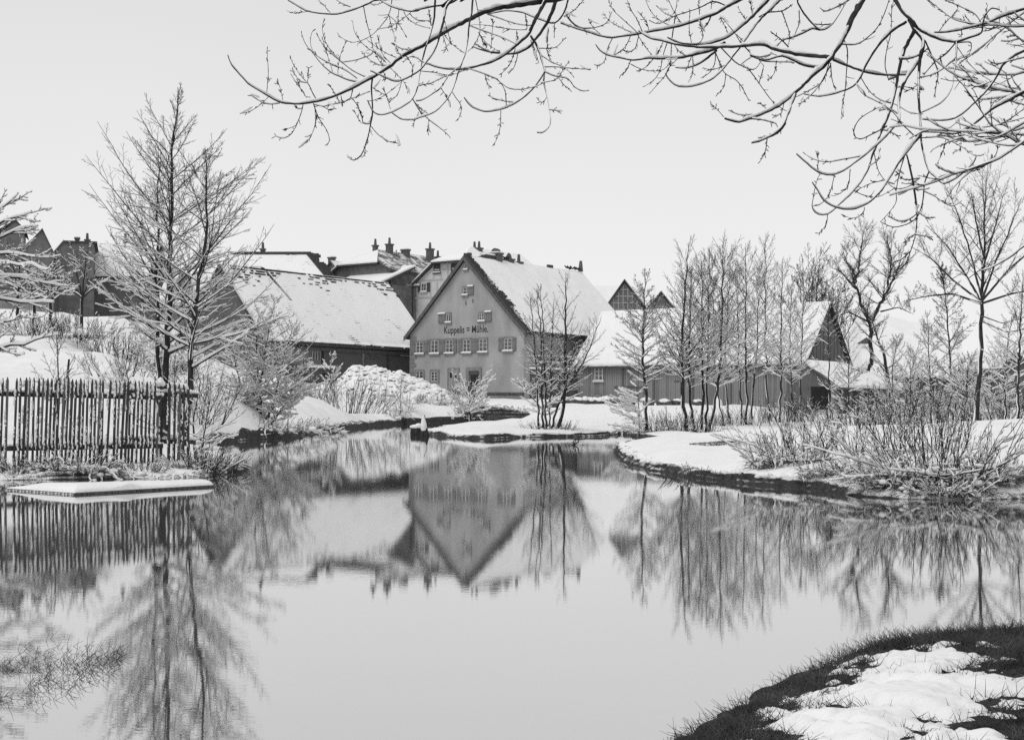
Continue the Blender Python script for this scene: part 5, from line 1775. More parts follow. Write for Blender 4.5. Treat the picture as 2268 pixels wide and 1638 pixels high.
# small snow laden tree in front of the mill doors
alder('small_tree', 'small spreading snow covered tree before the mill doorway', line_px([(1042, 925), (1040, 895), (1041, 885), (1039, 868)], 77.5), .07, 1.7, 24, 70, t0=.3, density=1.0, snow=.036, snow_top=.9, twig_scale=1.8, low=.2, high=.75, shape=.2)
shrub('bramble', 'snowy bramble tangle at the inlet below the small mill tree', foot(1058, 104.2), (2.2, .8), 1.3, 60, 71, open_=1.0, levels=(4, 3), snow=.03, twig=2.0, clump=20, lump_size=.4)

# the clump on the island
isl = [([(1193, 958), (1191, 880), (1185, 760), (1172, 645)], .045, .9), ([(1202, 958), (1201, 860), (1198, 740), (1190, 640)], .05, .95), ([(1210, 958), (1207, 860), (1203, 740), (1198, 632)], .05, .9), ([(1216, 957), (1220, 860), (1222, 760), (1228, 660)], .035, .8),
       ([(1238, 960), (1248, 905), (1253, 850), (1252, 740), (1253, 602)], .085, 1.25), ([(1222, 958), (1234, 900), (1260, 850), (1295, 800), (1332, 700)], .05, 1.2)]
lab = ['leftmost thin stem of the bare clump on the snowy island', 'second stem from the left in the bare island clump', 'third stem from the left in the bare island clump', 'short slender stem in the middle of the bare island clump', 'thickest snow plastered trunk of the bare island clump', 'stem bending far right from the foot of the island clump']
for i, (pts_, rr_, re_) in enumerate(isl):
    alder('bare_tree', lab[i], line_px(pts_, 61.5, .05), rr_, re_ * 1.25, 26, 80 + i, t0=.22, density=.75, snow=.013, snow_top=.12, low=.35, high=.95, group='bare stems on the snowy island')
alder('bare_tree', 'low snow laden side stem of the island clump spreading to the left', line_px([(1215, 958), (1200, 905), (1170, 870), (1140, 840)], 61.8), .03, 1.2, 18, 87, t0=.2, density=.9, snow=.02, snow_top=1, low=.2, high=.6, group='bare stems on the snowy island')
shrub('bank_weed', 'pale dead stalks round the foot of the island clump', foot(1218, 61.2), (1.3, .35), .55, 90, 88, open_=1.0, levels=(2,), snow=.012, twig=1.2, clump=14, lump_size=.14)

# the alder and the coppice before the shed
alder('alder_tree', 'single alder with wide layered boughs at the left of the coppice before the shed', line_px([(1432, 966), (1433, 900), (1424, 800), (1426, 700), (1429, 600)], 60.5), .075, 1.9, 46, 90, t0=.3, density=1.15, snow=.02, snow_top=.2, low=.1, high=.9, cones=2, twig_scale=1.2)
alder('sapling', 'low sapling with layered snowy boughs reaching left beside the single alder', line_px([(1415, 962), (1416, 910), (1409, 850)], 60), .03, 1.6, 26, 91, t0=.1, density=.8, snow=.02, snow_top=1, low=.0, high=.35, side=math.radians(185))
cop = [((1522, 955), (1512, 880), (1509, 760), (1525, 537), .09), ((1539, 955), (1528, 890), (1526, 780), (1530, 600), .06), ((1553, 958), (1558, 890), (1554, 760), (1554, 577), .06), ((1562, 958), (1566, 880), (1568, 760), (1571, 549), .055), ((1570, 958), (1590, 860), (1598, 740), (1602, 524), .065),
       ((1618, 950), (1609, 880), (1606, 780), (1617, 600), .05), ((1652, 950), (1654, 860), (1650, 740), (1652, 537), .06), ((1662, 950), (1670, 860), (1678, 740), (1681, 589), .05), ((1704, 935), (1697, 860), (1696, 740), (1696, 521), .055), ((1726, 935), (1730, 860), (1731, 740), (1733, 574), .06), ((1760, 930), (1752, 860), (1750, 760), (1752, 640), .04), ((1774, 925), (1772, 840), (1776, 740), (1782, 600), .05), ((1641, 950), (1640, 860), (1634, 740), (1630, 580), .045), ((1604, 952), (1588, 870), (1580, 760), (1582, 610), .04)]
nm = ['thickest snow plastered alder at the left end of the coppice', 'alder with a forked low bough second in the coppice', 'slender alder third from the left in the coppice', 'alder leaning against its twin in the left coppice group', 'tall alder curving right out of the left coppice group', 'thin alder left of the gap in the coppice', 'tall straight alder right of the coppice gap', 'alder close right of the tall straight coppice alder', 'tallest alder tip towards the right of the coppice', 'alder with a low snowy fork in the right coppice', 'short thin alder in the right coppice', 'last alder of the coppice beside the shed gable', 'slender alder between the two coppice groups', 'thin alder behind the curving coppice alder']
for i, (a, b, c, e, rr_) in enumerate(cop):
    d = [60, 60.5, 61, 62, 61.5, 72, 71.5, 72, 78, 77, 79, 81, 72, 70][i]
    alder('alder_tree', nm[i], line_px([a, b, c, e], d), rr_, 2.0 if rr_ > .05 else 1.6, 38, 100 + i, t0=.26, density=1.1, snow=.022, snow_top=.08, low=.35, high=1.05, twig_scale=1.2, shape=.7, group='alders of the coppice before the plank shed')
for i, (px, d, h_, s) in enumerate([(1490, 60, 1.1, 1.3), (1540, 59.5, .9, 1.2), (1592, 70, .9, 1.0), (1645, 71, 1.1, 1.4), (1700, 74, 1.4, 1.6), (1748, 78, 1.4, 1.4), (1455, 60.5, .8, .8)]):
    shrub('undergrowth', ['pale stalks between single alder and coppice', 'snowy stalks at the foot of the left coppice group', 'stalks on the bank in the coppice gap', 'stalks at the foot of the middle coppice alders', 'snowy thicket at the foot of the right coppice', 'snowy thicket below the last coppice alder', 'low stalks at the foot of the single alder'][i], foot(px, d), (s, .5), h_, 50, 120 + i, open_=.55, levels=(4, 2), snow=.014, twig=1.3, clump=8, lump_size=.16, group='undergrowth along the coppice bank')

# right background
p_ = lambda px, py, d: P(px, py, d)
wl_ = lambda *q: [P(x, y, 106) for x, y in q]
alder('old_willow', 'old forked willow with a broad bare crown behind the shed gable', line_px([(1934, 905), (1926, 764), (1926, 712), (1905, 660), (1884, 600), (1864, 545)], 106), .24, 2.3, 24, 139, t0=.42, density=1.25, snow=.016, snow_top=.2, low=.55, high=1.0, twig_scale=1.9, shape=.5, wig=.08,
      more=[(wl_((1926, 712), (1944, 682), (1967, 648), (1972, 590), (1966, 515)), .15, 2.2, 22, .2), (wl_((1893, 635), (1903, 580), (1914, 506)), .1, 1.9, 16, .15), (wl_((1969, 640), (1990, 590), (2002, 550)), .09, 1.8, 14, .15), (wl_((1896, 640), (1860, 600), (1836, 590)), .08, 1.6, 12, .2), (wl_((1926, 714), (1880, 690), (1842, 706)), .07, 1.2, 9, .3), (wl_((1950, 690), (1990, 680), (2024, 696)), .06, 1.2, 9, .3)])
tl_ = lambda *q: [P(x, y, 55 + (0.9 if i % 2 else -.6)) for i, (x, y) in enumerate(q)]
alder('tall_tree', 'tallest tree on the right with a clean trunk and a wide cone laden crown', line_px([(2160, 930), (2172, 778), (2173, 668), (2180, 560), (2181, 470), (2184, 388)], 55.5), 0.115, 1.9, 18, 138, t0=.5, density=.95, snow=.008, snow_top=.2, low=.55, high=1.0, twig_scale=1.15, shape=.45, cones=1, wig=.02,
      more=[(tl_((2173, 668), (2140, 610), (2095, 540), (2052, 500)), .045, 1.2, 10, .25), (tl_((2173, 668), (2110, 620), (2060, 570), (2015, 545)), .042, 1.1, 9, .25), (tl_((2173, 660), (2150, 560), (2120, 470), (2100, 425)), .045, 1.3, 10, .25), (tl_((2174, 668), (2205, 580), (2240, 500), (2262, 440)), .045, 1.3, 10, .25), (tl_((2174, 668), (2230, 600), (2290, 550), (2330, 520)), .045, 1.2, 9, .25),
            (tl_((2172, 672), (2110, 650), (2050, 656), (2000, 668)), .045, .7, 6, .3), (tl_((2174, 672), (2240, 650), (2300, 640), (2340, 650)), .045, .8, 6, .3), (tl_((2178, 570), (2160, 480), (2150, 420)), .045, 1.1, 7, .2), (tl_((2178, 590), (2205, 500), (2222, 430)), .045, 1.1, 7, .2), (tl_((2176, 700), (2220, 716), (2280, 700)), .022, .3, 3, .4), (tl_((2176, 712), (2230, 736), (2300, 722)), .022, .3, 3, .4)])
alder('bare_tree', 'second stem slanting from the old willow down to the thicket', line_px([(1975, 900), (1960, 790), (1940, 740), (1928, 700)], 104), .2, 2.2, 18, 140, t0=.2, density=.8, snow=.03, twig_scale=2.2)
alder('bare_tree', 'fuzzy cone hung alder in the middle of the right thicket', line_px([(2112, 925), (2108, 850), (2098, 700), (2086, 590)], 76), .07, 2.0, 50, 141, t0=.25, density=1.2, snow=.018, snow_top=.1, cones=2, twig_scale=1.5, low=.2, high=.9)
alder('bare_tree', 'thin alder left of the fuzzy cone hung one in the right thicket', line_px([(2062, 925), (2058, 800), (2054, 690)], 78), .05, 1.5, 30, 142, t0=.2, density=1, snow=.02, snow_top=.3, twig_scale=1.5)
alder('bare_tree', 'slender bare tree near the right edge before the cottage', line_px([(2256, 930), (2254, 830), (2262, 700), (2266, 610)], 48), .05, 1.6, 30, 143, t0=.3, density=.9, snow=.014, snow_top=.3)
alder('bare_tree', 'thin pale stem left of the slender tree at the right edge', line_px([(2228, 925), (2224, 850), (2232, 760), (2240, 700)], 50), .035, 1.2, 24, 144, t0=.25, density=.9, snow=.016, snow_top=.6)
alder('bare_tree', 'slim young tree close to the left of the cart shelter roof', line_px([(1838, 905), (1836, 800), (1834, 700), (1838, 640)], 88), .05, 1.5, 26, 145, t0=.2, density=.8, snow=.018, snow_top=.4, twig_scale=1.6)
alder('bare_tree', 'slim young tree in front of the board fence by the shelter', line_px([(1878, 905), (1880, 800), (1880, 720)], 88), .05, 1.5, 26, 146, t0=.2, density=.9, snow=.022, snow_top=.5, twig_scale=1.6)
alder('bare_tree', 'snowy young tree over the board fence right end', line_px([(1980, 910), (1975, 820), (1990, 745)], 94), .05, 1.9, 32, 147, t0=.15, density=1, snow=.024, snow_top=.6, twig_scale=1.7)
alder('bare_tree', 'bent snowy young tree beside the old willow foot', line_px([(2020, 910), (2016, 830), (2035, 760)], 98), .05, 1.9, 32, 148, t0=.15, density=1, snow=.024, snow_top=.6, twig_scale=1.7)
alder('bare_tree', 'snow heavy young tree below the tall tree trunk', line_px([(2145, 925), (2140, 850), (2150, 790)], 70), .05, 1.7, 34, 149, t0=.1, density=1.1, snow=.024, snow_top=.8, twig_scale=1.5, low=.15)
alder('bare_tree', 'snow heavy young tree right of the tall tree trunk', line_px([(2200, 920), (2196, 850), (2205, 790)], 68), .04, 1.5, 30, 150, t0=.1, density=1.0, snow=.022, snow_top=.8, twig_scale=1.5, low=.15)
lt = ['thicket before the board fence right of the cart shelter', 'snowy thicket before the dark low barn, left part', 'snowy thicket before the dark low barn, middle part', 'snowy thicket before the dark low barn, right part', 'snowy thicket left of the cart shelter opening', 'snowy thicket between low barn and cottage', 'snowy thicket at the right edge below the cottage', 'stalky thicket on the channel bank right of the shelter', 'stalky thicket on the channel bank below the tall tree']
for i, (px, d, h_, s) in enumerate([(1912, 84, 2.0, 1.8), (1960, 92, 2.8, 2.4), (2035, 97, 3.4, 2.8), (2115, 74, 3.0, 2.4), (1762, 80, 1.6, 1.2), (2185, 74, 2.6, 2.0), (2250, 60, 1.8, 1.8), (1945, 55, 1.3, 1.8), (2080, 64, 1.8, 2.2)]):
    shrub('thicket', lt[i], foot(px, d), (s, .9), h_, 42, 160 + i, open_=.6, levels=(6, 4), snow=.034, twig=1.7, r=.014, group='thicket on the right bank')
for i, (px, d, h_) in enumerate([(1798, 172, 9), (1845, 176, 7.5)]):
    x, y = XY(px, d)
    spread_tree('distant_tree', ['distant dense round tree rising over the shed roof', 'lower distant dense tree next to the shed gable'][i], (x, y, 3), (x, y, 7.5), [(x + dx, y + dy, 5 + h_ * f, .05) for dx, dy, f in ((-1.8, 0, 1.35), (0, .5, 1.62), (1.8, 0, 1.4), (-3, .4, 1.05), (3, 0, 1.1), (.9, 1, 1.5), (-.8, -1, 1.5))], .25, 10 + i, levels=(9, 7, 4), snow=0, cones=3, twig=3.2)
for i, (px, d, h_) in enumerate([(1700, 168, 7.0), (1620, 170, 6.6)]):
    x, y = XY(px, d)
    spread_tree('distant_tree', ['distant low dark tree seen between coppice stems', 'distant dark tree top left behind the coppice'][i], (x, y, 3), (x, y, 7), [(x + dx, y, 4 + h_ * f, .05) for dx, f in ((-2, 1.2), (0, 1.45), (2, 1.25), (-3.4, 1.0), (3.4, 1.0))], .25, 14 + i, levels=(8, 6, 4), snow=0, cones=3, twig=3.2)

# the two willow bushes on the near side of the peninsula
shrub('willow_bush', 'willow bush leaning left over the water on the peninsula tip side', foot(1745, 24.2), (.6, .35), 1.0, 60, 180, lean=(-.25, -.1), open_=.75, levels=(4, 3), snow=.014, r=.006, clump=60, lump_size=.11, snow_top=.4,
      arms=[((-.2, -.1, .15), (-1, -.15, .28), 1.3), ((-.3, 0, .2), (-1, -.1, .45), 1.1), ((.3, -.2, .1), (1, -.2, .12), 1.2), ((.0, -.2, .1), (.9, -.3, .05), .9), ((.1, 0, .2), (-.6, 0, 1), 1.2)])
shrub('willow_bush', 'larger willow bush with thick snow lumps at its foot on the right peninsula', foot(2070, 20.6), (1.15, .45), 1.2, 76, 181, lean=(-.18, 0), open_=.8, levels=(4, 3), snow=.015, r=.007, clump=130, lump_size=.13, snow_top=.4,
      arms=[((-.6, -.1, .15), (-1, -.1, .35), 1.5), ((-.7, -.2, .1), (-1, -.3, .06), 1.0), ((.6, -.2, .15), (1, -.1, .35), 1.0), ((-.2, -.3, .1), (.8, -.4, .12), .8), ((.0, -.3, .12), (-.9, -.4, .1), .9), ((.7, 0, .2), (.8, 0, .9), 1.1), ((-.5, 0, .2), (-.8, 0, .8), 1.3)])
shrub('willow_bush', 'thin upright willow shoots between the two peninsula bushes', foot(1905, 26), (1.2, .5), 1.2, 44, 182, lean=(-.1, 0), open_=.45, levels=(4, 3), snow=.009, r=.007, clump=30, lump_size=.1)
shrub('willow_bush', 'tall thin shoots behind the larger peninsula bush', foot(2050, 27), (1.0, .5), 1.5, 34, 183, open_=.4, levels=(5, 3), snow=.01, r=.008)
shrub('bramble', 'snow capped bramble clump at the water beside the larger peninsula bush', foot(2160, 20.6), (.5, .25), .5, 50, 184, open_=1.1, levels=(3, 2), snow=.01, clump=50, lump_size=.12)
shrub('bramble', 'low snowy bramble between the peninsula bushes at the water', foot(1950, 21.6), (.7, .2), .4, 45, 185, open_=1.2, levels=(3, 2), snow=.01, clump=44, lump_size=.1)
for i, (px, d, s_, h_) in enumerate([(1850, 22.6, .5, .4), (2010, 20.4, .5, .4), (2100, 20.1, .6, .45), (2225, 21.0, .5, .4)]):
    shrub('bramble', ['snow draped bramble at the water below the left peninsula bush', 'snow draped bramble at the water below the middle of the larger peninsula bush', 'snow draped bramble at the water right under the larger peninsula bush', 'snow draped bramble at the water at the right edge of the peninsula'][i], foot(px, d), (s_, .16), h_, 46, 210 + i, lean=(0, -.5), open_=1.2, levels=(3, 2), snow=.012, clump=44, lump_size=.1, up=-.05, group='brambles along the peninsula water edge')
shrub('bank_weed', 'drooping dead reeds at the water edge of the peninsula', W(1560, 1062) + vec(0, .1, .0), (.7, .1), .35, 26, 186, lean=(.1, -.3), open_=.9, levels=(1,), snow=0, up=-.12, bark=M_grass)

# far left: a big snow laden tree standing outside the frame, its boughs reaching in
spread_tree('snowy_tree', 'snow laden tree at the left edge with heavy white boughs reaching in', foot(-190, 30), P(-170, 640, 30), [(*P(40, 430, 29), .06), (*P(70, 470, 30), .1), (*P(85, 500, 31), .1), (*P(-60, 350, 30), .02), (*P(110, 570, 30), .12), (*P(115, 600, 29), .1), (*P(120, 670, 30), -.02), (*P(60, 700, 29), -.06, 11), (*P(150, 640, 31), .1), (*P(-250, 420, 30), .04), (*P(-350, 520, 30), .05), (*P(130, 740, 29), -.05, 9)], .12, 5, levels=(9, 6, 4), Lf=(.22, .42, .45), snow=.02, snow_top=.5, twig=1.1)
lo = ['orchard tree left of the steep house gable', 'forked orchard tree below the steep house gable', 'orchard tree before the gap between the two left houses', 'orchard tree right of the broad left house']
for i, (px, py, tx, ty, d) in enumerate([(36, 672, 40, 590, 72), (74, 688, 76, 620, 70), (110, 695, 112, 620, 69), (178, 700, 182, 600, 70)]):
    x, y = XY(px, d)
    b_ = vec(x, y, ground_z(x, y) - .1)
    f_ = P(tx, (py + ty) / 2 + 10, d)
    spread_tree('orchard_tree', lo[i], b_, f_, [(*P(tx + dx, ty + dy, d + dz), .06) for dx, dy, dz in ((-40, 10, 0), (-20, -30, .6), (10, -45, -.5), (40, -15, 0), (55, 20, .5), (-50, 30, -.5))], .11, 20 + i, levels=(7, 5, 4), snow=.03, snow_top=.8, twig=1.7, group='orchard trees on the left slope')
lh = ['snowy hedge below the garden wall at the left edge', 'snowy hedge below the forked orchard tree', 'snowy hedge running right below the broad left house', 'snowy hedge behind the fence trees', 'ragged hedge low on the slope at the left edge', 'ragged hedge low on the slope above the fence']
for i, (px, d, s, h_) in enumerate([(20, 66, 2.6, 1.4), (130, 64, 2.6, 1.3), (240, 64, 2.6, 1.5), (340, 66, 2.4, 1.6)]):
    shrub('hedge', lh[i], foot(px, d), (s, .8), h_, 70, 190 + i, open_=.6, levels=(6, 3), snow=.03, snow_top=1, twig=1.6, r=.014, clump=22, lump_size=.35, group='hedges on the left slope', cat='hedge')
# weeds under snow at the foot of the fence
lw_ = ['snow heaped weeds at the fence foot at the left edge', 'large snow heaped weed clump at the fence foot left of the middle post', 'snowy weeds at the fence foot below the middle post', 'dark thin weeds at the fence foot near the corner post', 'snow matted weeds at the water right of the fence corner', 'snowy bramble arching over the water right of the fence']
for i, (px, d, s, h_, cl, ls) in enumerate([(35, 23.75, .45, .42, 60, .13), (170, 23.85, .65, .5, 110, .15), (110, 23.9, .4, .35, 40, .1), (300, 24.6, .6, .3, 16, .05), (440, 25.6, .45, .55, 40, .08), (480, 26.2, .5, .5, 30, .07)]):
    shrub('bank_weed', lw_[i], foot(px, d), (s, .22), h_, 60, 200 + i, open_=1.0, levels=(3, 2), snow=.011, clump=cl, lump_size=ls, group='weeds along the fence foot')

bad = [o.name for o in scene.objects if o.parent is None and o.get('category') in ('tree', 'shrub', 'hedge') and not inside(main_outline, np.array([[o.location.x, o.location.y]]))[0]]

# ------------------------------------------------------------------ fence, landing raft, stones and small things
rng = np.random.default_rng(77)
def z2(X, Y):
    return .3269 * X, 595 + .3269 * Y
fa, fb = vec(*P(0, 880, 24.2)), vec(*P(420, 880, 27.3))
fdir = np.array((fb[0] - fa[0], fb[1] - fa[1])); flen = np.linalg.norm(fdir); fdir /= flen
frz = math.atan2(fdir[1], fdir[0])
fence = thing('picket_fence', 'weathered wooden picket fence with snow on its rails standing at the water on the left', 'fence', (fa[0], fa[1], 0.0), frz)
fuv = lambda X, Y: on_wall(*z2(X, Y), (fa[0], fa[1]), fdir)
tops = [14, 44, 108, 137, 167, 197, 227, 258, 287, 315, 342, 372, 400, 428, 455, 483, 510, 538, 565, 592, 618, 645, 671, 698, 736, 780, 805, 833, 860, 886, 912, 938, 963, 990, 1015, 1042, 1070]
wide = [1140, 1177, 1212, 1242, 1272]
bits = []
for i, X in enumerate([-105, -75, -46, -16] + tops + wide):
    big = X >= 1135
    Yt = np.interp(X, [0, 700, 1100, 1101, 1140, 1180, 1280], [732, 748, 768, 765, 765, 778, 790]) + rng.normal(0, 4)
    Yb = np.interp(X, [0, 1100, 1130, 1280], [1325, 1345, 1375, 1372]) + rng.normal(0, 12)
    if X == 1070: Yt = 905
    ut, zt = fuv(X, Yt)
    ub, zb = fuv(X - (rng.normal(20, 4) if not big else rng.normal(4, 4)), Yb)
    zb = min(zb, .3)
    w = (.040 if not big else .052) * rng.uniform(.85, 1.15)
    hh = zt - zb
    m = MB()
    tip = .075
    m.prism([(-w / 2, 0), (w / 2, 0), (w / 2, hh - tip), (0, hh), (-w / 2, hh - tip)], -.012, .012)
    o = link('picket', m.mesh('picket', M_fence2 if (i in (12, 17, 26) or rng.uniform() < .12) else M_fence), fence)
    o.location = (ub, -.03 + rng.normal(0, .004), zb)
    o.rotation_euler = (rng.normal(0, .01), math.atan2(ut - ub, hh), 0)
    # snow stuck to the left edge and under the point
    for zz in np.arange(zb + .15, zt - .05, .035):
        f_ = (zz - zb) / hh
        lowhi = .75 if (f_ > .8 or abs(zz - .62) < .12) else .42
        if fbm(np.array(zz * 2.5), np.array(X * .07), 3.0, 2) + rng.normal(0, .25) > .55 - lowhi:
            s_ = rng.uniform(.010, .02) * (1.25 if f_ > .8 else 1)
            bits.append(((ub + (ut - ub) * f_ - w * .5 - s_ * .4, -.03 + rng.normal(0, .01), zz), (s_, s_ * 1.1, s_ * 1.9)))
for X0, X1, Y0, Y1, off in ((-110, 1110, 843, 872, .02), (-110, 1110, 1220, 1199, .02), (860, 1360, 836, 858, .09), (850, 1345, 1163, 1172, .09)):
    u0, za = fuv(X0, Y0); u1, zb = fuv(X1, Y1)
    hh = .045 if off < .05 else .05
    MB().prism([(u0, za - hh), (u1, zb - hh), (u1, zb + hh), (u0, za + hh)], off, off + .05).build('rail', M_fence, fence)
    n_ = 90
    for k in range(n_):
        f_ = (k + rng.uniform()) / n_
        s_ = rng.uniform(.02, .045)
        bits.append(((u0 + (u1 - u0) * f_, off + .02 + rng.normal(0, .012), za + (zb - za) * f_ + hh + s_ * .35), (s_ * 1.7, .03, s_)))
for X, Yt, Yb, r in ((712, 860, 1330, .05), (1112, 765, 1400, .065), (1258, 800, 1370, .05)):
    u, zt = fuv(X, Yt); ub, zb = fuv(X - 12, Yb)
    MB().bar((ub, .13, min(zb, -.05)), (u, .13, zt), r * 1.05, r, 7).build('post', M_fence, fence)
    bits.append(((u, .12, zt + .03), (r * 1.1, r * 1.1, .06)))
    for zz in np.arange(.2, zt, .06):
        if rng.uniform() < .55:
            bits.append(((u - r * .8, .09, zz), (.03, .025, .05)))
for X, Y in ((1090, 765), (1105, 770), (1160, 775), (1195, 785), (1225, 790), (1258, 790), (1065, 770), (1265, 800)):
    u, zt = fuv(X, Y)
    bits.append(((u, .0, zt - .02), (.05, .05, .06)))
C = np.array([b[0] for b in bits]); S = np.array([b[1] for b in bits])
V, Fq = lumps(C, S, 1, .22)
me = bpy.data.meshes.new('fence_snow')
me.from_pydata([tuple(v) for v in V], [], [tuple(f) for f in Fq])
me.materials.append(M_snowpack)
me.polygons.foreach_set('use_smooth', [True] * len(me.polygons))
link('fence_snow', me, fence, 'stuff')

# landing raft of planks under a thick roll of snow
A_ = np.array(W(165, 1096)[:2]); B_ = np.array(W(474, 1078)[:2]); C_ = np.array(W(8, 1085)[:2])
B2 = B_ + np.array((-.12, .42)); A2 = A_ + np.array((-.35, 1.05))
raft = thing('landing_stage', 'low plank landing stage in the water under a thick roll of smooth snow', 'landing stage', (A_[0], A_[1], 0))
ring = [A_, B_, B2, A2, C_]
ax = (B_ - A_) / np.linalg.norm(B_ - A_)
def rel(p, z): return (p[0], p[1], z)
m = MB(); m.slab([(p[0] - A_[0], p[1] - A_[1], .03) for p in ring], .06)
m.build('deck', M_dboard, raft)
L_ = np.linalg.norm(B_ - A_)
for k in range(24):
    s0, s1 = L_ * k / 24, L_ * (k + .9) / 24
    p0_ = ax * s0; p1_ = ax * s1; nn = np.array((ax[1], -ax[0])) * .012
    MB().slab([(p0_[0] + nn[0], p0_[1] + nn[1], .034), (p1_[0] + nn[0], p1_[1] + nn[1], .034), (p1_[0], p1_[1] + .1, .034), (p0_[0], p0_[1] + .1, .034)], .03).build('plank', M_dboard, raft)
poly = np.array(ring)
xs_, ys_ = np.arange(poly[:, 0].min() - .1, poly[:, 0].max() + .1, .02), np.arange(poly[:, 1].min() - .1, poly[:, 1].max() + .1, .02)
A, B = np.meshgrid(xs_, ys_)
q = np.stack((A.ravel(), B.ravel()), 1)
sdd = np.where(inside(poly, q), 1, -1) * edge_dist(poly, q)
hs = .092 * np.sqrt(np.clip((sdd - .012) / .2, 0, 1)) ** .8 * (1 + .12 * fbm(q[:, 0], q[:, 1], 1.6, 3)) * np.clip(.25 + (q[:, 0] - C_[0]) / .9, .25, 1)
hs = hs + .05 * np.exp(-((q[:, 0] + 5.75) ** 2 + (q[:, 1] - 20.4) ** 2) / .03)
V = np.column_stack((q, np.where(sdd < .012, .005, .034 + hs)))
idx = np.arange(len(q)).reshape(A.shape)
Q = np.stack((idx[:-1, :-1], idx[:-1, 1:], idx[1:, 1:], idx[1:, :-1]), -1).reshape(-1, 4)
Q = Q[(sdd[Q] > -.02).all(1)]
np_mesh('snow_roll', V, Q, M_snow, raft)

# stumps at the tip of the island
def snowy_post(name, label, cat, px, yb, yt, r, lean, snow_from, pointed=True):
    b_ = W(px, yb)
    t_ = P(px, yt, b_[1])
    o = thing(name, label, cat, tuple(b_))
    n = 9
    s = np.linspace(0, 1, n)
    p = np.stack((s * lean, s * 0, -.15 + s * (t_[2] + .15)), 1)[None] + np.array(b_)
    rad = (r * (1 - (.8 if pointed else .15) * s ** 1.5) * rng.uniform(.9, 1.1, n))[None]
    mesh_batches('wood', [(p, rad)], [8], M_bark, o)
    k = int(n * snow_from)
    ps = p[:, k:].copy(); ps[..., 0] -= r * .12; ps[..., 1] -= r * .3; ps[:, -1, 2] += .05
    rs = rad[:, k:] * 1.08; rs[:, 0] *= .6; rs[:, -1] *= .5
    mesh_batches('snow', [(ps, rs)], [8], M_snowpack, o)
    return o
snowy_post('pointed_stump', 'tall pointed stump plastered with snow at the tip of the island', 'stump', 941, 966, 919, .2, -.05, .35)
b_ = W(921, 962)
st_ = thing('broken_stump', 'short broken dark stump with a snow cap left of the pointed stump', 'stump', tuple(b_))
V, Fq = lumps(np.array([[b_[0], b_[1], .12]]), np.array([[.26, .25, .28]]), 3, .07)
np_mesh('wood', V, Fq, M_bark, st_)
V, Fq = lumps(np.array([[b_[0] - .02, b_[1] - .02, .36], [b_[0] + .12, b_[1], .42]]), np.array([[.27, .25, .1], [.15, .16, .1]]), 3, .05)
np_mesh('snow_cap', V, Fq, M_snowpack, st_)
for i, (px, yb, yt) in enumerate([(892, 938, 922), (897, 938, 925)]):
    snowy_post('mooring_post', ['taller of two dark posts at the far water edge below the heap', 'shorter of two dark posts at the far water edge below the heap'][i], 'post', px, yb, yt, .14, .02, .8, False)

# heap of snow covered stones before the mill
hx = [712, 730, 745, 762, 782, 800, 830, 850, 870, 890, 910, 930, 950, 970, 985, 1000, 1020]
hy = [868, 850, 838, 820, 804, 804, 803, 807, 815, 820, 825, 832, 840, 850, 862, 874, 886]
dh = 109.0
pile = thing('stone_heap', 'long heap of snow covered field stones before the mill and barn', 'stone heap', (*XY(860, dh), 1.5))
nx, ny = 70, 18
PX = np.linspace(714, 1018, nx)
T = np.linspace(-1, 1, ny)
Vp = []
for t_ in T:
    for px in PX:
        ztop = P(px, np.interp(px, hx, hy), dh)[2]
        d = dh + t_ * (4.2 if t_ < 0 else 3)
        x, y = XY(px, d)
        zg = 1.2 + .1 * (t_ + 1)
        z = zg + (ztop - .3 - zg) * (1 - abs(t_) ** 1.35)
        Vp.append((x, y, z))
Vp = np.array(Vp)
Vp[:, 2] += .12 * fbm(Vp[:, 0], Vp[:, 1], 2.2, 3)
idx = np.arange(nx * ny).reshape(ny, nx)
Q = np.stack((idx[:-1, :-1], idx[:-1, 1:], idx[1:, 1:], idx[1:, :-1]), -1).reshape(-1, 4)
np_mesh('snow_mantle', Vp, Q, M_snow, pile)
rocks = []
for k in range(10):
    bv, bf = ico(2)
    V = bv * (1 + .0 * bv)
    nrm_ = rng.normal(0, 1, (5, 3)); nrm_ /= np.linalg.norm(nrm_, axis=1, keepdims=True)
    V = V.copy()
    for j in range(5):                          # cut a few flats, as on broken stone
        dd = V @ nrm_[j]
        V -= np.clip(dd - rng.uniform(.55, .8), 0, 1)[:, None] * nrm_[j]
    V *= np.array((1, rng.uniform(.75, 1), rng.uniform(.6, .85)))
    me = bpy.data.meshes.new('stone')
    me.from_pydata([tuple(v) for v in V], [], [tuple(f) for f in bf])
    me.materials.append(M_rock)
    me.polygons.foreach_set('use_smooth', [True] * len(me.polygons))
    rocks.append(me)
bvt = Vp.reshape(ny, nx, 3)
cnt = 0
placed = []
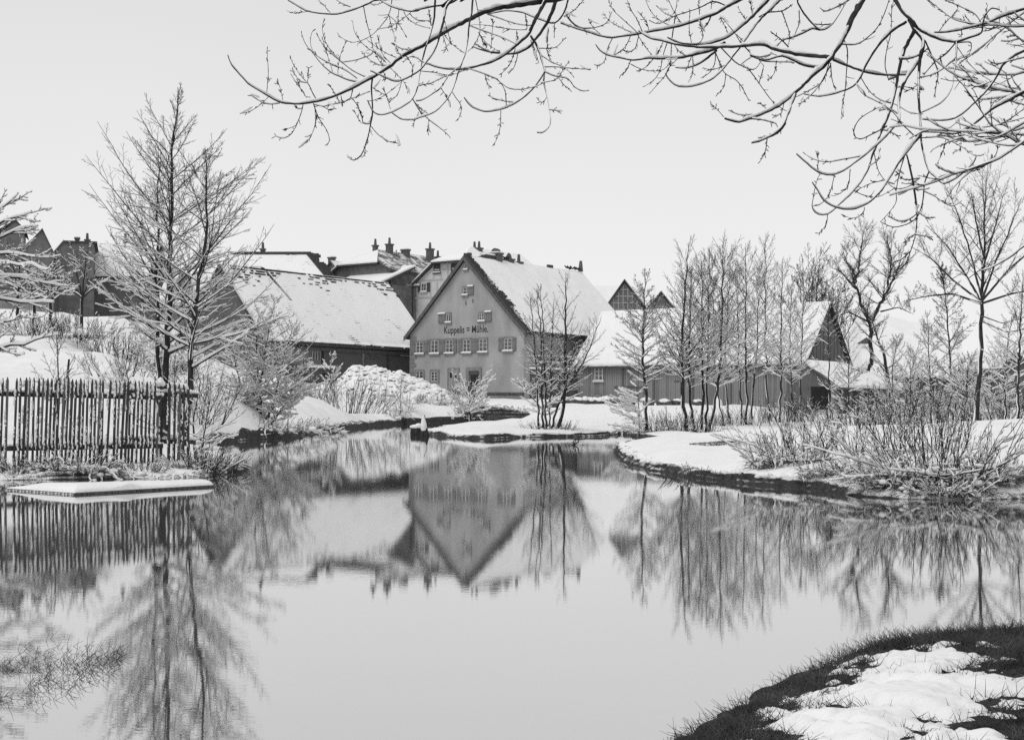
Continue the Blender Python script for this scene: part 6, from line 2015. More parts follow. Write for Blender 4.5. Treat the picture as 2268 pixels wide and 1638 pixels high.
while cnt < 240:
    a = rng.uniform(0, nx - 1.01); b = rng.uniform(0, 1) ** .75 * (ny * .5) + .6
    i, j = int(b), int(a)
    if i >= ny - 1: continue
    p = bvt[i, j] * (1 - (a - j)) + bvt[i, j + 1] * (a - j)
    s = rng.uniform(.14, .36) * (1.35 if rng.uniform() < .18 else 1)
    if p[2] < 1.45 or (b < 4.5 and rng.uniform() < .55): continue
    if placed and min((np.array(placed) - p) @ np.array((1, 0, 0)) ** 1 * 0 + np.linalg.norm(np.array(placed) - p, axis=1)) < .24: continue
    placed.append(p)
    o = bpy.data.objects.new('stone', rocks[int(rng.integers(0, 10))])
    col.objects.link(o); o.parent = pile
    o.location = tuple(p - np.array(pile.location) + vec(0, 0, -s * rng.uniform(-.15, .35)))
    o.scale = (s, s, s * .9)
    o.rotation_euler = (rng.normal(0, .3), rng.normal(0, .3), rng.uniform(0, 6.28))
    cnt += 1
o_ = P(842, 878, 104.5)
# squared stones lying along the shed
bl = [(1234, 893, .75, 'leftmost'), (1222, 903, .6, 'lone lower'), (1256, 890, .5, 'second'), (1273, 891, .95, 'broad flat'), (1294, 889, .6, 'tilted'), (1309, 894, .6, 'dark faced'), (1328, 895, .75, 'low wide'), (1350, 897, .85, 'middle'), (1372, 898, .5, 'small'), (1395, 898, .6, 'right of the single alder'), (1436, 897, .6, 'right'), (1470, 897, .7, 'last'), (1500, 897, .5, 'far'), (1545, 899, .6, 'under')]
bt = ['leftmost snow capped squared stone by the mill race', 'lone squared stone lying lower than the row before the mill race', 'small snow capped stone second in the row before the shed', 'broad flat snow capped stone below the mill race posts', 'tilted snow capped stone left of the shed window', 'dark faced snow capped stone under the shed window', 'low wide snow capped stone right of the shed vent', 'snow capped stone halfway between shed vent and single alder', 'small snow capped stone left of the single alder', 'snow capped stone just left of the single alder trunk', 'snow capped stone just right of the single alder trunk', 'snow capped stone between the single alder and the coppice', 'small snow capped stone before the coppice', 'snow capped stone behind the first coppice alder']
for i, (px, py, s, _) in enumerate(bl):
    d = 106.5 if i != 1 else 101
    x, y = XY(px, d)
    gz = ground_z(x, y)
    o = thing('stone_block', bt[i], 'stone', (x, y, gz), rng.uniform(-.5, .5), 'snow capped squared stones along the shed')
    h_ = .42 * rng.uniform(.8, 1.3)
    bm = bmesh.new()
    bmesh.ops.create_cube(bm, size=1)
    for v in bm.verts:
        v.co = Vector((v.co.x * s * 1.5 * rng.uniform(.85, 1.1), v.co.y * .8 * rng.uniform(.85, 1.1), (v.co.z + .3) * h_ * rng.uniform(.85, 1.15)))
    bmesh.ops.bevel(bm, geom=bm.edges[:], offset=.06, segments=1, affect='EDGES')
    me = bpy.data.meshes.new('rock'); bm.to_mesh(me); bm.free()
    me.materials.append(M_dstone)
    link('rock', me, o)
    bv, bf = ico(3)
    V = bv * (1 + rng.normal(0, .03, (len(bv), 1)))
    V = V * np.array((s * rng.uniform(.55, .8), .45, rng.uniform(.12, .26))) * (1 + .35 * fbm(V[:, 0] * 2 + i, V[:, 1] * 2, 1.5, 2))[:, None]; V[:, 2] = np.maximum(V[:, 2], -.08) + h_ * .8; V[:, 0] += rng.normal(0, .12)
    me = bpy.data.meshes.new('snow_cap')
    me.from_pydata([tuple(v) for v in V], [], [tuple(f) for f in bf]); me.materials.append(M_snowpack)
    me.polygons.foreach_set('use_smooth', [True] * len(me.polygons))
    link('snow_cap', me, o)
# retaining wall at the end of the inlet
wa, wb = np.array(XY(1030, 104.0)), np.array(XY(1163, 101.8))
lw_ = np.linalg.norm(wb - wa)
rw = thing('retaining_wall', 'dark rough retaining wall under the snow at the end of the inlet', 'wall', (wa[0], wa[1], 0), math.atan2(wb[1] - wa[1], wb[0] - wa[0]))
for k in range(5):
    x = -.1 * (k % 2)
    while x < lw_:
        e = rng.uniform(.4, .75)
        top = np.interp(x, [0, lw_ * .5, lw_], [1.45, 1.4, 1.0])
        if .05 + k * .28 < top - .15:
            m = MB().box(x + .012, x + e - .012, -.06 * rng.uniform(.3, 1.4), .3, .0 + k * .28 + .01, .28 + k * .28 - .01)
            m.build('stone', M_dstone, rw)
        x += e
n_ = 26
C = np.column_stack((np.linspace(0, lw_, n_), np.full(n_, .1), np.interp(np.linspace(0, 1, n_), [0, .5, 1], [1.42, 1.36, .98])))
V, Fq = lumps(C, np.column_stack((rng.uniform(.25, .45, n_), rng.uniform(.3, .45, n_), rng.uniform(.08, .2, n_))), 2, .08)
me = bpy.data.meshes.new('wall_snow')
me.from_pydata([tuple(v) for v in V], [], [tuple(f) for f in Fq]); me.materials.append(M_snowpack)
me.polygons.foreach_set('use_smooth', [True] * len(me.polygons))
link('wall_snow', me, rw, 'stuff')
hang = np.column_stack((rng.uniform(0, lw_, 150), np.full(150, -.05), rng.uniform(.7, 1.4, 150)))
hp, hr = grow(hang, np.column_stack((rng.normal(0, .5, 150), np.full(150, -1.0), rng.uniform(-.2, .5, 150))), rng.uniform(.3, .9, 150), np.full(150, .02), np.full(150, .008), 4, .2, -.3)
V, Fq = tubes(hp, hr, 3)
me = bpy.data.meshes.new('hanging_weeds'); me.from_pydata([tuple(v) for v in V], [], [tuple(f) for f in Fq]); me.materials.append(M_grass)
link('hanging_weeds', me, rw, 'stuff')
# snow covered tripod-like heap before the shed, boundary stone on the right, stake on the slope
def snow_cone(name, label, cat, px, d, h_, r):
    x, y = XY(px, d); gz = ground_z(x, y)
    o = thing(name, label, cat, (x, y, gz))
    s = np.linspace(0, 1, 10)
    p = np.stack((s * 0 + .06 * np.sin(s * 5), s * 0, s * h_ - .05), 1)[None] + np.array((x, y, gz))
    rad = (r * (1 - s) ** .75 * rng.uniform(.85, 1.15, 10) + .03)[None]
    mesh_batches('snow', [(p, rad)], [9], M_snowpack, o)
    p2 = np.array([[[x + r * .5, y - r * .6, gz - .05], [x + r * .2, y - r * .3, gz + h_ * .5], [x, y, gz + h_ * 1.04]]])
    mesh_batches('pole', [(p2, np.full((1, 3), .03))], [5], M_bark, o)
    return o
snow_cone('snow_cone', 'pointed snow cone standing before the shed between coppice alders', 'snow heap', 1589, 103, 1.0, .42)
snow_cone('snow_cone', 'narrow pointed snow covered stub on the channel bank below the shelter', 'snow heap', 1786, 66, 1.0, .3)
x, y = XY(2192, 62); gz = ground_z(x, y)
bs_ = thing('boundary_stone', 'pale snow capped upright stone between two posts near the right edge', 'stone', (x, y, gz))
MB().box(-.18, .18, -.12, .12, gz - .05, gz + .62).build('stone_shaft', M_plaster2, bs_)
MB().box(-.22, .22, -.16, .16, gz + .621, gz + .75).build('snow_cap', M_snowpack, bs_)
for sx_ in (-.42, .4):
    MB().bar((sx_, 0, gz - .05), (sx_ + .02, 0, gz + .55), .04, .035, 6).build('post', M_bark, bs_)
p_a, p_b = P(137, 838, 31), P(153, 795, 31)
p_a[2] = ground_z(p_a[0], p_a[1]) - .05
stk = thing('stake', 'dark leaning stake in the snow slope above the fence', 'stake', tuple(p_a))
mesh_batches('wood', [(np.array([[p_a, (p_a + p_b) / 2, p_b]]), np.array([[.03, .028, .024]]))], [6], M_bark, stk)
# drowned twigs and water grass
x, y, _ = W(1269, 985)
dt = thing('drowned_twig', 'dark forked twig sticking out of the water before the island', 'twig', (x, y, 0))
base = np.repeat(np.array([[x, y, -.05]]), 5, 0)
q_ = grow(base, rng.normal(0, .7, (5, 3)) + np.array((.2, 0, .8)), rng.uniform(.3, .7, 5), np.full(5, .028), np.full(5, .008), 5, .3, 0)
mesh_batches('wood', [q_], [5], M_bark, dt)
n_ = 1500
px = -40 + 300 * rng.uniform(0, 1, n_) ** 1.5; py = np.interp(px, [-40, 60, 160, 290], [1500, 1495, 1480, 1440]) + rng.normal(0, 1, n_) * np.interp(px, [0, 150, 290], [30, 26, 10])
c = np.array([W(a, b) for a, b in zip(px, py)])
c = c[fbm(c[:, 0], c[:, 1], 5, 3) > -.15]
n_ = len(c)
gp, gr = grow(c + vec(0, 0, -.02), np.column_stack((rng.normal(.7, .35, n_), rng.normal(0, .4, n_), rng.uniform(.3, 1.0, n_))), rng.uniform(.04, .11, n_), np.full(n_, .0016), np.full(n_, .0006), 3, .15, -.12)
V, Fq = tubes(gp, gr, 3)
tag(np_mesh('water_grass', V, Fq, M_grass, kind='stuff'), 'drowned dark grass blades at the water surface in the lower left corner', 'grass')
# thawed hollow on the peninsula
a = np.linspace(0, 6.283, 41)[:-1]
cx, cy = XY(1600, 34)
n_ = 1300
r_ = np.sqrt(rng.uniform(0, 1, n_)); a = rng.uniform(0, 6.28, n_)
c = np.column_stack((cx + np.cos(a) * r_ * .8, cy + np.sin(a) * r_ * .8 + .25 * np.sin(np.cos(a) * r_ * 4)))
c = np.column_stack((c, ground_zs(c) + .005))
V, Fq = blades(c, rng.uniform(.02, .06, n_), 1.4, .005)
tag(np_mesh('hollow_grass', V, Fq, M_grass, kind='stuff'), 'flattened dark grass in the thawed hollow on the peninsula', 'grass')

# ------------------------------------------------------------------ the near tree: its trunk stands to the right of the frame, its boughs hang over the pond
rng = np.random.default_rng(99)
VA = lambda p: [(475.96 + .21793 * x, .21793 * y) for x, y in p]
VB = lambda p: [(892.4 + .3584 * x, .3584 * y) for x, y in p]
VC = lambda p: [(1249.4 + .25425 * x, .25425 * y) for x, y in p]
VD = lambda p: [(1636.1 + .29064 * x, .29064 * y) for x, y in p]
V6 = lambda p: [(1725.4 + .2906 * x, 357 + .2906 * y) for x, y in p]

def catmull(p, step=7.0):
    p = np.array(p, float)
    q = np.vstack((2 * p[0] - p[1], p, 2 * p[-1] - p[-2]))
    out = []
    for i in range(len(p) - 1):
        a, b, c, d = q[i:i + 4]
        n = max(2, int(np.linalg.norm(c - b) / step))
        t = np.linspace(0, 1, n, endpoint=False)[:, None]
        out.append(.5 * (2 * b + (c - a) * t + (2 * a - 5 * b + 4 * c - d) * t ** 2 + (3 * b - a - 3 * c + d) * t ** 3))
    out.append(p[-1:])
    return np.vstack(out)

# boughs: (curve from the tree outwards, half thickness at start and end, distance at start and end)
up = (2330, -420)
MAIN = [
 (VB([(1180, -45), (1020, -20), (900, 5), (800, 20), (700, 35), (600, 50), (530, 70), (470, 90), (410, 120), (340, 155), (270, 195), (200, 235), (140, 270), (70, 310), (0, 345)]) + VA([(1800, 660), (1700, 725), (1620, 780), (1560, 810), (1450, 870), (1330, 930), (1200, 985), (1080, 1020), (960, 1045), (850, 1058), (720, 1050), (640, 1030), (520, 965), (430, 910), (340, 850), (250, 755), (190, 690), (160, 640), (130, 560)]), 6.2, .9, 8.2, 7.2),
 (VB([(330, -60), (200, -15)]) + VA([(1680, 0), (1560, 40), (1430, 95), (1330, 125), (1240, 148), (1100, 143), (1000, 130), (920, 110), (830, 60), (740, 5)]), 2.6, .8, 8.8, 8.4),
 (VB([(930, -60), (880, 10), (840, 80), (800, 160), (770, 220), (700, 280), (640, 330), (570, 375), (480, 405), (400, 425), (330, 430), (250, 425), (190, 410), (150, 395)]), 4.4, 1.0, 8.0, 7.6),
 (VB([(975, -70), (945, 0), (920, 80), (880, 160), (830, 230), (780, 290), (720, 325), (660, 335), (580, 330), (500, 315), (430, 290)]), 4.6, .9, 8.4, 8.6),
 (VC([(1700, -70), (1540, 0), (1440, 50), (1330, 115), (1200, 165), (1080, 205), (960, 240), (850, 260), (740, 280), (640, 300), (530, 315), (420, 330), (330, 320), (200, 280), (100, 250), (0, 215)]), 3.4, .9, 8.6, 8.0),
 (VC([(1860, -80), (1780, 0), (1690, 90), (1590, 190), (1510, 260), (1430, 320), (1350, 355), (1250, 385), (1150, 390), (1000, 375), (900, 330)]), 4.4, 1.0, 8.2, 7.6),
 (VC([(1970, -90), (1880, 0), (1790, 90), (1700, 180), (1620, 290), (1550, 390), (1480, 480), (1420, 560), (1350, 640), (1270, 700), (1150, 745), (1040, 760), (960, 740), (900, 680), (880, 640)]), 2.9, .8, 8.0, 7.4),
 (VD([(990, -90), (940, 0), (880, 110), (840, 200), (790, 300), (740, 380), (690, 460), (620, 530), (540, 600), (460, 680), (380, 750), (300, 810), (200, 860), (100, 900), (0, 930)]) + VC([(1450, 1050), (1400, 1035)]), 6.6, 1.6, 7.6, 6.8),
 (VD([(700, 440), (620, 430), (500, 420), (380, 400), (280, 380), (200, 345), (100, 345), (0, 355)]) + VC([(1240, 415), (1100, 405), (960, 385), (850, 355), (760, 340), (690, 300), (650, 270)]), 4.2, 1.4, 7.4, 7.9),
 (VD([(690, 470), (600, 510), (500, 500), (430, 470), (330, 430), (200, 460), (90, 430)]), 2.6, 1.0, 7.4, 7.0),
 (VD([(720, 460), (850, 510), (960, 550), (1080, 570), (1180, 575), (1290, 570)]), 2.2, 1.5, 7.4, 7.8),
 (VD([(1140, -80), (1190, 0), (1250, 90), (1310, 150), (1370, 220), (1440, 260), (1530, 300), (1640, 320), (1740, 295), (1850, 250), (1857, 190), (1885, 110), (1930, 65), (1990, 80)]), 4.2, 1.0, 7.2, 6.9),
 (VD([(1300, 150), (1340, 230), (1390, 290), (1410, 340), (1390, 400), (1378, 500), (1370, 650), (1375, 800), (1385, 950), (1390, 1060), (1410, 1180), (1450, 1300), (1510, 1360), (1560, 1400), (1640, 1370), (1720, 1310), (1790, 1240), (1810, 1190)]), 3.7, .9, 7.15, 6.4),
 (VD([(1340, 240), (1280, 340), (1240, 450), (1215, 560), (1190, 700), (1150, 850), (1100, 970), (1060, 1080), (1020, 1180), (990, 1280), (940, 1370), (880, 1450), (800, 1530), (730, 1590)]) + V6([(430, 360), (370, 405), (300, 405), (260, 370), (250, 330)]), 4.0, .8, 7.2, 6.6),
 (VD([(1410, 350), (1380, 450), (1310, 550), (1250, 650), (1220, 780), (1225, 920), (1180, 970), (1100, 1060), (1000, 1150), (900, 1230), (800, 1300), (700, 1335), (600, 1310), (500, 1230), (440, 1175)]), 3.6, .8, 7.1, 6.2),
 (VD([(1388, 1030), (1340, 1080), (1270, 1170), (1200, 1270), (1140, 1370), (1070, 1470), (980, 1550), (860, 1595), (740, 1580), (650, 1530), (600, 1450), (560, 1390)]), 3.2, .8, 6.6, 6.0),
 (VD([(2500, 270), (2174, 390), (2080, 440), (2010, 500), (1950, 610), (1880, 700), (1800, 780), (1700, 870), (1620, 910), (1520, 920), (1400, 910)]), 3.4, 1.0, 6.4, 6.4),
 (VD([(2500, 520), (2174, 700), (2050, 770), (1950, 820), (1850, 900), (1760, 970), (1650, 1020), (1520, 1010), (1400, 1005)]), 4.0, 1.0, 6.2, 6.6),
 (VD([(2500, 780), (2174, 940), (2050, 1010), (1950, 1050), (1830, 1065)]), 3.0, .9, 6.0, 6.0),
 (VD([(2500, -60), (2174, 70), (2000, 130), (1880, 180), (1750, 215), (1600, 245), (1490, 250)]), 3.6, 1.2, 7.4, 7.2),
 (VD([(1280, 165), (1180, 230), (1080, 330), (1010, 430), (960, 520), (930, 590), (870, 660), (750, 710), (620, 735), (500, 720)]), 2.9, .9, 7.2, 7.6),
 (VB([(330, -30), (270, 40), (255, 110), (235, 190), (215, 260), (190, 320), (150, 380), (110, 430), (50, 470), (0, 495)]) + VA([(1830, 828), (1750, 800), (1640, 750), (1580, 725)]), 3.0, .8, 7.7, 7.2),
 (VB([(435, -60), (430, 0), (425, 80), (410, 150), (400, 250), (385, 330), (360, 400), (340, 460), (320, 520), (300, 570), (260, 630), (200, 690), (130, 720), (60, 742), (0, 740)]) + VA([(1860, 1195), (1800, 1150)]), 2.0, .7, 7.6, 7.0),
 (VB([(215, -60), (200, 0), (190, 130), (160, 240), (130, 330), (105, 450), (90, 540), (60, 610)]) + VA([(1950, 1060), (1850, 1120), (1760, 1155), (1690, 1170), (1620, 1150), (1575, 1080), (1555, 1030)]), 2.2, .7, 7.9, 7.3),
 (VB([(790, 225), (830, 290), (855, 360), (875, 430), (870, 500), (885, 570), (900, 640), (912, 740), (900, 790), (860, 822), (828, 820)]), 2.6, .7, 7.9, 7.4),
 (VB([(872, 450), (820, 530), (760, 590), (700, 635), (640, 665), (570, 685), (500, 690), (430, 665), (395, 630), (378, 605)]), 2.0, .7, 7.7, 7.3),
 (VB([(370, -50), (330, 0), (260, 30), (200, 40), (150, 50), (60, 70)]) + VA([(2080, 110), (1990, 120), (1870, 95), (1770, 60), (1680, 5)]), 2.2, .9, 8.5, 8.5),
 (VC([(1400, 370), (1330, 420), (1250, 450), (1150, 475), (1000, 505), (850, 515), (740, 510), (600, 525), (480, 505), (370, 480), (310, 440), (275, 390)]), 3.0, .8, 7.9, 7.6),
 (VC([(1330, 440), (1230, 520), (1150, 570), (1050, 595), (970, 590)]), 2.6, .9, 7.9, 8.1),
 (VD([(430, 720), (400, 800), (370, 880), (340, 950), (290, 1010), (220, 1050), (150, 1080), (100, 1090)]), 3.4, 1.3, 7.1, 6.8),
 (VD([(1660, 320), (1655, 450), (1640, 560), (1620, 680), (1560, 770), (1480, 820), (1390, 860)]), 2.0, .8, 7.0, 6.6),
 (VB([(1040, -60), (1020, 0), (1000, 70), (960, 130), (920, 145), (870, 130), (800, 105), (740, 80), (640, 70), (520, 90)]), 2.0, .8, 8.6, 8.8),
 (VD([(470, -60), (445, 0), (480, 80), (540, 160), (620, 230), (700, 200), (760, 120), (830, 0)]), 1.8, .8, 8.0, 8.2),
 (V6([(2050, 560), (1867, 650), (1780, 720), (1700, 770), (1600, 820), (1540, 835)]), 1.9, .7, 5.6, 5.8),
]
# finer twigs, hung on whichever bough they touch; (curve, half thickness at the root in picture units)
TW = [(VA(p), r) for p, r in [
 ([(1600, 800), (1590, 900), (1600, 1050), (1600, 1170), (1580, 1270), (1560, 1380), (1530, 1470), (1500, 1560), (1450, 1615), (1400, 1632), (1365, 1600), (1345, 1575)], 1.9), ([(1585, 1280), (1640, 1350), (1700, 1400), (1780, 1445), (1850, 1455), (1885, 1480)], .9),
 ([(1580, 1260), (1510, 1258), (1495, 1200), (1450, 1080), (1410, 1020), (1380, 990), (1405, 920), (1390, 880)], .8), ([(1490, 1255), (1455, 1205), (1425, 1145)], .6), ([(1560, 1400), (1530, 1480), (1525, 1560), (1490, 1605)], .6),
 ([(895, 1065), (885, 1120), (850, 1220), (800, 1330), (750, 1385), (690, 1408), (640, 1395), (615, 1380)], 1.0), ([(820, 1275), (770, 1300), (705, 1312)], .6), ([(1000, 1050), (1020, 1110), (1050, 1190), (1100, 1270), (1140, 1330), (1165, 1420), (1140, 1480)], 1.1),
 ([(1010, 1060), (1020, 1150), (1022, 1240), (1000, 1330), (950, 1420), (880, 1490), (850, 1500)], .7), ([(1015, 1080), (1035, 1180), (1020, 1280)], .5), ([(540, 990), (470, 1060), (400, 1110), (330, 1145), (250, 1158)], .6), ([(525, 970), (535, 850), (543, 720), (535, 600), (530, 490)], .8), ([(690, 1015), (665, 900), (632, 810)], .6),
 ([(660, 1050), (580, 1062), (510, 1052), (440, 1020), (360, 968)], .8), ([(1030, 1010), (990, 940), (960, 870), (900, 800), (830, 710), (790, 640), (768, 595)], 1.2), ([(940, 845), (870, 830), (820, 770), (785, 715)], .7), ([(940, 835), (950, 770), (950, 690)], .6), ([(935, 1000), (890, 930), (830, 850), (770, 750)], .6), ([(870, 900), (850, 830)], .5),
 ([(1480, 835), (1430, 832), (1350, 815), (1260, 775), (1190, 745), (1100, 670), (1040, 600), (980, 520), (920, 450), (880, 340)], 1.2), ([(1445, 800), (1350, 730), (1250, 680), (1150, 640), (1050, 580), (1000, 530), (970, 440), (985, 330), (1020, 300)], .9), ([(1530, 785), (1400, 720), (1300, 640), (1220, 560), (1140, 460), (1100, 350), (1092, 270), (1115, 185)], 1.0),
 ([(1300, 645), (1200, 560), (1130, 500), (1070, 410), (1030, 335)], .9), ([(1200, 745), (1170, 640), (1130, 520), (1090, 370)], .6), ([(1250, 770), (1255, 660), (1290, 520), (1330, 435)], .6), ([(1265, 1048), (1240, 985), (1190, 910), (1155, 855)], .8), ([(1280, 970), (1295, 1040)], .7), ([(1400, 890), (1385, 980), (1350, 1020), (1290, 1045), (1200, 1062), (1100, 1085), (1020, 1065)], 1.0), ([(1385, 990), (1440, 1060), (1495, 1180), (1500, 1260)], .7),
 ([(1350, 1020), (1450, 985), (1570, 935)], .5), ([(1100, 1085), (1170, 1120), (1210, 1100)], .7), ([(1740, 640), (1650, 550), (1550, 490), (1480, 420), (1420, 330), (1400, 220)], .8), ([(1900, 600), (1800, 570), (1700, 520), (1600, 450), (1530, 390)], .8), ([(1790, 650), (1700, 545), (1655, 380)], .6), ([(1800, 660), (1700, 670), (1600, 630), (1540, 580), (1505, 540)], .7), ([(1910, 590), (1860, 530), (1810, 430)], .6), ([(2000, 500), (1900, 500), (1810, 440)], .7), ([(1720, 700), (1660, 600), (1620, 530)], .6),
 ([(940, 120), (860, 130), (800, 137), (730, 110)], .6), ([(1180, 140), (1110, 60), (1045, 0)], .7), ([(1380, 75), (1300, 45), (1230, 0)], .7), ([(1510, 65), (1540, 220), (1580, 370), (1605, 490), (1600, 550), (1480, 600), (1380, 625), (1300, 635)], 1.0), ([(1610, 530), (1660, 570), (1740, 640)], .6), ([(1800, -20), (1790, 80), (1760, 170), (1700, 250), (1640, 320), (1580, 370), (1500, 410), (1410, 435), (1330, 410), (1270, 375), (1245, 335)], .9),
 ([(1990, 130), (1930, 180), (1850, 235), (1760, 280), (1650, 300)], .6), ([(1870, 100), (1855, 230), (1840, 290), (1800, 300)], .7), ([(1765, 160), (1850, 230), (1910, 310), (1950, 390)], .7), ([(1770, 170), (1800, 290), (1835, 420)], .7), ([(1920, 120), (1960, 190), (2070, 260), (2184, 290)], .9), ([(1980, 140), (2050, 205), (2184, 215)], .9), ([(1580, 40), (1620, 55), (1680, 40), (1740, 5)], .6),
 ([(1780, 690), (1850, 760), (1900, 810), (1960, 900), (1980, 960)], .7), ([(1900, 815), (1880, 900), (1850, 970), (1775, 1035)], .7), ([(1890, 840), (1780, 930), (1700, 985), (1600, 1025), (1545, 1025)], .7), ([(1785, 1110), (1750, 1000), (1715, 895)], .6), ([(1740, 975), (1660, 930), (1610, 900)], .6), ([(820, 1075), (850, 1110), (885, 1105)], .6), ([(1690, 690), (1740, 790), (1710, 810)], .6), ([(1950, 570), (2010, 680), (2000, 790)], .9), ([(2060, 880), (2100, 865), (2184, 850)], .7)]]
TW += [(VB(p), r) for p, r in [
 ([(60, 610), (100, 680), (160, 740), (220, 785), (270, 825), (295, 855)], 1.2), ([(65, 625), (120, 680), (150, 700)], .8), ([(355, 410), (290, 460), (235, 540), (170, 590), (120, 620), (80, 625)], 1.0), ([(235, 545), (270, 600), (297, 665)], .8), ([(305, 570), (330, 610), (358, 650), (355, 715), (325, 750)], .9), ([(445, -20), (470, 110), (475, 200), (440, 280), (400, 320)], 1.1), ([(605, 685), (600, 790), (575, 870), (550, 905)], .9), ([(640, 665), (630, 560), (590, 500), (520, 465), (400, 425)], 1.0),
 ([(700, 635), (620, 625), (560, 610), (530, 590)], .8), ([(875, 510), (825, 535), (720, 555), (650, 545), (610, 515)], .9), ([(875, 415), (950, 415), (1060, 425), (1162, 430)], 1.2), ([(855, 345), (930, 390), (1000, 420), (1050, 470)], .9), ([(875, 445), (930, 470), (1020, 490), (1060, 540), (1110, 565), (1150, 560)], 1.0), ([(960, 480), (1000, 530), (1030, 550)], .7), ([(875, 510), (950, 490), (985, 440), (1030, 375)], .8), ([(905, 680), (985, 690)], .8), ([(892, 600), (860, 635), (828, 610)], .7),
 ([(975, 145), (1050, 170), (1110, 180), (1162, 175)], 1.6), ([(1005, 80), (1060, 150), (1162, 205)], 1.0), ([(840, 300), (940, 295), (1000, 240)], 1.1), ([(885, 300), (910, 365)], .7), ([(695, 300), (660, 400), (600, 465)], .9), ([(710, 330), (690, 410), (650, 460)], .9), ([(410, 160), (500, 195), (600, 230), (700, 275)], .8), ([(465, 200), (520, 270), (600, 325)], .7), ([(557, 120), (552, 200), (545, 290)], .8), ([(755, 80), (768, 180)], .8), ([(765, 185), (700, 185), (580, 170), (500, 155), (420, 155)], .8), ([(505, 455), (520, 510), (545, 545)], .8),
 ([(520, 90), (700, 150), (800, 160)], .7), ([(160, 60), (175, 160)], 1.3), ([(235, 190), (300, 270), (380, 330)], .8), ([(240, 200), (270, 300), (250, 310)], .7), ([(150, 400), (60, 350), (0, 385)], 1.0), ([(110, 440), (200, 450), (290, 465), (400, 430)], .9), ([(95, 520), (160, 520), (270, 470)], .8), ([(790, 250), (820, 360)], .8), ([(800, 260), (840, 390)], .9), ([(460, 280), (530, 320), (600, 325)], .8), ([(470, 210), (520, 300)], .6), ([(300, 280), (255, 120)], .8), ([(900, 180), (890, 300)], .7), ([(935, 145), (935, 230)], .9), ([(100, 690), (60, 775)], .6), ([(160, 740), (152, 812)], .6), ([(700, 200), (715, 280)], .7)]]
TW += [(VC(p), r) for p, r in [
 ([(970, 140), (950, 260), (935, 380), (930, 500), (920, 580), (880, 660), (820, 730), (740, 820)], 1.3), ([(420, 335), (380, 420), (360, 510), (330, 560), (280, 578)], .9), ([(580, 310), (540, 400), (480, 460), (430, 485)], .9), ([(650, 310), (620, 420), (570, 455), (510, 440)], .9), ([(860, 370), (830, 440), (800, 490)], .9), ([(895, 380), (860, 490), (840, 600), (790, 690), (700, 755)], 1.1), ([(580, 530), (540, 620), (490, 660)], 1.0), ([(780, 510), (720, 580), (640, 625)], 1.0), ([(920, 560), (860, 610), (760, 620), (660, 600), (580, 560)], .9), ([(1110, 490), (1070, 600)], .8), ([(1120, 490), (1120, 640), (1080, 720)], .9),
 ([(1320, 450), (1310, 560), (1260, 640), (1190, 680)], 1.1), ([(1315, 450), (1360, 560), (1400, 640), (1500, 700), (1560, 780), (1610, 880)], 1.2), ([(1410, 645), (1390, 760), (1345, 815)], 1.0), ([(1400, 570), (1290, 610), (1210, 590)], .8), ([(1370, 420), (1500, 550), (1600, 600), (1680, 700), (1750, 800), (1830, 900), (1930, 965)], 1.4), ([(1700, 720), (1740, 570)], .9), ([(1720, 530), (1650, 610), (1540, 570)], .8), ([(1850, 530), (1830, 640), (1770, 700)], 1.0), ([(380, -20), (420, 80), (500, 160), (600, 250), (650, 300)], .9), ([(545, -10), (590, 100), (640, 180), (690, 300)], .9), ([(705, -10), (760, 110), (850, 190), (960, 240)], .9), ([(900, -20), (950, 90), (1010, 190), (1050, 215)], 1.0),
 ([(340, 110), (400, 190), (550, 270), (630, 300)], .8), ([(210, 170), (260, 250), (340, 320)], .8), ([(820, 70), (880, 120), (960, 150)], .8), ([(985, -10), (970, 90), (900, 170), (820, 210), (740, 180)], .8), ([(1095, 100), (1090, 250), (1110, 380)], .8), ([(1170, -10), (1180, 130)], .8), ([(1280, 80), (1290, -10)], .8), ([(1420, 55), (1300, 15), (1180, 70), (1060, 110), (970, 140), (880, 190)], 1.5), ([(1180, 190), (1210, 330), (1160, 390)], .9), ([(1280, 140), (1250, 210), (1200, 260)], 1.7), ([(1590, 190), (1510, 60)], .7), ([(1620, -10), (1640, 130)], .8), ([(1370, 150), (1480, 280), (1540, 380)], .9), ([(180, -10), (90, 90), (0, 150)], 1.0), ([(20, 140), (90, 220), (180, 250), (280, 240), (370, 200), (415, 110)], 1.3),
 ([(1989, 40), (1920, 90), (1850, 105), (1780, 110), (1700, 150)], 1.9), ([(1390, 1020), (1340, 960), (1272, 905)], .8), ([(1640, 1000), (1550, 1005), (1490, 990), (1455, 960)], .9), ([(1620, 1035), (1750, 1050), (1850, 1080)], 1.6), ([(1930, 1070), (1880, 1140), (1800, 1190), (1690, 1205)], 2.2), ([(1770, 1190), (1760, 1280), (1740, 1350), (1700, 1415)], 1.2), ([(1920, 880), (1890, 990), (1830, 1010)], .9), ([(1760, 945), (1710, 905)], .8), ([(890, 660), (905, 600), (990, 510)], 1.0), ([(640, 305), (700, 400), (770, 490)], .7), ([(960, 390), (1000, 450), (1050, 480)], .7), ([(740, 280), (720, 200), (640, 100)], .8), ([(1530, 360), (1640, 480), (1720, 530), (1800, 540), (1989, 545)], 1.5), ([(1620, 480), (1700, 500), (1820, 470)], 1.4), ([(1420, 270), (1360, 150)], .7), ([(1500, 300), (1560, 360)], .8)]]
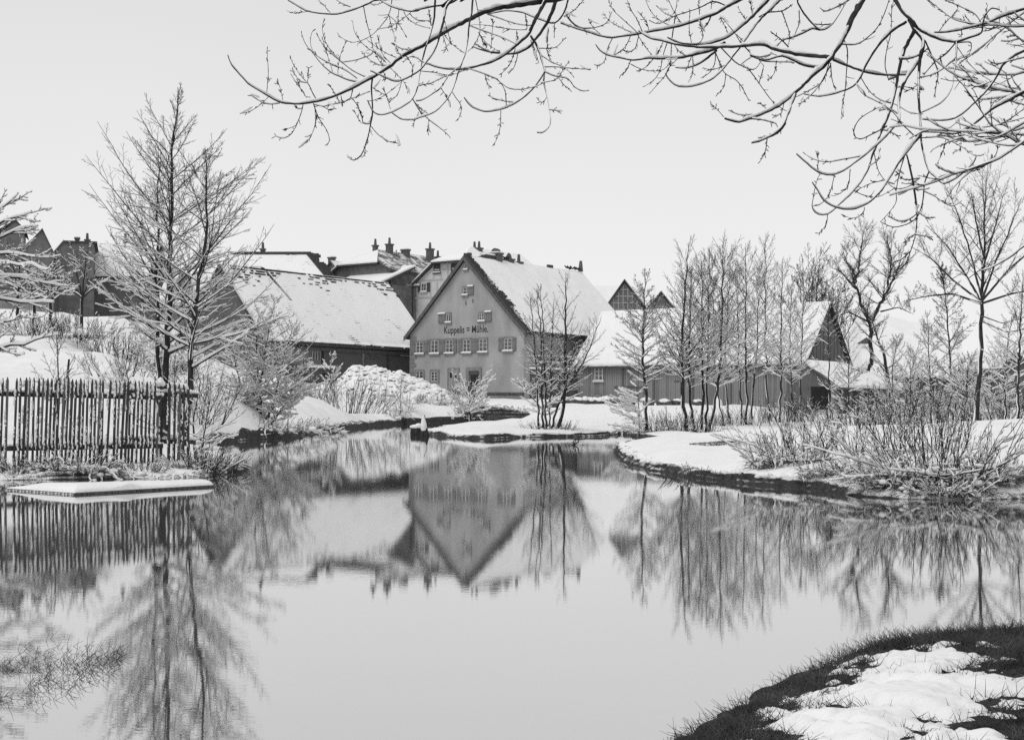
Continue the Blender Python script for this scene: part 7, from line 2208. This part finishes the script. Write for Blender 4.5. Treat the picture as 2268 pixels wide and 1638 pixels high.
TW += [(VD(p), r) for p, r in [
 ([(1225, 930), (1280, 980), (1350, 1040), (1430, 1050), (1520, 1030), (1600, 980), (1680, 920)], 1.4), ([(1270, 1170), (1230, 1300), (1200, 1450), (1200, 1540), (1130, 1638), (1080, 1690)], 1.2), ([(1280, 1180), (1320, 1330), (1350, 1500), (1365, 1640)], 1.7), ([(1450, 1310), (1415, 1400), (1405, 1520), (1370, 1638), (1300, 1700), (1180, 1730), (1080, 1690)], 1.7), ([(1415, 1460), (1500, 1500), (1570, 1550), (1640, 1570), (1700, 1530)], .9), ([(1510, 1360), (1600, 1325), (1700, 1320), (1810, 1290), (1900, 1230), (1960, 1180), (1980, 1080)], 1.5),
 ([(1650, 330), (1580, 410), (1500, 470), (1420, 560), (1390, 600)], 1.6), ([(1655, 440), (1590, 500), (1520, 550), (1450, 580), (1390, 590)], 1.5), ([(1440, 370), (1380, 420), (1290, 450), (1220, 450)], 2.0), ([(1300, 560), (1240, 560), (1190, 590), (1140, 610)], 2.8), ([(1130, 960), (1080, 990), (1000, 1030), (930, 1060), (880, 1040), (880, 980), (920, 910), (990, 860), (1080, 815)], 1.5), ([(1080, 990), (1150, 1005), (1210, 1040)], .9), ([(1150, -30), (1140, 20), (1100, 130), (1050, 220), (980, 290), (900, 340), (790, 340)], 1.4), ([(1180, 10), (1165, 90), (1160, 250), (1130, 370), (1115, 500), (1140, 600)], 1.1),
 ([(700, 185), (640, 190), (580, 185)], 1.5), ([(870, -20), (830, 10), (760, 50), (660, 90), (620, 60)], 1.4), ([(290, 360), (330, 310), (400, 290), (500, 250), (560, 220), (620, 230)], 1.9), ([(380, 360), (320, 300), (240, 240)], 1.6), ([(800, 300), (825, 360), (830, 430), (820, 560), (810, 700), (790, 800), (780, 910)], 1.2), ([(700, 480), (710, 600), (740, 690)], 1.2), ([(700, 500), (600, 670), (500, 770), (465, 795)], 1.3), ([(690, 480), (640, 620), (540, 690), (440, 740)], 1.1), ([(1420, 310), (1490, 470), (1520, 560), (1505, 650), (1495, 720)], 1.7),
 ([(1430, -10), (1530, 70), (1640, 150), (1760, 180), (1850, 190)], .9), ([(1540, -10), (1680, 50), (1800, 110), (1850, 180)], .9), ([(1660, 350), (1750, 480), (1850, 570), (1950, 630), (2174, 700)], .9), ([(930, 590), (1000, 700), (1090, 770), (1200, 800), (1300, 860), (1390, 870)], .9), ([(720, 1340), (620, 1330), (580, 1440), (560, 1560)], .8), ([(850, 1290), (830, 1420), (740, 1490), (690, 1485)], .9), ([(730, 1335), (690, 1480), (620, 1560), (560, 1570)], .9), ([(1030, 1160), (1060, 1290), (1110, 1370), (1200, 1440), (1300, 1420), (1380, 1360)], .9), ([(880, 1455), (960, 1490), (1060, 1500), (1200, 1430)], 1.0), ([(1130, 1370), (1000, 1400), (880, 1460)], .9), ([(1200, 1310), (1260, 1370), (1380, 1360)], .8),
 ([(940, 1190), (800, 1215), (670, 1235), (560, 1210), (490, 1160)], 1.0), ([(600, 1310), (605, 1240), (605, 1180)], .7), ([(1070, 1140), (1060, 1220), (990, 1270)], .7), ([(1660, 330), (1770, 330), (1750, 420), (1650, 460)], .8), ([(1650, 590), (1720, 590), (1800, 590)], 1.3), ([(1640, 570), (1720, 600), (1830, 620), (1930, 660)], .8), ([(2174, 830), (2050, 920), (1990, 950)], 1.5), ([(2050, 770), (2174, 800)], .8), ([(1850, 240), (1900, 235), (1945, 205)], .9), ([(1695, 230), (1700, 260), (1680, 285)], 1.0), ([(1830, 170), (1880, 110), (1895, 45)], .8), ([(1520, 250), (1580, 170), (1660, 90), (1670, 60)], .9), ([(2174, 440), (2050, 470), (1960, 490), (1900, 460)], 1.2),
 ([(1950, 610), (1880, 640), (1800, 660), (1730, 600)], .7), ([(1600, 980), (1680, 1000), (1800, 980), (1950, 960), (2174, 900)], .8), ([(1440, 1050), (1550, 1050), (1700, 1120), (1800, 1190), (1870, 1180)], 1.0), ([(1480, 1140), (1560, 1100), (1700, 1050)], .8), ([(1510, 1250), (1550, 1170), (1580, 1060)], .7), ([(1630, 1165), (1690, 1130), (1690, 1000), (1680, 920)], .7), ([(1210, 870), (1150, 830), (1070, 850)], .8), ([(1375, 640), (1290, 690), (1220, 660), (1160, 620)], .9), ([(1410, 690), (1340, 680), (1260, 660)], .8), ([(1230, 920), (1170, 850), (1100, 800), (950, 720), (900, 650)], .9), ([(330, 90), (370, 200), (390, 270), (380, 340)], 1.2), ([(460, 80), (460, 180), (430, 260)], 1.2)]]
TW += [(V6(p), r) for p, r in [([(985, 0), (1020, 170), (1050, 400), (1040, 560), (1000, 690), (960, 790), (890, 830)], 1.7), ([(1040, 550), (960, 620)], 1.0), ([(1005, 680), (940, 745), (880, 765)], 1.2), ([(1040, 560), (1160, 580)], 1.1), ([(1060, 390), (1120, 430), (1180, 430)], .8), ([(1060, 390), (1000, 440), (920, 460), (830, 420)], 1.2), ([(370, 405), (360, 480), (310, 545), (285, 547)], .8), ([(650, 350), (640, 400), (560, 435), (485, 410)], .8)]]

x, y = 4.35, 6.6
tq = np.array([[x, y]])
tz = near_z(tq)[0]
near_tree = thing('overhanging_tree', 'large near tree with snow lined boughs hanging over the pond across the top', 'tree', (x, y, tz))
trk = stem_line([(x, y, tz - .1), (x + .05, y + .1, 2.5), (x - .05, y + .3, 5.0), (x - .25, y + .5, 6.4)], 14)
mesh_batches('trunk', [(trk[None], np.linspace(.34, .2, 15)[None])], [12], M_bark, near_tree)
SAMP, SDEP = [], []
def to3(c, d0, d1):
    s = np.linspace(0, 1, len(c))
    dd = d0 + (d1 - d0) * s
    return np.array([P(a, b, d) for (a, b), d in zip(c, dd)]), dd

snow_b = []
for curve, r0, r1, d0, d1 in MAIN:
    c = catmull(curve, 8)
    p3, dd = to3(c, d0, d1)
    SAMP.append(c); SDEP.append(dd)
    s = np.linspace(0, 1, len(c))
    sc_ = dd / FL
    rad = (r0 + (r1 - r0) * s ** .8) * 1.12 * sc_ * (1 + .16 * fbm(s * 60, s * 0 + r0, 1.4, 3))
    p3 = p3 + rng.normal(0, .14, p3.shape) * rad[:, None]
    o = mesh_batches('bough', [(p3[None], rad[None])], [8], M_bark, near_tree)
    # the roll of snow lying on it
    T = unit(np.gradient(p3, axis=0))
    hor = np.clip((1 - np.abs(T[:, 2])) * 2.2, 0, 1) ** .8
    w = np.clip(.62 + .75 * fbm(s * len(c) * .3, s * 0 + r0 * 3, 1.3, 4), .05, 1.2) * hor
    sr = rad * 1.15 * w + .0025 * hor
    q = p3.copy(); q[:, 2] += rad * .55 + sr * .9
    q[:, 0] -= rad * .15 * (1 - hor)
    sr[0] *= .5; sr[-1] *= .3
    me_o = mesh_batches('bough_snow', [(q[None], sr[None])], [8], M_snowpack, near_tree)
    me_o.parent = o
    me_o.data.name = 'bough_snow'
    # hidden limb up to the trunk
    if c[0][1] < 0 or c[0][0] > 2268:
        e_ = trk[9 + int(rng.integers(0, 5))]
        v = e_ - p3[0]
        m_ = p3[0] + v * .5 + np.array((0, 0, .25)) * np.linalg.norm(v) * .5
        a0 = p3[0] + (p3[0] - p3[1]) * 2
        lp = catmull(np.vstack((p3[1], p3[0], a0 * .5 + m_ * .5, m_, e_)), .12)
        lr = np.linspace(rad[0], max(.05, rad[0] * 1.6), len(lp))
        if rad[0] > .0:
            mesh_batches('limb', [(lp[None], lr[None])], [8], M_bark, near_tree, 'stuff')
S_all, D_all = np.vstack(SAMP), np.concatenate(SDEP)
TWP = []
for curve, r in TW:
    c = catmull(curve, 7)
    ia = int(np.argmin(((S_all - c[0]) ** 2).sum(1))); ib = int(np.argmin(((S_all - c[-1]) ** 2).sum(1)))
    da, db = np.linalg.norm(S_all[ia] - c[0]), np.linalg.norm(S_all[ib] - c[-1])
    if db < da and da > 4:
        c = c[::-1]; ia = ib
    L_ = np.linalg.norm(np.diff(c, axis=0), axis=1).sum() * D_all[ia] / FL
    d0 = D_all[ia]
    d1 = d0 + rng.uniform(-.55, .55) * L_
    p3, dd = to3(c, d0, d1)
    n_ = len(c)
    S_all = np.vstack((S_all, c)); D_all = np.concatenate((D_all, dd))
    m_ = 20
    t_ = np.linspace(0, n_ - 1, m_)
    i = np.clip(t_.astype(int), 0, n_ - 2); f = (t_ - i)[:, None]
    q = p3[i] * (1 - f) + p3[i + 1] * f
    s = np.linspace(0, 1, m_)
    rad = (r * (1 - .55 * s) + .12) * d0 / FL
    TWP.append((q, rad * (1 + .12 * rng.normal(0, 1, m_).clip(-1, 1))))
tp = np.array([a for a, b in TWP]); tr_ = np.array([b for a, b in TWP])
# bud knots and short spurs along the twigs, a few clumps of snow at their tips
k_ = 9
t_ = rng.uniform(.15, 1, (len(tp), k_))
p_s, r_s, T_s = along(tp, tr_, t_)
dirs = unit(T_s * .9 + rng.normal(0, .45, T_s.shape))
spur = grow(p_s, dirs, rng.uniform(.008, .03, len(p_s)), np.full(len(p_s), .002), np.full(len(p_s), .001), 3, .1)
spur[1][:, 2] = .0023
side = shoots((tp, tr_), 2, .7, .16, 5, .2, .95, .2, .03, .6, .0024, .0014, .12, jit=.6)
side2 = shoots((tp[::2], tr_[::2]), 2, .6, .1, 4, .1, .9, .0, -.02, .6, .0022, .0013, .15, jit=.6)
mesh_batches('twigs', [(tp, tr_), spur, side, side2], [5, 4, 3, 3], M_twig, near_tree, 'stuff')
sn = snow_on((tp, tr_), .0026, keep=.75, steep=.9)
sn2 = snow_on(side, .003, keep=.5)
tip = tp[:, -1]
pick = rng.uniform(0, 1, len(tip)) < .2
tips = tip[pick]
qd = tp[pick, -4] - tip[pick]
cl = grow(tips + rng.normal(0, .004, tips.shape), unit(qd + np.array((0, 0, .01))), rng.uniform(.03, .08, len(tips)), np.full(len(tips), .003), np.full(len(tips), .002), 4, .1)
cl[1][:, 1:4] = rng.uniform(.004, .0075, (len(tips), 3)); cl[0][..., 2] += .006
mesh_batches('twig_snow', [sn, sn2, cl], [5, 3, 6], M_snowpack, near_tree, 'stuff')
# the finer spray at the right, seen through the boughs
st0 = np.array([P(*a, d) for a, d in [((2310, 60), 7.4), ((2310, 150), 7.0), ((2310, 230), 6.6), ((2310, 300), 6.3), ((2300, 330), 6.1), ((2310, 110), 8.0), ((2310, 200), 7.8), ((2320, 270), 7.2), ((2290, 20), 8.2), ((2310, 290), 5.8)]])
dr0 = np.column_stack((-np.ones(10), rng.normal(0, .25, 10), rng.uniform(-.5, .05, 10)))
sp0 = grow(st0, dr0, rng.uniform(.35, .75, 10), np.full(10, .0038), np.full(10, .0015), 10, .1, .03)
sp1 = shoots(sp0, 8, .6, .35, 6, .1, .97, .2, .04, .6, .003, .0015, .12)
sp2 = shoots(sp1, 3, .6, .4, 4, .2, .95, .2, .04, .6, .0022, .0013, .14)
mesh_batches('spray', [sp0, sp1, sp2], [4, 3, 3], M_twig, near_tree, 'stuff')
mesh_batches('spray_snow', [snow_on(sp0, .005), snow_on(sp1, .0035, keep=.6)], [4, 3], M_snowpack, near_tree, 'stuff')
